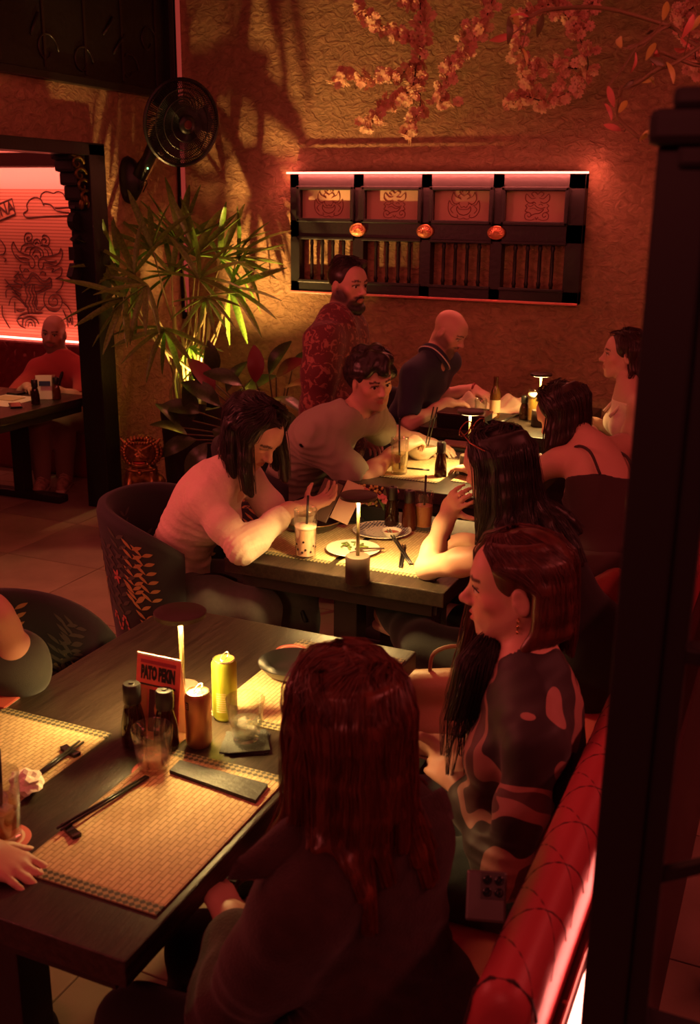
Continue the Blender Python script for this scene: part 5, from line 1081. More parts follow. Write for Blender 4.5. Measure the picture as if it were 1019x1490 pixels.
# ---------------------------------------------------------------- 1 woman in dark coat, back to the camera
def woman_coat():
    J = dict(hd=atz(497,1054,1.125), nek=atz(506,1180,.975), shL=atz(438,1325,.895), shR=atz(592,1212,.92), pel=A((-.50,1.32,.53)))
    J['elL'] = atz(335,1480,.66); J['wrL'] = atz(340,1340,.69); J['wrR'] = A((-.78,1.54,.64)); J['elR'] = ik(J['shR'], J['wrR'], .27, .24, (.3,.6,-.6)); info('coat', J)
    par = person((J['pel'][0], J['pel'][1], .45), 'woman with long straight auburn hair in a dark wool coat')
    H = Head(J['hd'], (-.88,.46,-.12)); v = Vol(); add_head(v, H, True, lids=False); v.cone(J['nek']-A((0,0,.04)), H.w((0,-.02,-.07)), .058, .052, .03)
    R, at = torso(v, J, True, 1.0); add_hand(v, J['wrL'], A((-.75,.6,.15)), (-.2,-.2,-1), 'L', .92); add_hand(v, J['wrR'], A((-.9,.1,-.1)), (0,0,-1), 'R', .92)
    arm(v, J['shL'], J['elL'], J['wrL'], 0, .9); arm(v, J['shR'], J['elR'], J['wrR'], 0, .9)
    vol_obj('body', v, SKIN, par, .0075, colors=skin_colors(H, (.52,.30,.22)))
    c = Vol(); torso(c, J, True, 1.0, .018); arm(c, J['shL'], J['elL'], J['wrL'], .020, 1., .04, 0, 1.75); arm(c, J['shR'], J['elR'], J['wrR'], .018, 1., .04, 0, 1.75)
    c.ell(at(.02), (.20,.155,.20), R, .06); c.plane(J['wrL']+A((-.0,.0,.0)), (-9,0,0)) if False else None
    neck_hole(c, J, H, .062)
    COAT = cloth('coat_wool', (.034,.018,.015), .9, var=.2, vscale=40, bump=.3, bscale=250)
    vol_obj('coat', c, COAT, par, .007, creases(folds(.005, 18, 3), [(J['elL'], J['elL']-J['shL'], .16, .035, .010), (at(.35)-R[1]*.12, R[2]+R[0]*.5, .22, .05, .008)]), smooth_it=1, dmax=.014)
    # wide turned-down collar ending in a pointed lapel
    ic = catmull([atz(640,1150,.985), atz(590,1170,1.0), atz(500,1172,1.01), atz(430,1188,1.0), atz(390,1220,.98), atz(352,1262,.955)], 5); oc = catmull([atz(655,1190,.945), atz(600,1228,.95), atz(510,1252,.955), atz(430,1268,.955), atz(380,1278,.95), atz(332,1279,.945)], 5); k = MB(); n_ = len(ic)
    for q in range(n_):
        for t in (0, .35, .7, 1): p_ = ic[q]*(1-t)+oc[q]*t+A((0,0,.012*math.sin(PI*t))); k.v.append(tuple(p_))
    for q in range(n_-1):
        for t in range(3): a = q*4+t; k.f.append((a, a+1, a+5, a+4))
    ko = k.build('collar', COAT, par, smooth=True, world=True); md = ko.modifiers.new('thick', 'SOLIDIFY'); md.thickness = .008; md.offset = -1
    e = MB(); e.tube([tuple(q+A((0,0,.002))) for q in oc], .0022, 5); e.build('collar_edge', mat('coat_edge', (.012,.006,.006), .9), par, smooth=True, world=True)
    cuff(par, J['shL'], J['elL'], .06, .070, .003, mat('coat_edge', (.012,.006,.006), .9), 'shoulder_seam')
    l = Vol(); leg(l, at(.0)-R[0]*.09+A((-.03,0,-.02)), A((-.93,1.22,.50)), A((-.95,1.22,.09)), .012); leg(l, at(.0)+R[0]*.09+A((-.03,0,-.02)), A((-.93,1.44,.50)), A((-.95,1.44,.09)), .012)
    vol_obj('trousers', l, cloth('trouser_black', (.02,.017,.016)), par, .008, folds(.003, 25, 2))
    for yy in (1.22, 1.44): shoe(par, (-.95, yy, .088), (-1,0,0), BLACKM, BLACKM)
    hb = Vol(); hb.p = [q for q in v.p]; hb.extend(c)
    long_hair(par, H, hair_mat('hair_auburn', (.105,.030,.017), .30), hb, .27, [78,88,98,108,118,128,138,148,158,168,178,188,198,208,218,228,238,248,258,268,278], n=66, r0=.0125, r1=.007, sr=.0009, seed=3, h=.0045, spread=.25, lenfn=lambda a: (.72+.45*abs(math.sin(a*.9)))*(1.1 if a > 200 else 1))
    return par
if 1: woman_coat()
# ---------------------------------------------------------------- 2 smiling woman in profile
def woman_smile():
    J = dict(hd=atz(752,852,1.135), nek=A((-.437,1.925,.958)), shL=A((-.385,1.775,.905)), shR=A((-.475,2.09,.905)), pel=A((-.42,1.95,.53)))
    J['wrL'] = atz(664,1132,.735); J['elL'] = ik(J['shL'], J['wrL'], .27, .24, (.25,-.5,-.8)); J['wrR'] = J['wrL']+A((-.045,.075,.02)); J['elR'] = ik(J['shR'], J['wrR'], .27, .24, (.2,.6,-.6)); info('smile', J)
    par = person((J['pel'][0], J['pel'][1], .45), 'smiling woman wearing a swirl-patterned blouse on the red bench')
    H = Head(J['hd'], (-.95,-.22,-.06), k=.98); v = Vol(); add_head(v, H, True, nose=1.05, smile=1.0); v.cone(J['nek']-A((0,0,.03)), H.w((0,-.022,-.06)), .053, .048, .03)
    R, at = torso(v, J, True, .95)
    hd = nrm(atz(606,1080,.735)-J['wrL']); add_hand(v, J['wrL'], hd, (-.1,.7,-.5), 'L', .95, curl=(.5,.6,.4), spread=.05, tcurl=.4); add_hand(v, J['wrR'], nrm(hd+A((.1,-.5,-.1))), (.2,-.7,-.3), 'R', .92, curl=(.6,.7,.5), spread=.04)
    arm(v, J['shL'], J['elL'], J['wrL'], 0, .88); arm(v, J['shR'], J['elR'], J['wrR'], 0, .88)
    vol_obj('body', v, SKIN, par, .0037, colors=skin_colors(H, (.60,.35,.255), lips=(.52,.13,.12), brow=(.05,.022,.016)))
    add_eyes(par, H)
    t = MB(); t.tube([tuple(H.w((x, .0885-.0028*abs(x/.018)**2*2, -.0652+.004*abs(x/.018)**2))) for x in np.linspace(-.017, .017, 7)], .0028, 6); t.build('teeth', mat('teeth', (.8,.72,.62), .3), par, smooth=True, world=True)
    # blouse
    c = Vol(); torso(c, J, True, .97, .009, 1.02); arm(c, J['shL'], J['elL'], J['wrL'], .009, .92, .035, 0, 1.82); arm(c, J['shR'], J['elR'], J['wrR'], .009, .92, .035, 0, 1.82)
    neck_hole(c, J, H, .058)
    m = mat('blouse_swirl', (.10,.03,.025), .55, spec=.35, sheen=.2); nt = m.node_tree; N = nt.nodes; L = nt.links; tc = N.new('ShaderNodeTexCoord'); wv = N.new('ShaderNodeTexNoise'); wv.inputs['Scale'].default_value = 4.2; wv.inputs['Distortion'].default_value = 2.2; wv.inputs['Detail'].default_value = .5; L.new(tc.outputs['Object'], wv.inputs[0]); cr = N.new('ShaderNodeValToRGB'); cr.color_ramp.interpolation = 'CONSTANT'; e = cr.color_ramp.elements; e[0].color = (.025,.018,.018,1); e[1].position = .50; e[1].color = (.34,.17,.13,1); q = e.new(.60); q.color = (.09,.045,.04,1); L.new(wv.outputs['Fac'], cr.inputs[0]); L.new(cr.outputs[0], N['Principled BSDF'].inputs[0])
    vol_obj('blouse', c, m, par, .005, creases(folds(.0024, 50, 8), [(J['elL'], J['elL']-J['shL'], .13, .022, .006), (at(.2), R[2], .2, .03, .005)]), smooth_it=1)
    cuff(par, J['shL'], J['elL'], .10, .0575, .0028, mat('seam_dark', (.02,.01,.01), .8), 'sleeve_seam'); cuff(par, J['elL'], J['wrL'], .82, .034, .004, mat('seam_dark', (.02,.01,.01), .8))
    l = Vol(); leg(l, at(0)-R[0]*.085+A((-.03,0,-.03)), A((-.86,1.80,.52)), A((-.88,1.80,.09)), .012); leg(l, at(0)+R[0]*.085+A((-.03,0,-.03)), A((-.86,2.05,.52)), A((-.88,2.05,.09)), .012); l.ell(at(.0), (.165,.13,.13), R, .05)
    vol_obj('jeans', l, cloth('denim_dark', (.045,.045,.055), .8, var=.3, vscale=30), par, .009, folds(.004, 28, 6))
    for yy in (1.80, 2.05): shoe(par, (-.88, yy, .088), (-1,0,0), BLACKM, BLACKM)
    # earring, ring
    er = MB(); p0 = H.w((-.083,-.006,-.040))
    er.tube([tuple(p0+A((0,0,-.006))+A((.0,.006*math.cos(t),.006*math.sin(t)))) for t in np.linspace(0, 2*PI, 13)], .0013, 5); er.ball(tuple(p0+A((0,0,-.020))), (.003,.003,.006), 6); er.ball(tuple(p0+A((0,0,-.031))), (.003,.003,.004), 6)
    er.build('earring', mat('gold_jewel', (.8,.5,.2), .2, metal=1), par, smooth=True, world=True)
    hb = Vol(); hb.extend(c); hb.cone(J['nek'], H.w((0,-.02,-.05)), .05, .05)
    HM = hair_mat('hair_chestnut', (.085,.026,.018), .33)
    # hair: combed back from a side parting, tucked behind the ear, ending at the shoulder
    S = Strands(); hv = Vol(); hv.ell(H.w((0,-.018,.036)), np.array((.0815,.099,.088))*H.k, H.R, .02); hv.ell(H.w((0,.112,-.040)), np.array((.070,.082,.105))*H.k, H.R, .012, -1); hv.ell(H.w((-.088,-.008,-.014)), np.array((.022,.026,.038))*H.k, H.R, .008, -1)
    for i in range(16):
        f_ = i/15; a0 = -(30+120*f_); rt = scalp(H, 16+14*(1-f_), a0*.5, 1.05)
        P = [rt, scalp(H, 44, a0*.82-4, 1.08), scalp(H, 70, a0*.75-38, 1.07), scalp(H, 96, min(-112, a0*.6-58), 1.08)]
        e = P[-1]+A((.004,-.004,-.045)); ee = push(e+A((-.004+.008*f_,-.006,-.045)), hb, .012); e3 = push(ee+A((-.022,-.012,-.030)), hb, .010); P += [e, ee, e3]
        hv.chain(P[1:], [.006,.008,.011,.013,.010,.004], .010); tuft(S, P, [.006,.008,.010,.013,.015,.012,.004], 48, .0009, seed=500+i, wave=.0015)
    for i in range(12):
        f_ = i/11; a0 = 25+130*f_; P = [scalp(H, 16, a0*.5, 1.05), scalp(H, 44, a0*.9, 1.08), scalp(H, 72, a0+6, 1.08), scalp(H, 98, a0+8, 1.07)]
        e = P[-1]
        for j in range(6 if f_ < .5 else 3): e = push(e+A((-.010 if f_ < .5 else .004,.0,-.06)), hb, .015); P.append(e)
        hv.chain(P[1:], [.008]+[.011]*(len(P)-3)+[.004], .01); tuft(S, P, [.006,.010]+[.013]*(len(P)-3)+[.004], 36, .0009, seed=700+i, wave=.001)
    o = vol_obj('hair', hv, HM, par, .004, smooth_it=2); S.build('strands', HM, o)
    # long black fall of hair over her far shoulder
    fal = Vol(); S = Strands(); BLK = hair_mat('hair_black', (.020,.013,.010), .4)
    for i in range(8):
        st = H.w((.07,-.03+.012*i,-.05)); P = [st]
        tg = [atz(700+6*i-20,960,1.0), atz(690+7*i-24,1010,.93), atz(672+8*i-22,1060,.86), atz(662+9*i-22,1110,.80)]
        P += [q+A((.0,.03,0)) for q in tg]; fal.chain(P[:4], [.006,.009,.009,.003], .008); P[-1] = P[-1]+A((0,0,-.05*math.sin(i*2.1))); tuft(S, P, [.010,.017,.019,.017,.006], 36, .0010, seed=900+i, wave=.002)
    o = vol_obj('hair_fall', fal, BLK, par, .0055); S.build('strands', BLK, o)
    return J
JS = woman_smile()
bgp = atz(640,1035,.60); bag = thing('tan_bag', 'tan leather tote bag between the seated women', 'bag', (bgp[0], bgp[1]+.06, .452))
v = Vol(); b0 = A((bgp[0], bgp[1]+.06, .45)); v.cone(b0+A((-.10,.0,.06)), b0+A((.10,.03,.06)), .06, .06, .05); v.cone(b0+A((-.09,.02,.17)), b0+A((.08,.05,.20)), .045, .045, .06); v.plane(b0+A((0,0,.003)), (0,0,-1)); vol_obj('bag_body', v, mat('tan_leather', (.42,.24,.13), .5, bump=.08, bscale=150), bag, .007)
s = MB(); s.tube([tuple(p) for p in catmull([(-.06,.02,.20),(-.05,.03,.27),(.02,.05,.29),(.06,.05,.22)], 5)], .006, 6); s.build('handle', mat('tan_leather_dark', (.20,.10,.05), .5), bag, smooth=True)
# ---------------------------------------------------------------- 3 woman with sunglasses on her head, elbow on the table
def woman_sun():
    J = dict(hd=atz(722,678,1.13), nek=A((-.725,2.965,.955)), shL=A((-.775,2.825,.895)), shR=A((-.69,3.115,.905)), pel=A((-.50,3.0,.53)))
    J['elL'] = atz(622,826,.785); J['wrL'] = reach(655,738,J['elL'],.235,True); J['wrR'] = A((-1.0,3.24,.79)); J['elR'] = ik(J['shR'], J['wrR'], .27, .24, (.1,.7,-.5)); info('sun', J)
    par = person((J['pel'][0], J['pel'][1], .45), 'woman with sunglasses on her long black hair, elbow propped on the table')
    H = Head(J['hd'], (-.90,.30,-.30)); v = Vol(); add_head(v, H, True, lids=False); v.cone(J['nek']-A((0,0,.03)), H.w((0,-.02,-.06)), .055, .05, .03)
    R, at = torso(v, J, True, .98)
    add_hand(v, J['wrL'], nrm(H.w((-.06,.05,-.03))-J['wrL']), (.5,.8,.1), 'L', .95, curl=(.4,.6,.4)); add_hand(v, J['wrR'], (-1,0,-.1), (0,0,-1), 'R', .95)
    arm(v, J['shL'], J['elL'], J['wrL'], 0, .95); arm(v, J['shR'], J['elR'], J['wrR'], 0, .95)
    vol_obj('body', v, SKIN, par, .006, colors=skin_colors(H, (.58,.34,.24)))
    c = Vol(); torso(c, J, True, 1.04, .014, 1.05); c.ell(at(.05), (.20,.16,.19), R, .06); c.plane(at(.83), R[2]); 
    for k, s_ in (('shL', -1), ('shR', 1)): c.ell(J[k]+R[2]*.02, (.072,.085,.10), R, .01, -1)
    DR = cloth('dress_black', (.012,.011,.011), .85)
    vol_obj('dress', c, DR, par, .0078, folds(.004, 20, 5))
    st = MB()
    for s_ in (-1, 1): st.tube([tuple(q) for q in catmull([at(.80)+R[0]*s_*.075-R[1]*.108, at(.93)+R[0]*s_*.08-R[1]*.075, at(.98)+R[0]*s_*.085, at(.80)+R[0]*s_*.085+R[1]*.115], 5)], .006, 6)
    st.build('straps', DR, par, smooth=True, world=True)
    l = Vol(); kn = atz(618,938,.54); ank = reach(568,885,kn,.40,True); leg(l, at(0)-R[0]*.09+A((-.03,0,-.02)), kn, ank, .016); leg(l, at(0)+R[0]*.09+A((-.03,0,-.02)), A((-.93,3.12,.54)), A((-.98,3.14,.10)), .014)
    vol_obj('trousers', l, DR, par, .009, folds(.003, 22, 6)); 
    print('ank', ank, kn); shoe(par, ank, (.9,-.40,-.1), mat('sneaker_pale', (.55,.36,.26), .7), mat('sneaker_sole', (.6,.45,.35), .7)); shoe(par, (-.98,3.14,.088), (-1,0,0), mat('sneaker_pale', (.55,.36,.26), .7), mat('sneaker_sole', (.6,.45,.35), .7))
    hb = Vol(); torso(hb, J, True, 1.04, .014); hb.cone(J['nek'], H.w((0,-.02,-.06)), .058, .055)
    long_hair(par, H, hair_mat('hair_black', (.020,.013,.010), .4), hb, .50, [-112,-98,-85,80,92,104,116,128,140,152,164,176,188,200,212,224,236], n=34, r0=.019, r1=.011, sr=.0013, seed=5, h=.006, wave=.004, drift=(.10,-.03,0), spread=1.0)
    g = MB(); GM = mat('sunglass_frame', (.32,.09,.05), .25, metal=.5)
    for s_ in (-1, 1):
        cc = [H.w((s_*.034+.027*math.cos(t), .058+.016*math.sin(t), .128-.020*math.sin(t))) for t in np.linspace(0, 2*PI, 17)]; g.tube([tuple(q) for q in cc], .0022, 5)
        g.tube([tuple(H.w((s_*.062,.056,.124))), tuple(H.w((s_*.100,.0,.085))), tuple(H.w((s_*.106,-.05,.055)))], .0022, 5)
    g.tube([tuple(H.w((-.008,.060,.130))), tuple(H.w((.008,.060,.130)))], .002, 5); go = g.build('sunglasses', GM, par, smooth=True, world=True)
    br = MB(); br.tube([tuple(J['wrL']*.5+J['elL']*.5+A((.036*math.cos(t), .036*math.sin(t), .01*math.sin(t)))) for t in np.linspace(0, 2*PI, 13)], .003, 5); br.build('bracelet', BLACKM, par, smooth=True, world=True)
woman_sun()
# ---------------------------------------------------------------- 4 leaning woman in a dark tank top
def woman_lean():
    J = dict(hd=atz(818,602,1.07), nek=atz(862,655,.95), shL=atz(812,672,.90), shR=atz(905,650,.93), pel=atz(880,845,.52))
    J['mid'] = atz(895,745,.74); J['elL'] = atz(742,702,.79); J['wrL'] = J['elL']+A((-.19,.12,.01)); J['elR'] = A((-.78,4.55,.79)); J['wrR'] = A((-1.0,4.5,.79)); info('lean', J)
    par = person((J['pel'][0], J['pel'][1], .45), 'woman in a dark tank top leaning over the noodle bowl table')
    H = Head(J['hd'], (-.80,.15,-.55)); v = Vol(); add_head(v, H, True, lids=False); v.cone(J['nek'], H.w((0,-.02,-.05)), .056, .05, .03)
    R, at = torso(v, J, True, 1.08); add_hand(v, J['wrL'], (-.9,.3,-.1), (0,0,-1), 'L', .95); add_hand(v, J['wrR'], (-1,0,-.1), (0,0,-1), 'R', .95)
    arm(v, J['shL'], J['elL'], J['wrL'], 0, 1.12); arm(v, J['shR'], J['elR'], J['wrR'], 0, 1.12)
    vol_obj('body', v, SKIN, par, .006, colors=skin_colors(H, (.55,.31,.22)))
    c = Vol(); torso(c, J, True, 1.1, .009); c.plane(at(.74), R[2]-R[1]*.15)
    for k, s_ in (('shL', -1), ('shR', 1)): c.ell(J[k]+R[2]*.0, (.085,.10,.15), R, .01, -1)
    TK = cloth('tank_dark', (.05,.028,.024), .85); vol_obj('tank_top', c, TK, par, .0078, folds(.005, 24, 9))
    st = MB()
    for s_ in (-1, 1): st.tube([tuple(q) for q in catmull([at(.70)+R[0]*s_*.08-R[1]*.108, at(.9)+R[0]*s_*.085-R[1]*.085, at(.98)+R[0]*s_*.09, at(.75)+R[0]*s_*.09+R[1]*.11], 5)], .006, 6)
    st.build('straps', TK, par, smooth=True, world=True)
    l = Vol(); l.ell(at(.0), (.20,.15,.13), R, .06); leg(l, at(0)-R[0]*.1, J['pel']+A((-.36,-.10,.0)), J['pel']+A((-.38,-.10,-.43)), .016, 1.1); leg(l, at(0)+R[0]*.1, J['pel']+A((-.36,.12,.0)), J['pel']+A((-.38,.12,-.43)), .016, 1.1)
    vol_obj('trousers', l, cloth('trouser_brown', (.055,.03,.025), .85), par, .009, folds(.006, 30, 4))
    for yy in (-.10, .12): shoe(par, J['pel']*A((1,1,0))+A((-.38, yy, .088)), (-1,0,0), BLACKM, BLACKM)
    long_hair(par, H, hair_mat('hair_dark_brown', (.035,.017,.012), .38), c, .30, [-105,-92,-80,78,90,102,114,126,138,150,162,174,186,198,210,222,234,246], n=26, r0=.021, r1=.009, sr=.0016, seed=7, h=.006, drift=(.02,-.02,0))
    return J
JLN = woman_lean()
# ---------------------------------------------------------------- 5 woman at the wall table, facing left
def woman_right():
    J = dict(hd=atz(908,516,1.17), nek=A((-.803,5.302,1.01)), shL=A((-.735,5.155,.955)), shR=A((-.85,5.45,.955)), pel=A((-.72,5.33,.53)))
    J['wrL'] = A((-.98,5.22,.80)); J['elL'] = ik(J['shL'], J['wrL'], .27, .24, (.4,-.3,-.8)); J['wrR'] = A((-1.06,5.48,.80)); J['elR'] = ik(J['shR'], J['wrR'], .27, .24, (.2,.5,-.7)); info('right', J)
    par = person((J['pel'][0], J['pel'][1], .45), 'woman in a pale tank top facing the bald man in the polo shirt')
    H = Head(J['hd'], (-.96,-.25,.02)); v = Vol(); add_head(v, H, True); v.cone(J['nek']-A((0,0,.03)), H.w((0,-.02,-.06)), .052, .047, .03)
    R, at = torso(v, J, True, .95); add_hand(v, J['wrL'], (-.9,.1,-.1), (0,.3,-1), 'L', .92); add_hand(v, J['wrR'], (-.9,.1,-.2), (0,0,-1), 'R', .92); arm(v, J['shL'], J['elL'], J['wrL'], 0, .92); arm(v, J['shR'], J['elR'], J['wrR'], 0, .92)
    vol_obj('body', v, SKIN, par, .005, colors=skin_colors(H, (.60,.35,.26), brow=(.04,.02,.015))); add_eyes(par, H)
    c = Vol(); torso(c, J, True, .97, .008, 1.05); c.plane(at(.90), R[2]-R[1]*.2)
    for k, s_ in (('shL', -1), ('shR', 1)): c.ell(J[k]+R[0]*s_*.045+R[2]*.01, (.06,.09,.12), R, .01, -1)
    TK = cloth('tank_pale', (.80,.64,.52), .8); vol_obj('tank_top', c, TK, par, .0078, folds(.003, 24, 3)); st = MB()
    for s_ in (-1, 1): st.tube([tuple(q) for q in catmull([at(.80)+R[0]*s_*.07-R[1]*.10, at(.95)+R[0]*s_*.075-R[1]*.07, at(.99)+R[0]*s_*.08, at(.78)+R[0]*s_*.075+R[1]*.13], 5)], .008, 6)
    st.build('straps', TK, par, smooth=True, world=True)
    l = Vol(); l.ell(at(0), (.17,.13,.13), R, .05); leg(l, at(0)-R[0]*.09, J['pel']+A((-.40,-.07,0)), J['pel']+A((-.42,-.07,-.43)), .012); leg(l, at(0)+R[0]*.09, J['pel']+A((-.40,.12,0)), J['pel']+A((-.42,.12,-.43)), .012); vol_obj('trousers', l, cloth('trouser_black', (.02,.017,.016)), par, .009)
    for yy in (-.07, .12): shoe(par, J['pel']*A((1,1,0))+A((-.42, yy, .088)), (-1,0,0), BLACKM, BLACKM)
    long_hair(par, H, hair_mat('hair_brown', (.05,.02,.014), .36), c, .24, [-112,-100,100,112,124,136,148,160,172,184,196,208,220,232,244], n=20, r0=.018, r1=.009, sr=.0017, seed=9, h=.006, wave=.003)
woman_right()
# ---------------------------------------------------------------- 6 bald man in a navy polo
def man_polo():
    J = dict(hd=atz(655,482,1.20), nek=A((-1.945,5.565,1.05)), shR=A((-2.0,5.42,.975)), shL=A((-1.90,5.72,1.02)), pel=A((-2.12,5.50,.53)))
    J['wrR'] = atz(652,586,.83); J['elR'] = ik(J['shR'], J['wrR'], .29, .26, (-.2,-.5,-.8)); J['wrL'] = atz(690,567,.84); J['elL'] = ik(J['shL'], J['wrL'], .29, .26, (-.1,.5,-.8)); info('polo', J)
    par = person((J['pel'][0], J['pel'][1], .45), 'bald man in a navy polo shirt looking down at the table')
    H = Head(J['hd'], (.84,-.16,-.48)); v = Vol(); add_head(v, H); v.cone(J['nek']-A((0,0,.04)), H.w((0,-.025,-.06)), .066, .060, .03)
    R, at = torso(v, J, False, 1.05); add_hand(v, J['wrR'], nrm(atz(702,586,.82)-J['wrR']), (0,.1,-1), 'R', 1.05, curl=(.5,.5,.3)); add_hand(v, J['wrL'], A((.8,-.35,-.2)), (0,.1,-1), 'L', 1.05, curl=(.5,.5,.3)); arm(v, J['shR'], J['elR'], J['wrR'], 0, 1.12); arm(v, J['shL'], J['elL'], J['wrL'], 0, 1.12)
    vol_obj('body', v, SKIN, par, .005, colors=skin_colors(H, (.62,.36,.27), brow=(.10,.05,.04), stubble=((.07,.035,.028), .8))); add_eyes(par, H, (0,1,-.4))
    c = Vol(); torso(c, J, False, 1.06, .012); [(c.cone(J[a_], J[a_]+(J[b_]-J[a_])*.72, .068, .070, .05), sleeve_end(c, J[a_], J[b_], .72, .055)) for a_, b_ in (('shR','elR'),('shL','elL'))]
    neck_hole(c, J, H, .072); y = R[1]; c.cone(J['nek']+y*.10-A((0,0,.01)), J['nek']+y*.14-A((0,0,.12)), .026, .006, .006, -1)
    NV = cloth('polo_navy', (.035,.038,.062), .85); vol_obj('polo_shirt', c, NV, par, .0066, folds(.005, 22, 11))
    for q, (l_, t_) in enumerate(((.020,.017), (.040,.015))): ring(par, J, H, .076-.004*q, l_, t_, NV, 'collar', .035, R)
    ring(par, J, H, .094, .018, .0035, mat('trim_white', (.7,.62,.55), .7), 'collar_trim', .04, R)
    b_ = MB(); b_.tube([tuple(J['wrL']+A((.0,.034*math.cos(t),.034*math.sin(t)))) for t in np.linspace(0, 2*PI, 15)], .007, 6); b_.build('bracelet', mat('bracelet_red', (.25,.03,.03), .5), par, smooth=True, world=True)
    l = Vol(); l.ell(at(0), (.18,.13,.13), R, .05); leg(l, at(0)-R[0]*.09, J['pel']+A((.40,.12,0)), J['pel']+A((.38,.12,-.43)), .014); leg(l, at(0)+R[0]*.09, J['pel']+A((.40,-.08,0)), J['pel']+A((.38,-.08,-.43)), .014); vol_obj('trousers', l, cloth('trouser_black', (.02,.017,.016)), par, .009)
    for yy in (-.08, .12): shoe(par, J['pel']*A((1,1,0))+A((.38, yy, .088)), (1,0,0), BLACKM, BLACKM)
man_polo()
# ---------------------------------------------------------------- 7 young man in a sage T-shirt
def man_young():
    J = dict(hd=atz(542,553,1.155), nek=A((-1.82,4.065,.985)), shR=A((-1.905,3.93,.915)), shL=A((-1.755,4.21,.985)), pel=A((-2.10,4.12,.53)))
    J['mid'] = A((-2.06,4.09,.80)); J['wrR'] = atz(588,648,.86); J['elR'] = ik(J['shR'], J['wrR'], .28, .26, (-.1,-.6,-.8)); J['wrL'] = A((-1.60,4.60,.79)); J['elL'] = ik(J['shL'], J['wrL'], .28, .25, (-.3,.6,-.3)); info('young', J)
    par = person((J['pel'][0], J['pel'][1], .45), 'young man with wavy black hair in a sage T-shirt holding chopsticks')
    H = Head(J['hd'], (.74,-.62,-.20), (-.10,-.08,1)); v = Vol(); add_head(v, H); v.cone(J['nek']-A((0,0,.04)), H.w((0,-.025,-.06)), .062, .056, .03)
    R, at = torso(v, J, False, 1.05); hp = atz(630,630,.895); add_hand(v, J['wrR'], nrm(hp-J['wrR']), (.1,.6,-.6), 'R', 1.0, curl=(.8,.9,.5), thumb=(.6,.4,.5)); add_hand(v, J['wrL'], A((.9,-.2,-.1)), (0,0,-1), 'L', 1.); arm(v, J['shR'], J['elR'], J['wrR'], 0, 1.08); arm(v, J['shL'], J['elL'], J['wrL'], 0, 1.08)
    vol_obj('body', v, SKIN, par, .0052, colors=skin_colors(H, (.62,.38,.265), brow=(.03,.016,.012), stubble=((.20,.10,.07), .5))); add_eyes(par, H, (.12,1,.05))
    c = Vol(); torso(c, J, False, 1.12, .022); [(c.cone(J[a_], J[a_]+(J[b_]-J[a_])*.80, .072, .080, .05), sleeve_end(c, J[a_], J[b_], .80, .062)) for a_, b_ in (('shR','elR'),('shL','elL'))]; neck_hole(c, J, H, .068); ring(par, J, H, .066, .035, .007, cloth('tee_sage', (.33,.31,.22), .88), 'neckband')
    vol_obj('t_shirt', c, cloth('tee_sage', (.33,.31,.22), .88), par, .0066, creases(folds(.004, 30, 13), [(J['shR']-R[2]*.06, R[0]+R[2], .20, .035, .009), (at(.3), R[2]+R[0]*.4, .3, .045, .010), (J['shL'], R[0], .16, .03, .007)]), smooth_it=1)
    l = Vol(); l.ell(at(0), (.19,.14,.13), R, .05); leg(l, at(0)+R[0]*.09, J['pel']+A((.42,-.10,0)), J['pel']+A((.42,-.10,-.43)), .016); leg(l, at(0)-R[0]*.09, J['pel']+A((.42,.12,0)), J['pel']+A((.42,.12,-.43)), .016); vol_obj('trousers', l, cloth('trouser_black', (.02,.017,.016)), par, .009)
    for yy in (-.10, .12): shoe(par, J['pel']*A((1,1,0))+A((.42, yy, .088)), (1,0,0), BLACKM, BLACKM)
    hv = Vol(); S = Strands(); g = np.random.default_rng(4); HB = hair_mat('hair_black_wavy', (.018,.012,.010), .35)
    hv.ell(H.w((0,-.020,.040)), np.array((.083,.100,.086))*H.k, H.R, .02); hv.ell(H.w((0,.118,-.045)), np.array((.074,.080,.105))*H.k, H.R, .012, -1)
    for s_ in (-1, 1): hv.ell(H.w((s_*.09,-.002,-.022)), np.array((.022,.030,.035)), H.R, .01, -1)
    for i in range(58):
        th = g.uniform(5, 100); ph = g.uniform(-180, 180)
        if th > 58 and abs(ph) < 75: continue
        a = scalp(H, th, ph, 1.06); b = scalp(H, th+14, ph+g.uniform(-14, 14), 1.20); d = scalp(H, th+30, ph+g.uniform(-24, 24), 1.14)
        if abs(ph) < 75 and th > 20: d = scalp(H, th+22, ph+(16 if ph > 0 else -16), 1.14)
        hv.chain([a, b, d], [.020,.018,.007], .02); tuft(S, [a, b, d, d+(d-b)*.4], [.018,.020,.012,.004], 22, .0014, seed=i+40, wave=.003)
    for i, ph in enumerate((120, 140, 160, 180, -160, -140, -120)): P = [scalp(H, 70, ph, 1.08), scalp(H, 100, ph, 1.12), scalp(H, 120, ph, 1.14), scalp(H, 128, ph, 1.25)]; hv.chain(P, [.018,.020,.016,.006], .02); tuft(S, P, [.018,.020,.014,.006], 24, .0014, seed=i+140, wave=.003)
    o = vol_obj('hair', hv, HB, par, .005); S.build('strands', HB, o)
    return J
JY = man_young()
tp = atz(624,628,.90); chs = thing('chopstick_pair', 'dark chopsticks held upright in the young man\'s hand', 'chopsticks', tuple(tp), group='chopsticks in use')
for dx in (0, .012): MB().tube([(dx*1.5+.02,0,.115), (dx-.01,-.01,-.065)], [.0036,.0028], 6).build('stick', mat('chopstick_black', (.012,.011,.010), .28), chs, smooth=True)
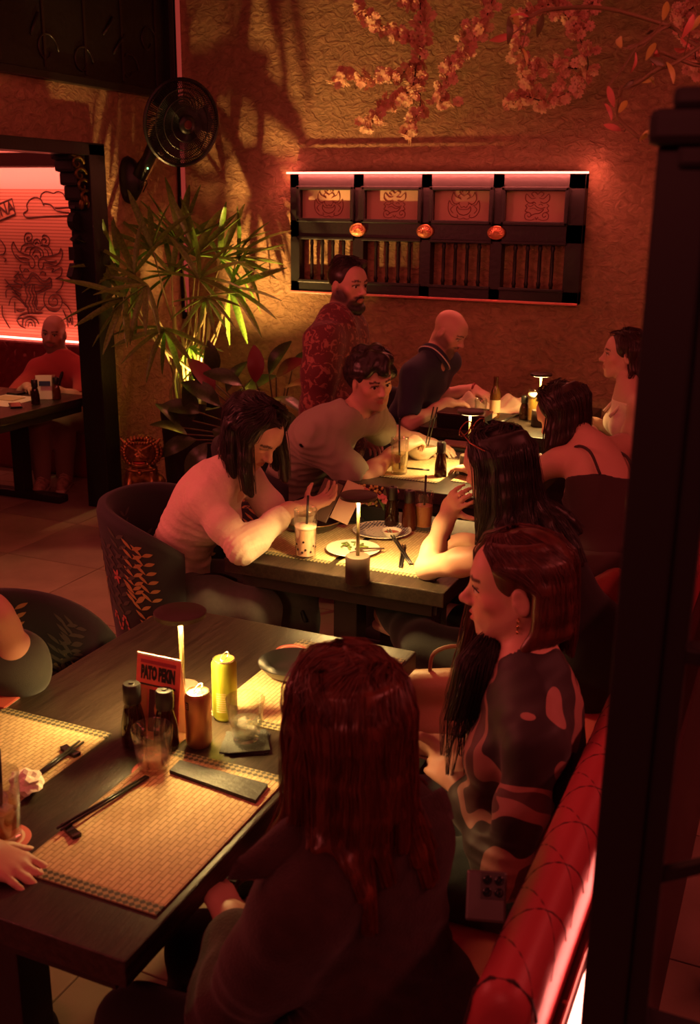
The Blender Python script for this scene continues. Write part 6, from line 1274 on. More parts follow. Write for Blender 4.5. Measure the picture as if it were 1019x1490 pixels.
# ---------------------------------------------------------------- 8 standing man with a beard
def man_stand():
    J = dict(hd=atz(507,414,1.51), nek=atz(487,470,1.34), shR=atz(470,498,1.27), shL=atz(510,478,1.30), pel=atz(480,620,.90))
    J['pel'][0:2] = J['nek'][0:2]+A((-.01,.0)); J['elR'] = J['shR']+A((-.02,-.04,-.28)); J['wrR'] = J['elR']+A((.05,.0,-.23)); J['elL'] = J['shL']+A((.0,.06,-.28)); J['wrL'] = J['elL']+A((.05,0,-.23)); info('stand', J)
    b = J['pel']; par = person((b[0], b[1], 0), 'bearded man standing in a dark red patterned shirt by the wall panel')
    H = Head(J['hd'], (.92,-.38,-.06)); v = Vol(); add_head(v, H, nose=1.2); v.cone(J['nek']-A((0,0,.05)), H.w((0,-.025,-.06)), .066, .060, .03)
    R, at = torso(v, J, False, 1.08); add_hand(v, J['wrR'], (.5,0,-.8), (0,.9,0), 'R', 1.05); add_hand(v, J['wrL'], (.6,0,-.7), (0,-.9,0), 'L', 1.05); arm(v, J['shR'], J['elR'], J['wrR'], 0, 1.1); arm(v, J['shL'], J['elL'], J['wrL'], 0, 1.1)
    vol_obj('body', v, SKIN, par, .006, colors=skin_colors(H, (.58,.34,.25), brow=(.02,.012,.010), stubble=((.03,.016,.013), .97))); add_eyes(par, H)
    bd = Vol()
    for s_ in (-1, 1): bd.chain([H.w((s_*.068,.0,-.03)), H.w((s_*.058,.02,-.075)), H.w((s_*.030,.060,-.105)), H.w((0,.074,-.112))], [.012,.020,.022,.022], .02); bd.chain([H.w((s_*.026,.080,-.070)), H.w((s_*.020,.090,-.052)), H.w((0,.096,-.050))], [.007,.0055,.0055], .008)
    BH = hair_mat('beard_dark', (.020,.013,.011), .5); vol_obj('beard', bd, BH, par, .0055, folds(.0018, 160, 3))
    hv = Vol(); hv.ell(H.w((0,-.020,.038)), np.array((.081,.098,.084))*H.k, H.R, .02); hv.ell(H.w((0,.115,-.038)), np.array((.078,.082,.100))*H.k, H.R, .012, -1); hv.cone(H.w((-.04,.06,.105)), H.w((.03,-.05,.118)), .018, .02, .03); hv.ell(H.w((0,-.03,-.09)), (.11,.12,.055), H.R, .02, -1)
    for s_ in (-1, 1): hv.ell(H.w((s_*.088,-.004,-.014)), np.array((.020,.026,.036)), H.R, .008, -1)
    S = Strands()
    for i in range(30): ph = -170+340*i/29; P = [scalp(H, 12, ph*.4, 1.10), scalp(H, 38, ph*.8, 1.09), scalp(H, 62 if abs(ph) > 70 else 44, ph, 1.06)]; tuft(S, P, [.01,.012,.008], 10, .0016, seed=i+900)
    HB = hair_mat('hair_short_dark', (.030,.016,.012), .35); o = vol_obj('hair', hv, HB, par, .005); S.build('strands', HB, o)
    c = Vol(); torso(c, J, False, 1.12, .022); arm(c, J['shR'], J['elR'], J['wrR'], .030, 1.1, .05, 0, .95); arm(c, J['shL'], J['elL'], J['wrL'], .030, 1.1, .05, 0, .95); c.cone(at(.05), at(0)-A((0,0,.12)), .17, .175, .05); neck_hole(c, J, H, .070)
    m = mat('shirt_red_print', (.16,.028,.028), .75, sheen=.2); nt = m.node_tree; N = nt.nodes; L = nt.links; tc = N.new('ShaderNodeTexCoord'); nz = N.new('ShaderNodeTexNoise'); nz.inputs['Scale'].default_value = 26; nz.inputs['Detail'].default_value = 5; nz.inputs['Distortion'].default_value = 1.5; L.new(tc.outputs['Object'], nz.inputs[0]); cr = N.new('ShaderNodeValToRGB'); e = cr.color_ramp.elements; e[0].position = .54; e[0].color = (.12,.02,.022,1); e[1].position = .60; e[1].color = (.34,.12,.09,1); L.new(nz.outputs[0], cr.inputs[0]); L.new(cr.outputs[0], N['Principled BSDF'].inputs[0])
    vol_obj('shirt', c, m, par, .0078, folds(.006, 16, 15), smooth_it=2)
    for q, (l_, t_) in enumerate(((.026,.016), (.050,.014))): ring(par, J, H, .072-.004*q, l_, t_, m, 'collar', .05, R)
    l = Vol(); 
    for s_ in (-1, 1): hp = b+R[0]*s_*.09; leg(l, hp, A((hp[0], hp[1], .48)), A((hp[0], hp[1], .09)), .02)
    l.ell(b, (.17,.12,.12), R, .05); vol_obj('trousers', l, cloth('trouser_black', (.02,.017,.016)), par, .009)
    for s_ in (-1, 1): hp = b+R[0]*s_*.09; shoe(par, (hp[0], hp[1], .088), (1,0,0), BLACKM, BLACKM)
man_stand()
# ---------------------------------------------------------------- 9 woman in a beige long-sleeved top
def woman_beige():
    J = dict(hd=atz(372,628,1.125), nek=A((-1.80,3.06,.972)), shR=A((-1.80,2.90,.915)), shL=A((-1.825,3.22,.925)), pel=A((-1.99,2.99,.53)))
    J['mid'] = A((-2.0,3.0,.78)); J['elR'] = atz(352,800,.79); J['wrR'] = reach(420,742,J['elR'],.235,True); J['wrL'] = atz(446,738,.86); J['elL'] = ik(J['shL'], J['wrL'], .27, .24, (-.1,.5,-.8)); info('beige', J)
    par = person((J['pel'][0], J['pel'][1], .45), 'woman in a fitted beige long-sleeved top looking down at her phone')
    H = Head(J['hd'], (.72,-.20,-.62)); v = Vol(); add_head(v, H, True); v.cone(J['nek']-A((0,0,.03)), H.w((0,-.02,-.06)), .054, .050, .03)
    R, at = torso(v, J, True, 1.05); hp = atz(470,722,.88); add_hand(v, J['wrR'], nrm(hp-J['wrR']), (.1,.5,-.8), 'R', .98, curl=(.35,.5,.4)); add_hand(v, J['wrL'], nrm(hp-J['wrL']+A((.03,-.0,.0))), (.0,-.3,.9), 'L', .95, curl=(.4,.5,.4)); arm(v, J['shR'], J['elR'], J['wrR'], 0, 1.0); arm(v, J['shL'], J['elL'], J['wrL'], 0, 1.0)
    vol_obj('body', v, SKIN, par, .0052, colors=skin_colors(H, (.60,.36,.26), brow=(.03,.016,.012)))
    c = Vol(); torso(c, J, True, 1.06, .008, 1.05); arm(c, J['shR'], J['elR'], J['wrR'], .007, 1.04, .035, 0, 1.85); arm(c, J['shL'], J['elL'], J['wrL'], .007, 1.04, .035, 0, 1.85); c.plane(at(.10), -R[2]); neck_hole(c, J, H, .060); ring(par, J, H, .062, .030, .006, cloth('top_cream', (.74,.58,.46), .8, bump=.25, bscale=90))
    vol_obj('top', c, cloth('top_cream', (.74,.58,.46), .8, bump=.25, bscale=90), par, .0055, creases(folds(.0013, 50, 21), [(J['elR'], J['elR']-J['shR'], .14, .020, .0065), (J['elR']*.45+J['wrR']*.55, J['wrR']-J['elR'], .10, .022, .004), (at(.22), R[2], .26, .032, .007), (J['shR']-R[2]*.07, R[0]+R[2]*.8, .13, .026, .006)]), smooth_it=1)
    cuff(par, J['elR'], J['wrR'], .86, .0335, .005, cloth('top_cream', (.74,.58,.46), .8, bump=.25, bscale=90)); cuff(par, J['elL'], J['wrL'], .86, .0335, .005, cloth('top_cream', (.74,.58,.46), .8, bump=.25, bscale=90))
    wb = MB(); wb.tube([tuple(at(.10)+R[0]*.182*math.cos(t)+R[1]*.148*math.sin(t)) for t in np.linspace(0, 2*PI, 33)], .012, 6, False); wb.build('waistband', cloth('denim_grey', (.075,.066,.062), .8, var=.1, vscale=60), par, smooth=True, world=True)
    l = Vol(); l.ell(at(.02), (.178,.14,.13), R, .05); k1 = atz(455,885,.55); k1 = A((-1.62, 2.92, .55)); leg(l, at(0)+R[0]*.09, k1, A((-1.60,2.95,.09)), .016, 1.08); leg(l, at(0)-R[0]*.09, k1+A((.02,.26,0)), A((-1.58,3.2,.09)), .016, 1.08)
    vol_obj('jeans', l, cloth('denim_grey', (.075,.066,.062), .8, var=.1, vscale=60), par, .0078, folds(.004, 24, 6))
    for yy in (2.95, 3.2): shoe(par, (-1.59, yy, .088), (1,0,0), BLACKM, BLACKM)
    q = atz(312,852,.60); kb = MB(); kb.bbox(tuple(q), (.045,.02,.065), .006, rz=.6); kb.build('key_tag', mat('tag_pale', (.62,.38,.28), .6), par, world=True)
    sb = MB(); sb.tube([tuple(a) for a in catmull([at(.12)+R[0]*.17, q+A((.0,0,.04)), atz(350,846,.58), atz(420,850,.56), atz(445,905,.45)], 6)], .009, 6); sb.build('bag_strap', BLACKM, par, smooth=True, world=True)
    hv = Vol(); hv.extend(c)
    long_hair(par, H, hair_mat('hair_black_bob', (.022,.013,.011), .36), v, .23, [-118,-104,-92,-80,-68,60,68,80,92,104,116,128,140,152,164,176,188,200,212,224], n=34, r0=.020, r1=.010, sr=.0013, seed=11, h=.0055, wave=.003, drift=(.10,-.05,0))
    return J
JB = woman_beige()
pp = atz(487,730,.865); ph = thing('phone', 'phone in a dark folding case held by the woman in beige', 'phone', tuple(pp))
M = Matrix.Rotation(.25, 3, 'Z') @ Matrix.Rotation(-.5, 3, 'X') @ Matrix.Rotation(.35, 3, 'Y')
MB().bbox((-.035,0,0), (.075,.008,.15), .003, M=M).build('handset', mat('phone_case_brown', (.12,.06,.045), .5), ph); MB().bbox((.045,.012,0), (.07,.005,.15), .002, M=M).build('cover_flap', mat('flap_pale', (.55,.36,.27), .6), ph)
# ---------------------------------------------------------------- 10 seated bald man in the far room
def man_far():
    J = dict(hd=atz(78,484,1.03), nek=A((-4.64,5.68,.85)), shR=A((-4.78,5.61,.785)), shL=A((-4.47,5.70,.785)), pel=A((-4.62,5.82,.44)))
    J['wrR'] = atz(40,563,.715); J['wrL'] = atz(66,564,.72); J['elR'] = ik(J['shR'], J['wrR'], .28, .25, (-.6,-.1,-.6)); J['elL'] = ik(J['shL'], J['wrL'], .28, .25, (.6,-.1,-.5)); info('far', J)
    par = person((J['pel'][0], J['pel'][1], .38), 'bald man in a red T-shirt sitting in the room beyond the doorway')
    H = Head(J['hd'], (.38,-.92,-.08), (.12,0,1)); v = Vol(); add_head(v, H); v.cone(J['nek']-A((0,0,.04)), H.w((0,-.02,-.06)), .068, .062, .03)
    R, at = torso(v, J, False, 1.0); add_hand(v, J['wrR'], (.8,-.4,0), (0,0,-1), 'R', 1.05, curl=(.6,.6,.4)); add_hand(v, J['wrL'], (-.8,-.2,.05), (0,-.3,-1), 'L', 1.05, curl=(.6,.6,.4)); arm(v, J['shR'], J['elR'], J['wrR'], 0, 1.1); arm(v, J['shL'], J['elL'], J['wrL'], 0, 1.1)
    vol_obj('body', v, SKIN, par, .0058, colors=skin_colors(H, (.60,.35,.26), brow=(.03,.018,.014), stubble=((.08,.04,.03), .75))); add_eyes(par, H)
    c = Vol(); torso(c, J, False, 1.02, .016); [(c.cone(J[a_], J[a_]+(J[b_]-J[a_])*.82, .066, .072, .05), sleeve_end(c, J[a_], J[b_], .82, .056)) for a_, b_ in (('shR','elR'),('shL','elL'))]; neck_hole(c, J, H, .070); ring(par, J, H, .070, .034, .008, cloth('tee_band', (.34,.05,.05), .88))
    vol_obj('t_shirt', c, cloth('tee_red', (.55,.10,.095), .88), par, .0065, folds(.006, 16, 23))
    st = MB(); st.tube([tuple(q) for q in catmull([J['nek']-R[0]*.07+R[1]*.03+A((0,0,.02)), at(.8)-R[0]*.02+R[1]*.14, at(.55)+R[0]*.03+R[1]*.15, at(.35)+R[0]*.10+R[1]*.14], 6)], .011, 6); st.build('bag_strap', BLACKM, par, smooth=True, world=True)
    l = Vol(); l.ell(at(0), (.19,.14,.13), R, .05); kR = atz(45,640,.50); kL = atz(100,640,.50); aR = atz(55,700,.09); aL = atz(92,705,.09)
    aR = atz(62,695,.09); aL = atz(95,690,.09); kR = aR+A((-.02,.02,.35)); kL = aL+A((.0,.02,.36))
    leg(l, at(0)+R[0]*.09, kR, aR, .02); leg(l, at(0)-R[0]*.09, kL, aL, .02); vol_obj('trousers', l, cloth('trouser_khaki', (.24,.14,.10), .85), par, .008, folds(.005, 22, 2))
    SN = mat('sneaker_brown', (.40,.22,.16), .7, var=.4, vscale=30)
    shoe(par, aR+A((0,0,-.002)), (.45,-.9,0), SN, mat('sneaker_sole', (.6,.45,.35), .7)); shoe(par, aL+A((0,0,-.002)), (.45,-.9,0), SN, mat('sneaker_sole', (.6,.45,.35), .7))
man_far()
# ---------------------------------------------------------------- 11 person at the left edge of the near table
def person_edge():
    J = dict(pel=A((-2.05,1.42,.53)), nek=A((-1.92,1.44,1.0)), shR=A((-1.87,1.27,.94)), shL=A((-1.87,1.62,.94)), hd=A((-1.86,1.44,1.17)))
    J['elL'] = atz(30,972,.80); J['wrL'] = reach(2,905,J['elL'],.16,False); J['wrR'] = atz(-40,1235,.785); J['elR'] = ik(J['shR'], J['wrR'], .29, .27, (-.2,-.6,-.7)); info('edge', J)
    J['wrL'] = J['elL']+nrm(J['wrL']-J['elL'])*.20
    par = person((J['pel'][0], J['pel'][1], .45), 'person in a dark shirt with rolled sleeves, one hand flat on the table')
    H = Head(J['hd'], (1,0,-.1)); v = Vol(); add_head(v, H, lids=False); v.cone(J['nek']-A((0,0,.04)), H.w((0,-.02,-.06)), .064, .06, .03); R, at = torso(v, J, False, 1.05)
    add_hand(v, J['wrR'], nrm(atz(25,1262,.765)-J['wrR']), (-.1,0,-1), 'R', 1.02, curl=(.18,.15,.12), spread=.05); add_hand(v, J['wrL'], nrm(A((-.5,-.1,.35))), (.2,-.9,0), 'L', 1.0, curl=(.7,.7,.5)); arm(v, J['shL'], J['elL'], J['wrL'], 0, 1.12); arm(v, J['shR'], J['elR'], J['wrR'], 0, 1.12)
    vol_obj('body', v, SKIN, par, .0062, colors=skin_colors(H, (.58,.34,.24), brow=(.03,.018,.014)))
    c = Vol(); torso(c, J, False, 1.1, .018); arm(c, J['shL'], J['elL'], J['wrL'], .026, 1.1, .05, 0, 1.12); arm(c, J['shR'], J['elR'], J['wrR'], .022, 1.1, .05, 0, 1.1); neck_hole(c, J, H, .07)
    vol_obj('shirt', c, cloth('shirt_charcoal', (.045,.042,.038), .88), par, .0078, folds(.005, 20, 33))
    cuff(par, J['elL'], J['wrL'], .20, .058, .012, cloth('shirt_charcoal', (.045,.042,.038), .88), 'rolled_cuff'); cuff(par, J['elL'], J['wrL'], .06, .064, .010, cloth('shirt_charcoal', (.045,.042,.038), .88), 'rolled_cuff')
    hv = Vol(); hv.ell(H.w((0,-.020,.038)), np.array((.081,.098,.084)), H.R, .02); hv.ell(H.w((0,.115,-.04)), np.array((.078,.082,.105)), H.R, .012, -1); vol_obj('hair', hv, hair_mat('hair_short_dark', (.030,.016,.012), .35), par, .007)
    l = Vol(); l.ell(at(0), (.18,.13,.13), R, .05)
    for s_, yy in ((-1, 1.55), (1, 1.28)): leg(l, at(0)+R[0]*s_*.09, A((-1.62,yy,.54)), A((-1.60,yy,.09)), .016); shoe(par, (-1.60,yy,.088), (1,0,0), BLACKM, BLACKM)
    vol_obj('trousers', l, cloth('trouser_brown2', (.10,.065,.045), .85), par, .008, folds(.004, 22, 2))
person_edge()
# ================================================================ PLANTS
POT = mat('pot_black', (.016,.014,.013), .55, bump=.15, bscale=30); SOIL = mat('soil', (.05,.03,.02), .95, bump=.6, bscale=60)
LEAFG = mat('palm_green', (.12,.24,.03), .38, spec=.5, var=.35, vscale=25); CANE = mat('palm_cane', (.30,.24,.11), .7, bump=.3, bscale=80)
def pot(x, y, r, h, par):
    MB().lathe([(.001,0),(r*.8,0),(r*.86,.02),(r*.98,h*.86),(r,h*.9),(r,h),(r-.025,h),(r-.03,h-.05),(.001,h-.05)], 32).build('pot', POT, par, smooth=True, angle=40)
    MB().lathe([(.001,h-.048),(r-.032,h-.045),(r-.032,h-.04),(.001,h-.035)], 24).build('soil', SOIL, par)
def leaflet_mesh(L, w_, droop, name):
    s = MB(); n = 7
    for i in range(n):
        t = i/(n-1); x = L*t*(1-.08*droop*t); z = -droop*L*t*t; ww = w_*(.35+1.1*math.sin(PI*min(1, t*.92+.08))**.8)*(.5 if i == n-1 else 1)*.62
        s.v += [(x, -ww, z+.25*ww), (x, 0, z-.25*ww), (x, ww, z+.25*ww)]
    for i in range(n-1):
        for k in (0, 1): a = i*3+k; s.f.append((a, a+1, a+4, a+3))
    me = bpy.data.meshes.new(name); me.from_pydata(s.v, [], s.f); me.update(); me.materials.append(LEAFG); me.polygons.foreach_set('use_smooth', [True]*len(me.polygons)); return me
LM = [leaflet_mesh(1, .072, d, 'leaflet') for d in (.05, .18, .32)]
pc = atz(270, 592, .62); pc = A((-3.60, 5.66, 0))
palm = thing('potted_palm', 'lady palm with fan leaves in a black pot, lit from below', 'plant', (pc[0], pc[1], 0)); pot(0, 0, .20, .63, palm)
FR = [(240,478,6.3,105,165,8,78),(196,398,6.35,195,210,9,88),(222,362,6.5,245,170,9,84),(286,372,6.65,285,150,9,95),(322,378,6.7,330,170,9,88),(335,418,6.65,15,170,8,84),(300,432,6.3,80,190,9,62),(182,432,6.3,165,160,8,92),(262,356,6.75,268,130,8,98),(214,415,6.2,140,150,8,82),(275,505,6.5,60,140,7,48),(165,385,6.45,180,140,7,75),(250,400,6.55,230,200,9,70),(345,375,6.75,345,130,7,80),(290,405,6.45,300,220,9,72),(285,535,6.5,70,120,6,36)]
g = np.random.default_rng(12)
for i, (px, py, dp, ang, sp, n, Lp) in enumerate(FR):
    c = atd(px, py, dp); c[1] = min(c[1], YB-.12); c[0] = max(c[0], XL+.08); b = A((pc[0]+g.uniform(-.09,.09), pc[1]+g.uniform(-.09,.09), .60)); cl = c-A((pc[0], pc[1], 0)); bl = b-A((pc[0], pc[1], 0))
    st = MB(); mid = bl*.45+cl*.55+A((0,0,.03)); st.tube([tuple(q) for q in catmull([bl, A((bl[0]*1.1, bl[1]*1.1, bl[2]*.5+mid[2]*.5)), mid, cl], 4)], [.011*(1-.6*k/12) for k in range(13)], 6); fr = st.build('frond_stem', CANE, palm, smooth=True)
    for k in range(n):
        a = math.radians(ang+sp*(k/(n-1)-.5)+g.uniform(-5, 5)); d = CR*math.cos(a)-CU*math.sin(a)+CF*g.uniform(-.55,.35); d = d/np.linalg.norm(d); L = Lp*dp/FPX*g.uniform(.85, 1.1)
        tip = c+d*L; room = min((tip[0]-(XL+.03))/1, (YB-.03)-tip[1])
        if room < 0: d = d+A((max(0, XL+.03-tip[0]), -max(0, tip[1]-YB+.03), 0))/L; d = d/np.linalg.norm(d)
        o = bpy.data.objects.new('leaflet', LM[int(g.integers(0, 3))]); COL.objects.link(o); o.parent = fr; z = nrm(np.cross(d, nrm(np.cross(d, A((0,0,1))+CF*-.6+g.normal(size=3)*.25)))); z = -z if z[2] < 0 else z; y = np.cross(z, d); m = Matrix.Identity(4)
        for r in range(3): m[r][0], m[r][1], m[r][2], m[r][3] = d[r]*L, y[r]*L*.9, z[r]*L, cl[r]
        o.matrix_local = m
for i in range(9):
    a = i*2.4; s = MB(); x, y = .08*math.cos(a), .08*math.sin(a); s.tube([(x, y, .58), (x*1.2, y*1.2, .85), (x*1.5+.02, y*1.5, 1.05+.03*i)], [.014,.012,.008], 7); s.build('cane', CANE, palm, smooth=True)
def uplight(p, aim, power, label, spot=95):
    t = thing('uplight', label, 'spotlight', tuple(p)); q = Vector(aim-p).to_track_quat('Z', 'Y').to_matrix()
    MB().lathe([(.001,-.05),(.026,-.05),(.030,-.02),(.032,.012),(.028,.012),(.027,.004),(.001,.003)], 18, M=q).build('housing', BLACKM, t, smooth=True, angle=40)
    MB().lathe([(.001,.004),(.027,.004),(.026,.006),(.001,.007)], 18, M=q).build('lens', emitter('uplight_lens', (1,.80,.35), 40), t)
    MB().tube([(0,0,-.03),(0,.02,-.10)], .006, 6).build('stake', BLACKM, t)
    lamp('uplight_beam', 'SPOT', tuple(p+nrm(aim-p)*.02), power, (1,.53,.14), tuple(aim), .02, spot=spot, blend=1.0)
u1 = A((-3.44, 5.52, .66)); uplight(u1, u1+A((.02,.30,1.)), 250, 'spotlight glowing in the palm pot', 106)
# rubber plant
RUB = [mat('rubber_leaf', (.035,.06,.018), .28, spec=.6, var=.25, vscale=20), mat('rubber_leaf_redlit', (.16,.03,.03), .35, spec=.5)]  # second leaf colour is a red-lit copy, red light painted into it
rp = thing('rubber_plant', 'rubber plant with broad dark leaves in a black pot', 'plant', (-2.98, 5.66, 0)); pot(0, 0, .19, .46, rp); r0 = A((-2.98, 5.66, 0))
def oval(L, w_, m, name):
    s = MB(); n = 9
    for i in range(n):
        t = i/(n-1); ww = w_*math.sin(PI*(t*.96+.02))**.75; z = .10*L*math.sin(PI*t)-.12*L*t*t; s.v += [(L*t, -ww, z+.12*ww), (L*t, -ww*.5, z+.02*ww), (L*t, 0, z-.04*ww), (L*t, ww*.5, z+.02*ww), (L*t, ww, z+.12*ww)]
    for i in range(n-1):
        for k in range(4): a = i*5+k; s.f.append((a, a+1, a+6, a+5))
    me = bpy.data.meshes.new(name); me.from_pydata(s.v, [], s.f); me.update(); me.materials.append(m); me.polygons.foreach_set('use_smooth', [True]*len(me.polygons)); return me
OV = [oval(1, .24, m, 'leaf') for m in RUB]
RL = [(352,578,6.45,325,0,0,52),(345,590,6.4,300,0,0,44),(372,556,6.1,270,1,0,46),(352,560,6.0,200,0,0,50),(392,545,6.2,300,0,0,50),(402,548,6.25,330,1,0,46),(415,565,6.2,350,1,0,42),(408,595,6.1,60,0,0,48),(395,580,6.0,20,0,0,52),(420,600,6.2,80,0,0,40),(300,575,6.3,250,0,0,46),(312,570,6.25,235,1,0,52),(320,590,6.2,215,0,0,56),(306,552,6.35,275,0,0,50),(330,570,6.2,300,0,0,46),(290,600,6.2,190,0,0,50),(272,632,6.1,200,0,0,48),(285,640,6.1,160,0,0,52),(300,645,6.1,120,0,0,52),(262,622,6.15,230,0,0,42),(310,625,6.1,30,0,0,50),(280,612,6.2,260,0,0,46),(380,600,6.0,110,0,0,46),(425,540,6.3,310,0,0,36)]
for (px, py, dp, ang, cm, _, Lp) in RL:
    c = atd(px, py, dp)-r0; a = math.radians(ang); d = nrm(CR*math.cos(a)-CU*math.sin(a)-CF*g.uniform(-.1,.6)); L = Lp*dp/FPX*1.15; z = nrm(A((0,0,1))-CF*.7+g.normal(size=3)*.3); z = nrm(z-d*(z @ d)); y = np.cross(z, d); m = Matrix.Identity(4)
    s = MB(); s.tube([tuple(q) for q in catmull([A((g.uniform(-.05,.05), g.uniform(-.05,.05), .44)), A((c[0]*.5, c[1]*.5, .45+.5*(c[2]-.45))), c], 4)], [.008,.008,.007,.007,.006,.006,.005,.005,.004], 5); sm = s.build('stem', mat('rubber_stem', (.10,.07,.04), .6), rp, smooth=True)
    o = bpy.data.objects.new('leaf', OV[cm]); COL.objects.link(o); o.parent = sm
    for r in range(3): m[r][0], m[r][1], m[r][2], m[r][3] = d[r]*L, y[r]*L, z[r]*L, c[r]
    o.matrix_local = m
# ---------------------------------------------------------------- blossom branches
BL = [mat('blossom_cream', (.80,.52,.34), .6, sub=.0), mat('blossom_peach', (.78,.42,.30), .6)]; TW = mat('twig_brown', (.06,.035,.025), .8)
def flower(m, name):
    s = MB()
    for ring, (n, r, z, tl) in enumerate(((6, .030, 0, .2), (5, .021, .008, .5))):
        for k in range(n):
            a = 2*PI*k/n+ring*.5; ca, sa = math.cos(a), math.sin(a)
            def P(u, w_, h): return (u*ca-w_*sa, u*sa+w_*ca, h)
            s.add([P(.003,0,z), P(r*.55,-r*.36,z+tl*r*.5), P(r*.98,-r*.22,z+tl*r*.8), P(r*.86,0,z+tl*r*.6), P(r*.98,r*.22,z+tl*r*.8), P(r*.55,r*.36,z+tl*r*.5)], [(0,1,2,3),(0,3,4,5)])
    me = bpy.data.meshes.new(name); me.from_pydata(s.v, [], s.f); me.update(); me.materials.append(m); return me
FM = [flower(m, 'flower') for m in BL]
BR = [('cherry blossom branch with the longest drooping cream spray over the panel', [[(610,-60),(612,60),(606,95),(575,108),(540,112),(508,108),(484,116)],[(606,95),(598,130),(565,150),(548,170),(535,182)],[(606,95),(612,150),(600,180),(585,200)]], 13),
      ('small short cherry blossom sprig beside the longest cream spray', [[(520,-60),(522,8),(535,25),(560,40),(585,48),(606,58)],[(575,-30),(590,2),(615,4)]], 10),
      ('narrow hanging cherry blossom spray between the two larger ones', [[(735,-70),(715,5),(700,40),(680,70),(655,95),(650,120),(640,145),(655,152)],[(700,40),(672,55)]], 12),
      ('broad cherry blossom spray curling under itself', [[(880,-60),(860,10),(835,30),(845,50)],[(800,-30),(805,5),(830,30),(850,70),(856,95),(845,120),(815,140),(785,146)],[(785,146),(760,140),(745,155)],[(805,5),(760,20),(752,55),(765,90),(780,105),(770,130)],[(840,100),(800,95)]], 14),
      ('cherry blossom sprig above the capped black screen post', [[(1040,-60),(1010,10),(985,15),(1005,60)],[(1010,60),(1015,110)]], 12)]
YBL = 5.95
for lab, paths, jit in BR:
    top = aty(*paths[0][0], YBL); t = thing('blossom_branch', lab, 'blossoms', (top[0], YBL, 3.4), group='hanging cherry blossom sprays'); base = A((top[0], YBL, 3.4))
    tw = MB(); tw.tube([(0,0,0), tuple(top-base)], .008, 5) if top[2] < 3.4 else None; tw.build('stalk', TW, t) if tw.v else None
    for pth in paths:
        P = catmull([aty(x, y, YBL+g.uniform(-.06,.06)) for x, y in pth], 5); w_ = MB(); w_.tube([tuple(q-base) for q in P], [.004*(1-.7*k/len(P)) for k in range(len(P))], 5); tg = w_.build('twig', TW, t, smooth=True)
        seg = np.cumsum([0]+[np.linalg.norm(P[k+1]-P[k]) for k in range(len(P)-1)]); nfl = int(seg[-1]/.0085)
        for k in range(nfl):
            s_ = seg[-1]*(k+g.random())/nfl; q = A([np.interp(s_, seg, [p[i] for p in P]) for i in range(3)]); 
            if s_ < .12*seg[-1] and pth[0][1] < 0: continue
            q = q+g.normal(size=3)*A((.024,.024,.022))*(jit/13); q[1] = min(q[1], YB-.05)
            if q[2] > 3.35: continue
            o = bpy.data.objects.new('flower', FM[int(g.random() < .5)]); COL.objects.link(o); o.parent = t; n_ = nrm(A((g.normal()*.8-.3, -.9+g.normal()*.5, g.normal()*.6-.9)))
            o.matrix_local = Matrix.Translation(Vector(q-base)) @ Vector(n_).to_track_quat('Z', 'Y').to_matrix().to_4x4() @ Matrix.Rotation(g.random()*6, 4, 'Z') @ Matrix.Scale(g.uniform(.85, 1.2), 4)
# leafy branch near the screen post
LV = [mat('leaf_yellowgreen', (.50,.42,.08), .5), mat('leaf_redpink', (.65,.20,.14), .5), mat('leaf_olive', (.12,.10,.03), .5)]; LVM = [oval(1, .16, m, 'leaf') for m in LV]
lb = thing('leafy_branch', 'leafy branch with yellow-green and reddish leaves above the black post', 'branch', tuple(atd(1080, -120, 2.2)*A((1,1,0))+A((0,0,3.4)))); base = A(lb.location)
TWG = [[(1080,-120),(1030,60),(975,38),(935,62),(915,70)],[(1030,60),(1019,95),(960,75)],[(1030,60),(985,90),(960,100),(930,120),(905,128)],[(975,38),(880,12),(800,14),(770,25)],[(905,128),(900,170),(930,200)],[(1060,40),(1060,330),(1015,300)]]
ALLP = []
for pth in TWG:
    P = catmull([atd(x, y, 2.2+.1*math.sin(x)) for x, y in pth], 4); w_ = MB(); w_.tube([tuple(q-base) for q in P], .0045, 5); w_.build('twig', mat('twig_ochre', (.20,.13,.05), .7), lb, smooth=True); ALLP += P
w_ = MB(); w_.tube([(0,0,0), tuple(atd(1080,-120,2.2)-base)], .006, 5); w_.build('twig', MATS['twig_ochre'], lb)
LP = [(965,30),(990,55),(955,62),(945,85),(980,70),(1005,45),(1010,20),(970,90),(940,50),(925,75),(905,70),(950,95),(930,120),(905,130),(885,125),(935,110),(905,190),(930,205),(945,210),(955,205),(900,165),(770,25),(755,40),(790,20),(745,50),(1010,290),(1015,340),(1008,370),(1012,410),(955,300),(953,322),(880,150),(760,70),(740,25)]
for k, (x, y) in enumerate(LP):
    c = atd(x, y, 2.15+.15*math.sin(k*1.7)); a = g.uniform(0, 6.28); d = nrm(CR*math.cos(a)-CU*math.sin(a)*1.0+A((0,0,-.4))+CF*g.uniform(-.4,.4)); z = nrm(-CF+g.normal(size=3)*.4); z = nrm(z-d*(z @ d)); yv = np.cross(z, d); L = g.uniform(.032,.05); m = Matrix.Identity(4); o = bpy.data.objects.new('leaf', LVM[(0,1,0,2,1)[k % 5]]); COL.objects.link(o); o.parent = lb
    for r in range(3): m[r][0], m[r][1], m[r][2], m[r][3] = d[r]*L, yv[r]*L, z[r]*L, (c-base)[r]
    o.matrix_local = m
    near = min(ALLP, key=lambda p: np.linalg.norm(p-c)); w_ = MB(); w_.tube([tuple(c-base), tuple((c+near)/2-base+A((0,0,-.005))), tuple(near-base)], .0016, 4); w_.build('petiole', MATS['twig_ochre'], lb)
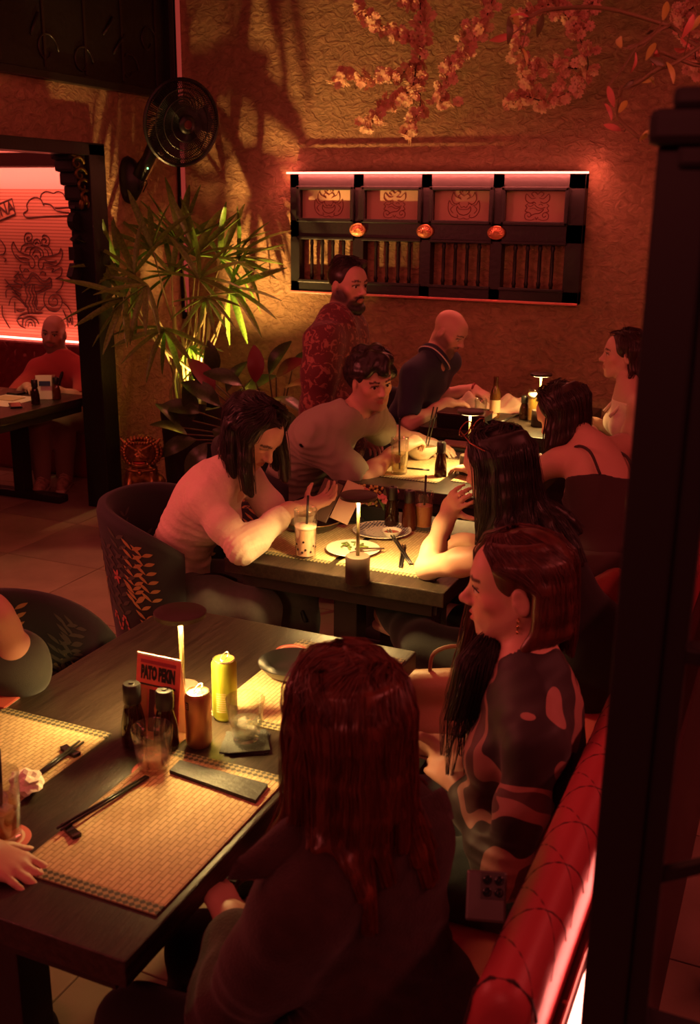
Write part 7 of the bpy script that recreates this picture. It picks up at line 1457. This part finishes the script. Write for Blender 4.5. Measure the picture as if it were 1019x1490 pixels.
# ================================================================ CHAIRS
UPH = mat('chair_fabric', (.016,.017,.017), .8, sheen=.1, bump=.1, bscale=300); MO = [mat('motif_ochre', (.42,.26,.09), .8), mat('motif_grey', (.075,.07,.055), .8), mat('motif_pink', (.45,.13,.10), .8), mat('motif_olive', (.16,.13,.06), .8)]
def tub_chair(x, y, rz, label, seed, zt=.86, r=.27, arc=118):
    t = thing('tub_chair', label, 'chair', (x, y, 0), rz, 'upholstered tub chairs with botanical print'); gg = np.random.default_rng(seed)
    MB().lathe([(.001,.36),(r-.03,.36),(r-.015,.38),(r-.015,.44),(r-.05,.465),(.001,.47)], 32).build('seat', UPH, t, smooth=True, angle=50)
    s = MB(); n = 40; A0 = math.radians(180-arc); A1 = math.radians(180+arc); zb = .33
    prof_ = lambda u: zt-.13*abs(2*u-1)**3.0
    def S(u, w_, off):      # surface point: u around, w_ 0..1 up
        a = A0+(A1-A0)*u; z = zb+(prof_(u)-zb)*w_; rr = r+off+.05*w_; return ((rr)*math.cos(a), rr*math.sin(a), z)
    sec = [(-.025, 0), (-.027, .5), (-.027, .94), (-.018, .985), (0, 1.0), (.018, .985), (.027, .94), (.027, .5), (.025, 0)]; m = len(sec)
    for i in range(n+1):
        for (o_, w_) in sec: s.v.append(S(i/n, w_, o_))
    for i in range(n):
        for k in range(m): l = (k+1) % m; s.f.append((i*m+k, i*m+l, (i+1)*m+l, (i+1)*m+k))
    s.f.append(tuple(range(m-1, -1, -1))); s.f.append(tuple(n*m+k for k in range(m))); bk = s.build('backrest', UPH, t, smooth=True)
    for sx in (-1, 1):
        for sy in (-1, 1): MB().tube([(sx*.15, sy*.15, .37), (sx*.20, sy*.20, 0)], [.02,.012], 8).build('leg', TDARK, t, smooth=True)
    def leafshape(mb, u, w_, du, dw, wd, off, side):
        p = []
        for k in range(6): tt = k/5; p.append((u+du*tt, w_+dw*tt, wd*math.sin(PI*tt)))
        ln = math.hypot(du, dw*.6)+1e-6; nu, nw = -dw*.6/ln, du/ln/.6; a = [S(q[0]+nu*q[2], q[1]+nw*q[2], off) for q in p]; b = [S(q[0]-nu*q[2], q[1]-nw*q[2], off) for q in p[::-1]]; mb.add(a+b[1:-1], [tuple(range(len(a)+len(b)-2))])
    for side, off in ((0, -.0288), (1, .0288)):
        for k in range(26):
            u, w_ = gg.uniform(.06,.94), gg.uniform(.12,.62); mb = MB(); kind = k % 4; ang = gg.uniform(-.5,.5)
            if kind in (0, 1):        # leafy sprig
                for j in range(7):
                    cu, cw = u+ang*.03*j, w_+.065*j
                    if cw > .88: break
                    for sd in (-1, 1): leafshape(mb, cu, cw, sd*.036, .055, .0070, off, side)
                mm = MO[0] if kind == 0 else MO[1]
            elif kind == 2:           # berry cluster
                for j in range(9):
                    cu, cw = u+gg.normal()*.022, w_+gg.normal()*.05; mb.add([S(cu+.0075*math.cos(a), max(.03, min(.9, cw+.02*math.sin(a))), off) for a in np.linspace(0, 2*PI, 9)[:-1]], [tuple(range(8))])
                mm = MO[3]
            else:                     # flower or winding ribbon
                if gg.random() < .5:
                    for j in range(5): a = j*1.257; leafshape(mb, u, w_, .022*math.cos(a), .055*math.sin(a), .006, off, side)
                else:
                    for j in range(14): leafshape(mb, u+.011*j*.6, w_+.06*math.sin(j*.8), .009, .06*(math.sin((j+1)*.8)-math.sin(j*.8)), .006, off, side)
                mm = MO[2]
            if mb.v: mb.build('printed_motif', mm, bk)
    return t
c5 = atz(205, 727, .86); print('c5', c5)
tub_chair(-1.99, 3.02, .15, 'tub chair with botanical print behind the woman in beige', 3, zt=.88, r=.21)
cA = atz(150, 858, .84); print('cA', cA)
tub_chair(-1.87, 2.02, .15, 'empty tub chair with botanical print at the table with the drink cans', 8, zt=.80, r=.25)
tub_chair(-2.06, 1.42, 0, 'tub chair under the person with the rolled sleeve', 11)
tub_chair(JY['pel'][0]-.02, JY['pel'][1], 0, 'tub chair under the young man in the sage T-shirt', 12)
tub_chair(-2.14, 5.50, 0, 'tub chair under the bald man in the polo shirt', 13)
# plain wooden chair by the far room table
wc = thing('wooden_chair', 'plain dark wooden chair by the doorway to the far room', 'chair', (-4.0, 3.75, 0))
MB().bbox((0,0,.44), (.40,.40,.04), .01).build('seat', TDARK, wc); 
for sx in (-1, 1):
    for sy in (-1, 1): MB().bbox((sx*.17, sy*.17, .22), (.035,.035,.44), .004).build('leg', TDARK, wc)
MB().bbox((-.18,0,.68), (.03,.38,.44), .01).build('backrest', TDARK, wc)
# ================================================================ GUARDIAN LION, BAG
BRZ = mat('gilt_bronze', (.30,.15,.05), .28, metal=.85, var=.4, vscale=30)
lp = atd(208, 690, 6.15); li = thing('guardian_lion', 'gilded bronze guardian lion statue beside the palm pot', 'statue', (lp[0], lp[1], 0)); L0 = A((lp[0], lp[1], 0)); zf = lp[2]-.13
MB().bbox((0,0,(zf+.02)/2), (.26,.26,zf+.02), .01).build('plinth', BLACKM, li)
fw = nrm(A((.45,-.9,0))); rt = np.cross(fw, (0,0,1)); Rl = np.stack([rt, fw, A((0,0,1))])
def lw(x, y, z): return L0+rt*x+fw*y+A((0,0,zf+z))
v = Vol(); v.ell(lw(0,-.03,.12), (.085,.10,.11), Rl, .03); v.ell(lw(0,.03,.15), (.075,.07,.08), Rl, .03)
for s_ in (-1, 1): v.chain([lw(s_*.06,.05,.15), lw(s_*.068,.08,.07), lw(s_*.07,.10,.02)], [.032,.026,.028], .02); v.ell(lw(s_*.085,-.05,.06), (.04,.07,.055), Rl, .02)
v.ell(lw(0,.05,.27), (.085,.075,.072), Rl, .02); v.ell(lw(0,.105,.25), (.055,.04,.028), Rl, .015); v.ell(lw(0,.125,.268), (.028,.02,.017), Rl, .01); v.ell(lw(0,.095,.212), (.055,.038,.020), Rl, .01); v.ell(lw(0,.12,.232), (.046,.03,.011), Rl, .006, -1)
for s_ in (-1, 1): v.ell(lw(s_*.04,.10,.295), (.018,.016,.015), Rl, .006); v.cone(lw(s_*.06,.085,.318), lw(s_*.015,.12,.300), .013, .011, .01); v.cone(lw(s_*.085,.03,.315), lw(s_*.115,.03,.355), .018, .004, .01)
v.plane(lw(0,0,0), (0,0,-1)); vol_obj('lion_body', v, BRZ, li, .006)
cur = MB()
for i in range(26):
    a = -2.6+5.2*i/25; 
    for q, rr in ((0, .095), (1, .112)): z = .335*math.cos(a*.55) if 0 else .27+.085*math.cos(a); x = rr*math.sin(a); cur.ball(tuple(lw(x, .045-.04*q, z)-L0), .015, 8)
for i in range(7): cur.ball(tuple(lw(-.045+.015*i, .085, .335-.0*i)-L0), .011, 8)
cur.build('mane_curls', BRZ, li, smooth=True)
tg = MB(); tg.ball(tuple(lw(0,.115,.228)-L0), (.036,.030,.010), 12); tg.build('tongue', mat('lion_tongue', (.40,.06,.04), .3), li, smooth=True)
cl_ = MB(); cl_.tube([tuple(lw(.085*math.sin(t), .055+.05*math.cos(t), .175)-L0) for t in np.linspace(-1.7, 1.7, 15)], .007, 6); cl_.ball(tuple(lw(0,.112,.165)-L0), .016, 10); cl_.build('collar_bell', BRZ, li, smooth=True)
bp3 = atz(876, 850, .70); hb = thing('leather_bag', 'dark red leather bag slumped on the bench beyond the smiling woman', 'bag', (bp3[0], bp3[1], .452)); q0 = A((bp3[0], bp3[1], .45))
v = Vol(); v.ell(q0+A((0,0,.12)), (.09,.15,.13), None, .05); v.cone(q0+A((-.02,-.10,.22)), q0+A((.03,.12,.24)), .05, .035, .05); v.plane(q0+A((0,0,.004)), (0,0,-1)); vol_obj('bag_body', v, mat('bag_leather', (.20,.035,.03), .3, bump=.1, bscale=60), hb, .007, folds(.006, 26, 3))
s = MB(); s.tube([tuple(p) for p in catmull([(-.02,-.10,.24),(.0,-.13,.20),(.06,-.12,.10),(.06,-.08,.02)], 5)], .012, 6); s.build('strap', BLACKM, hb, smooth=True)
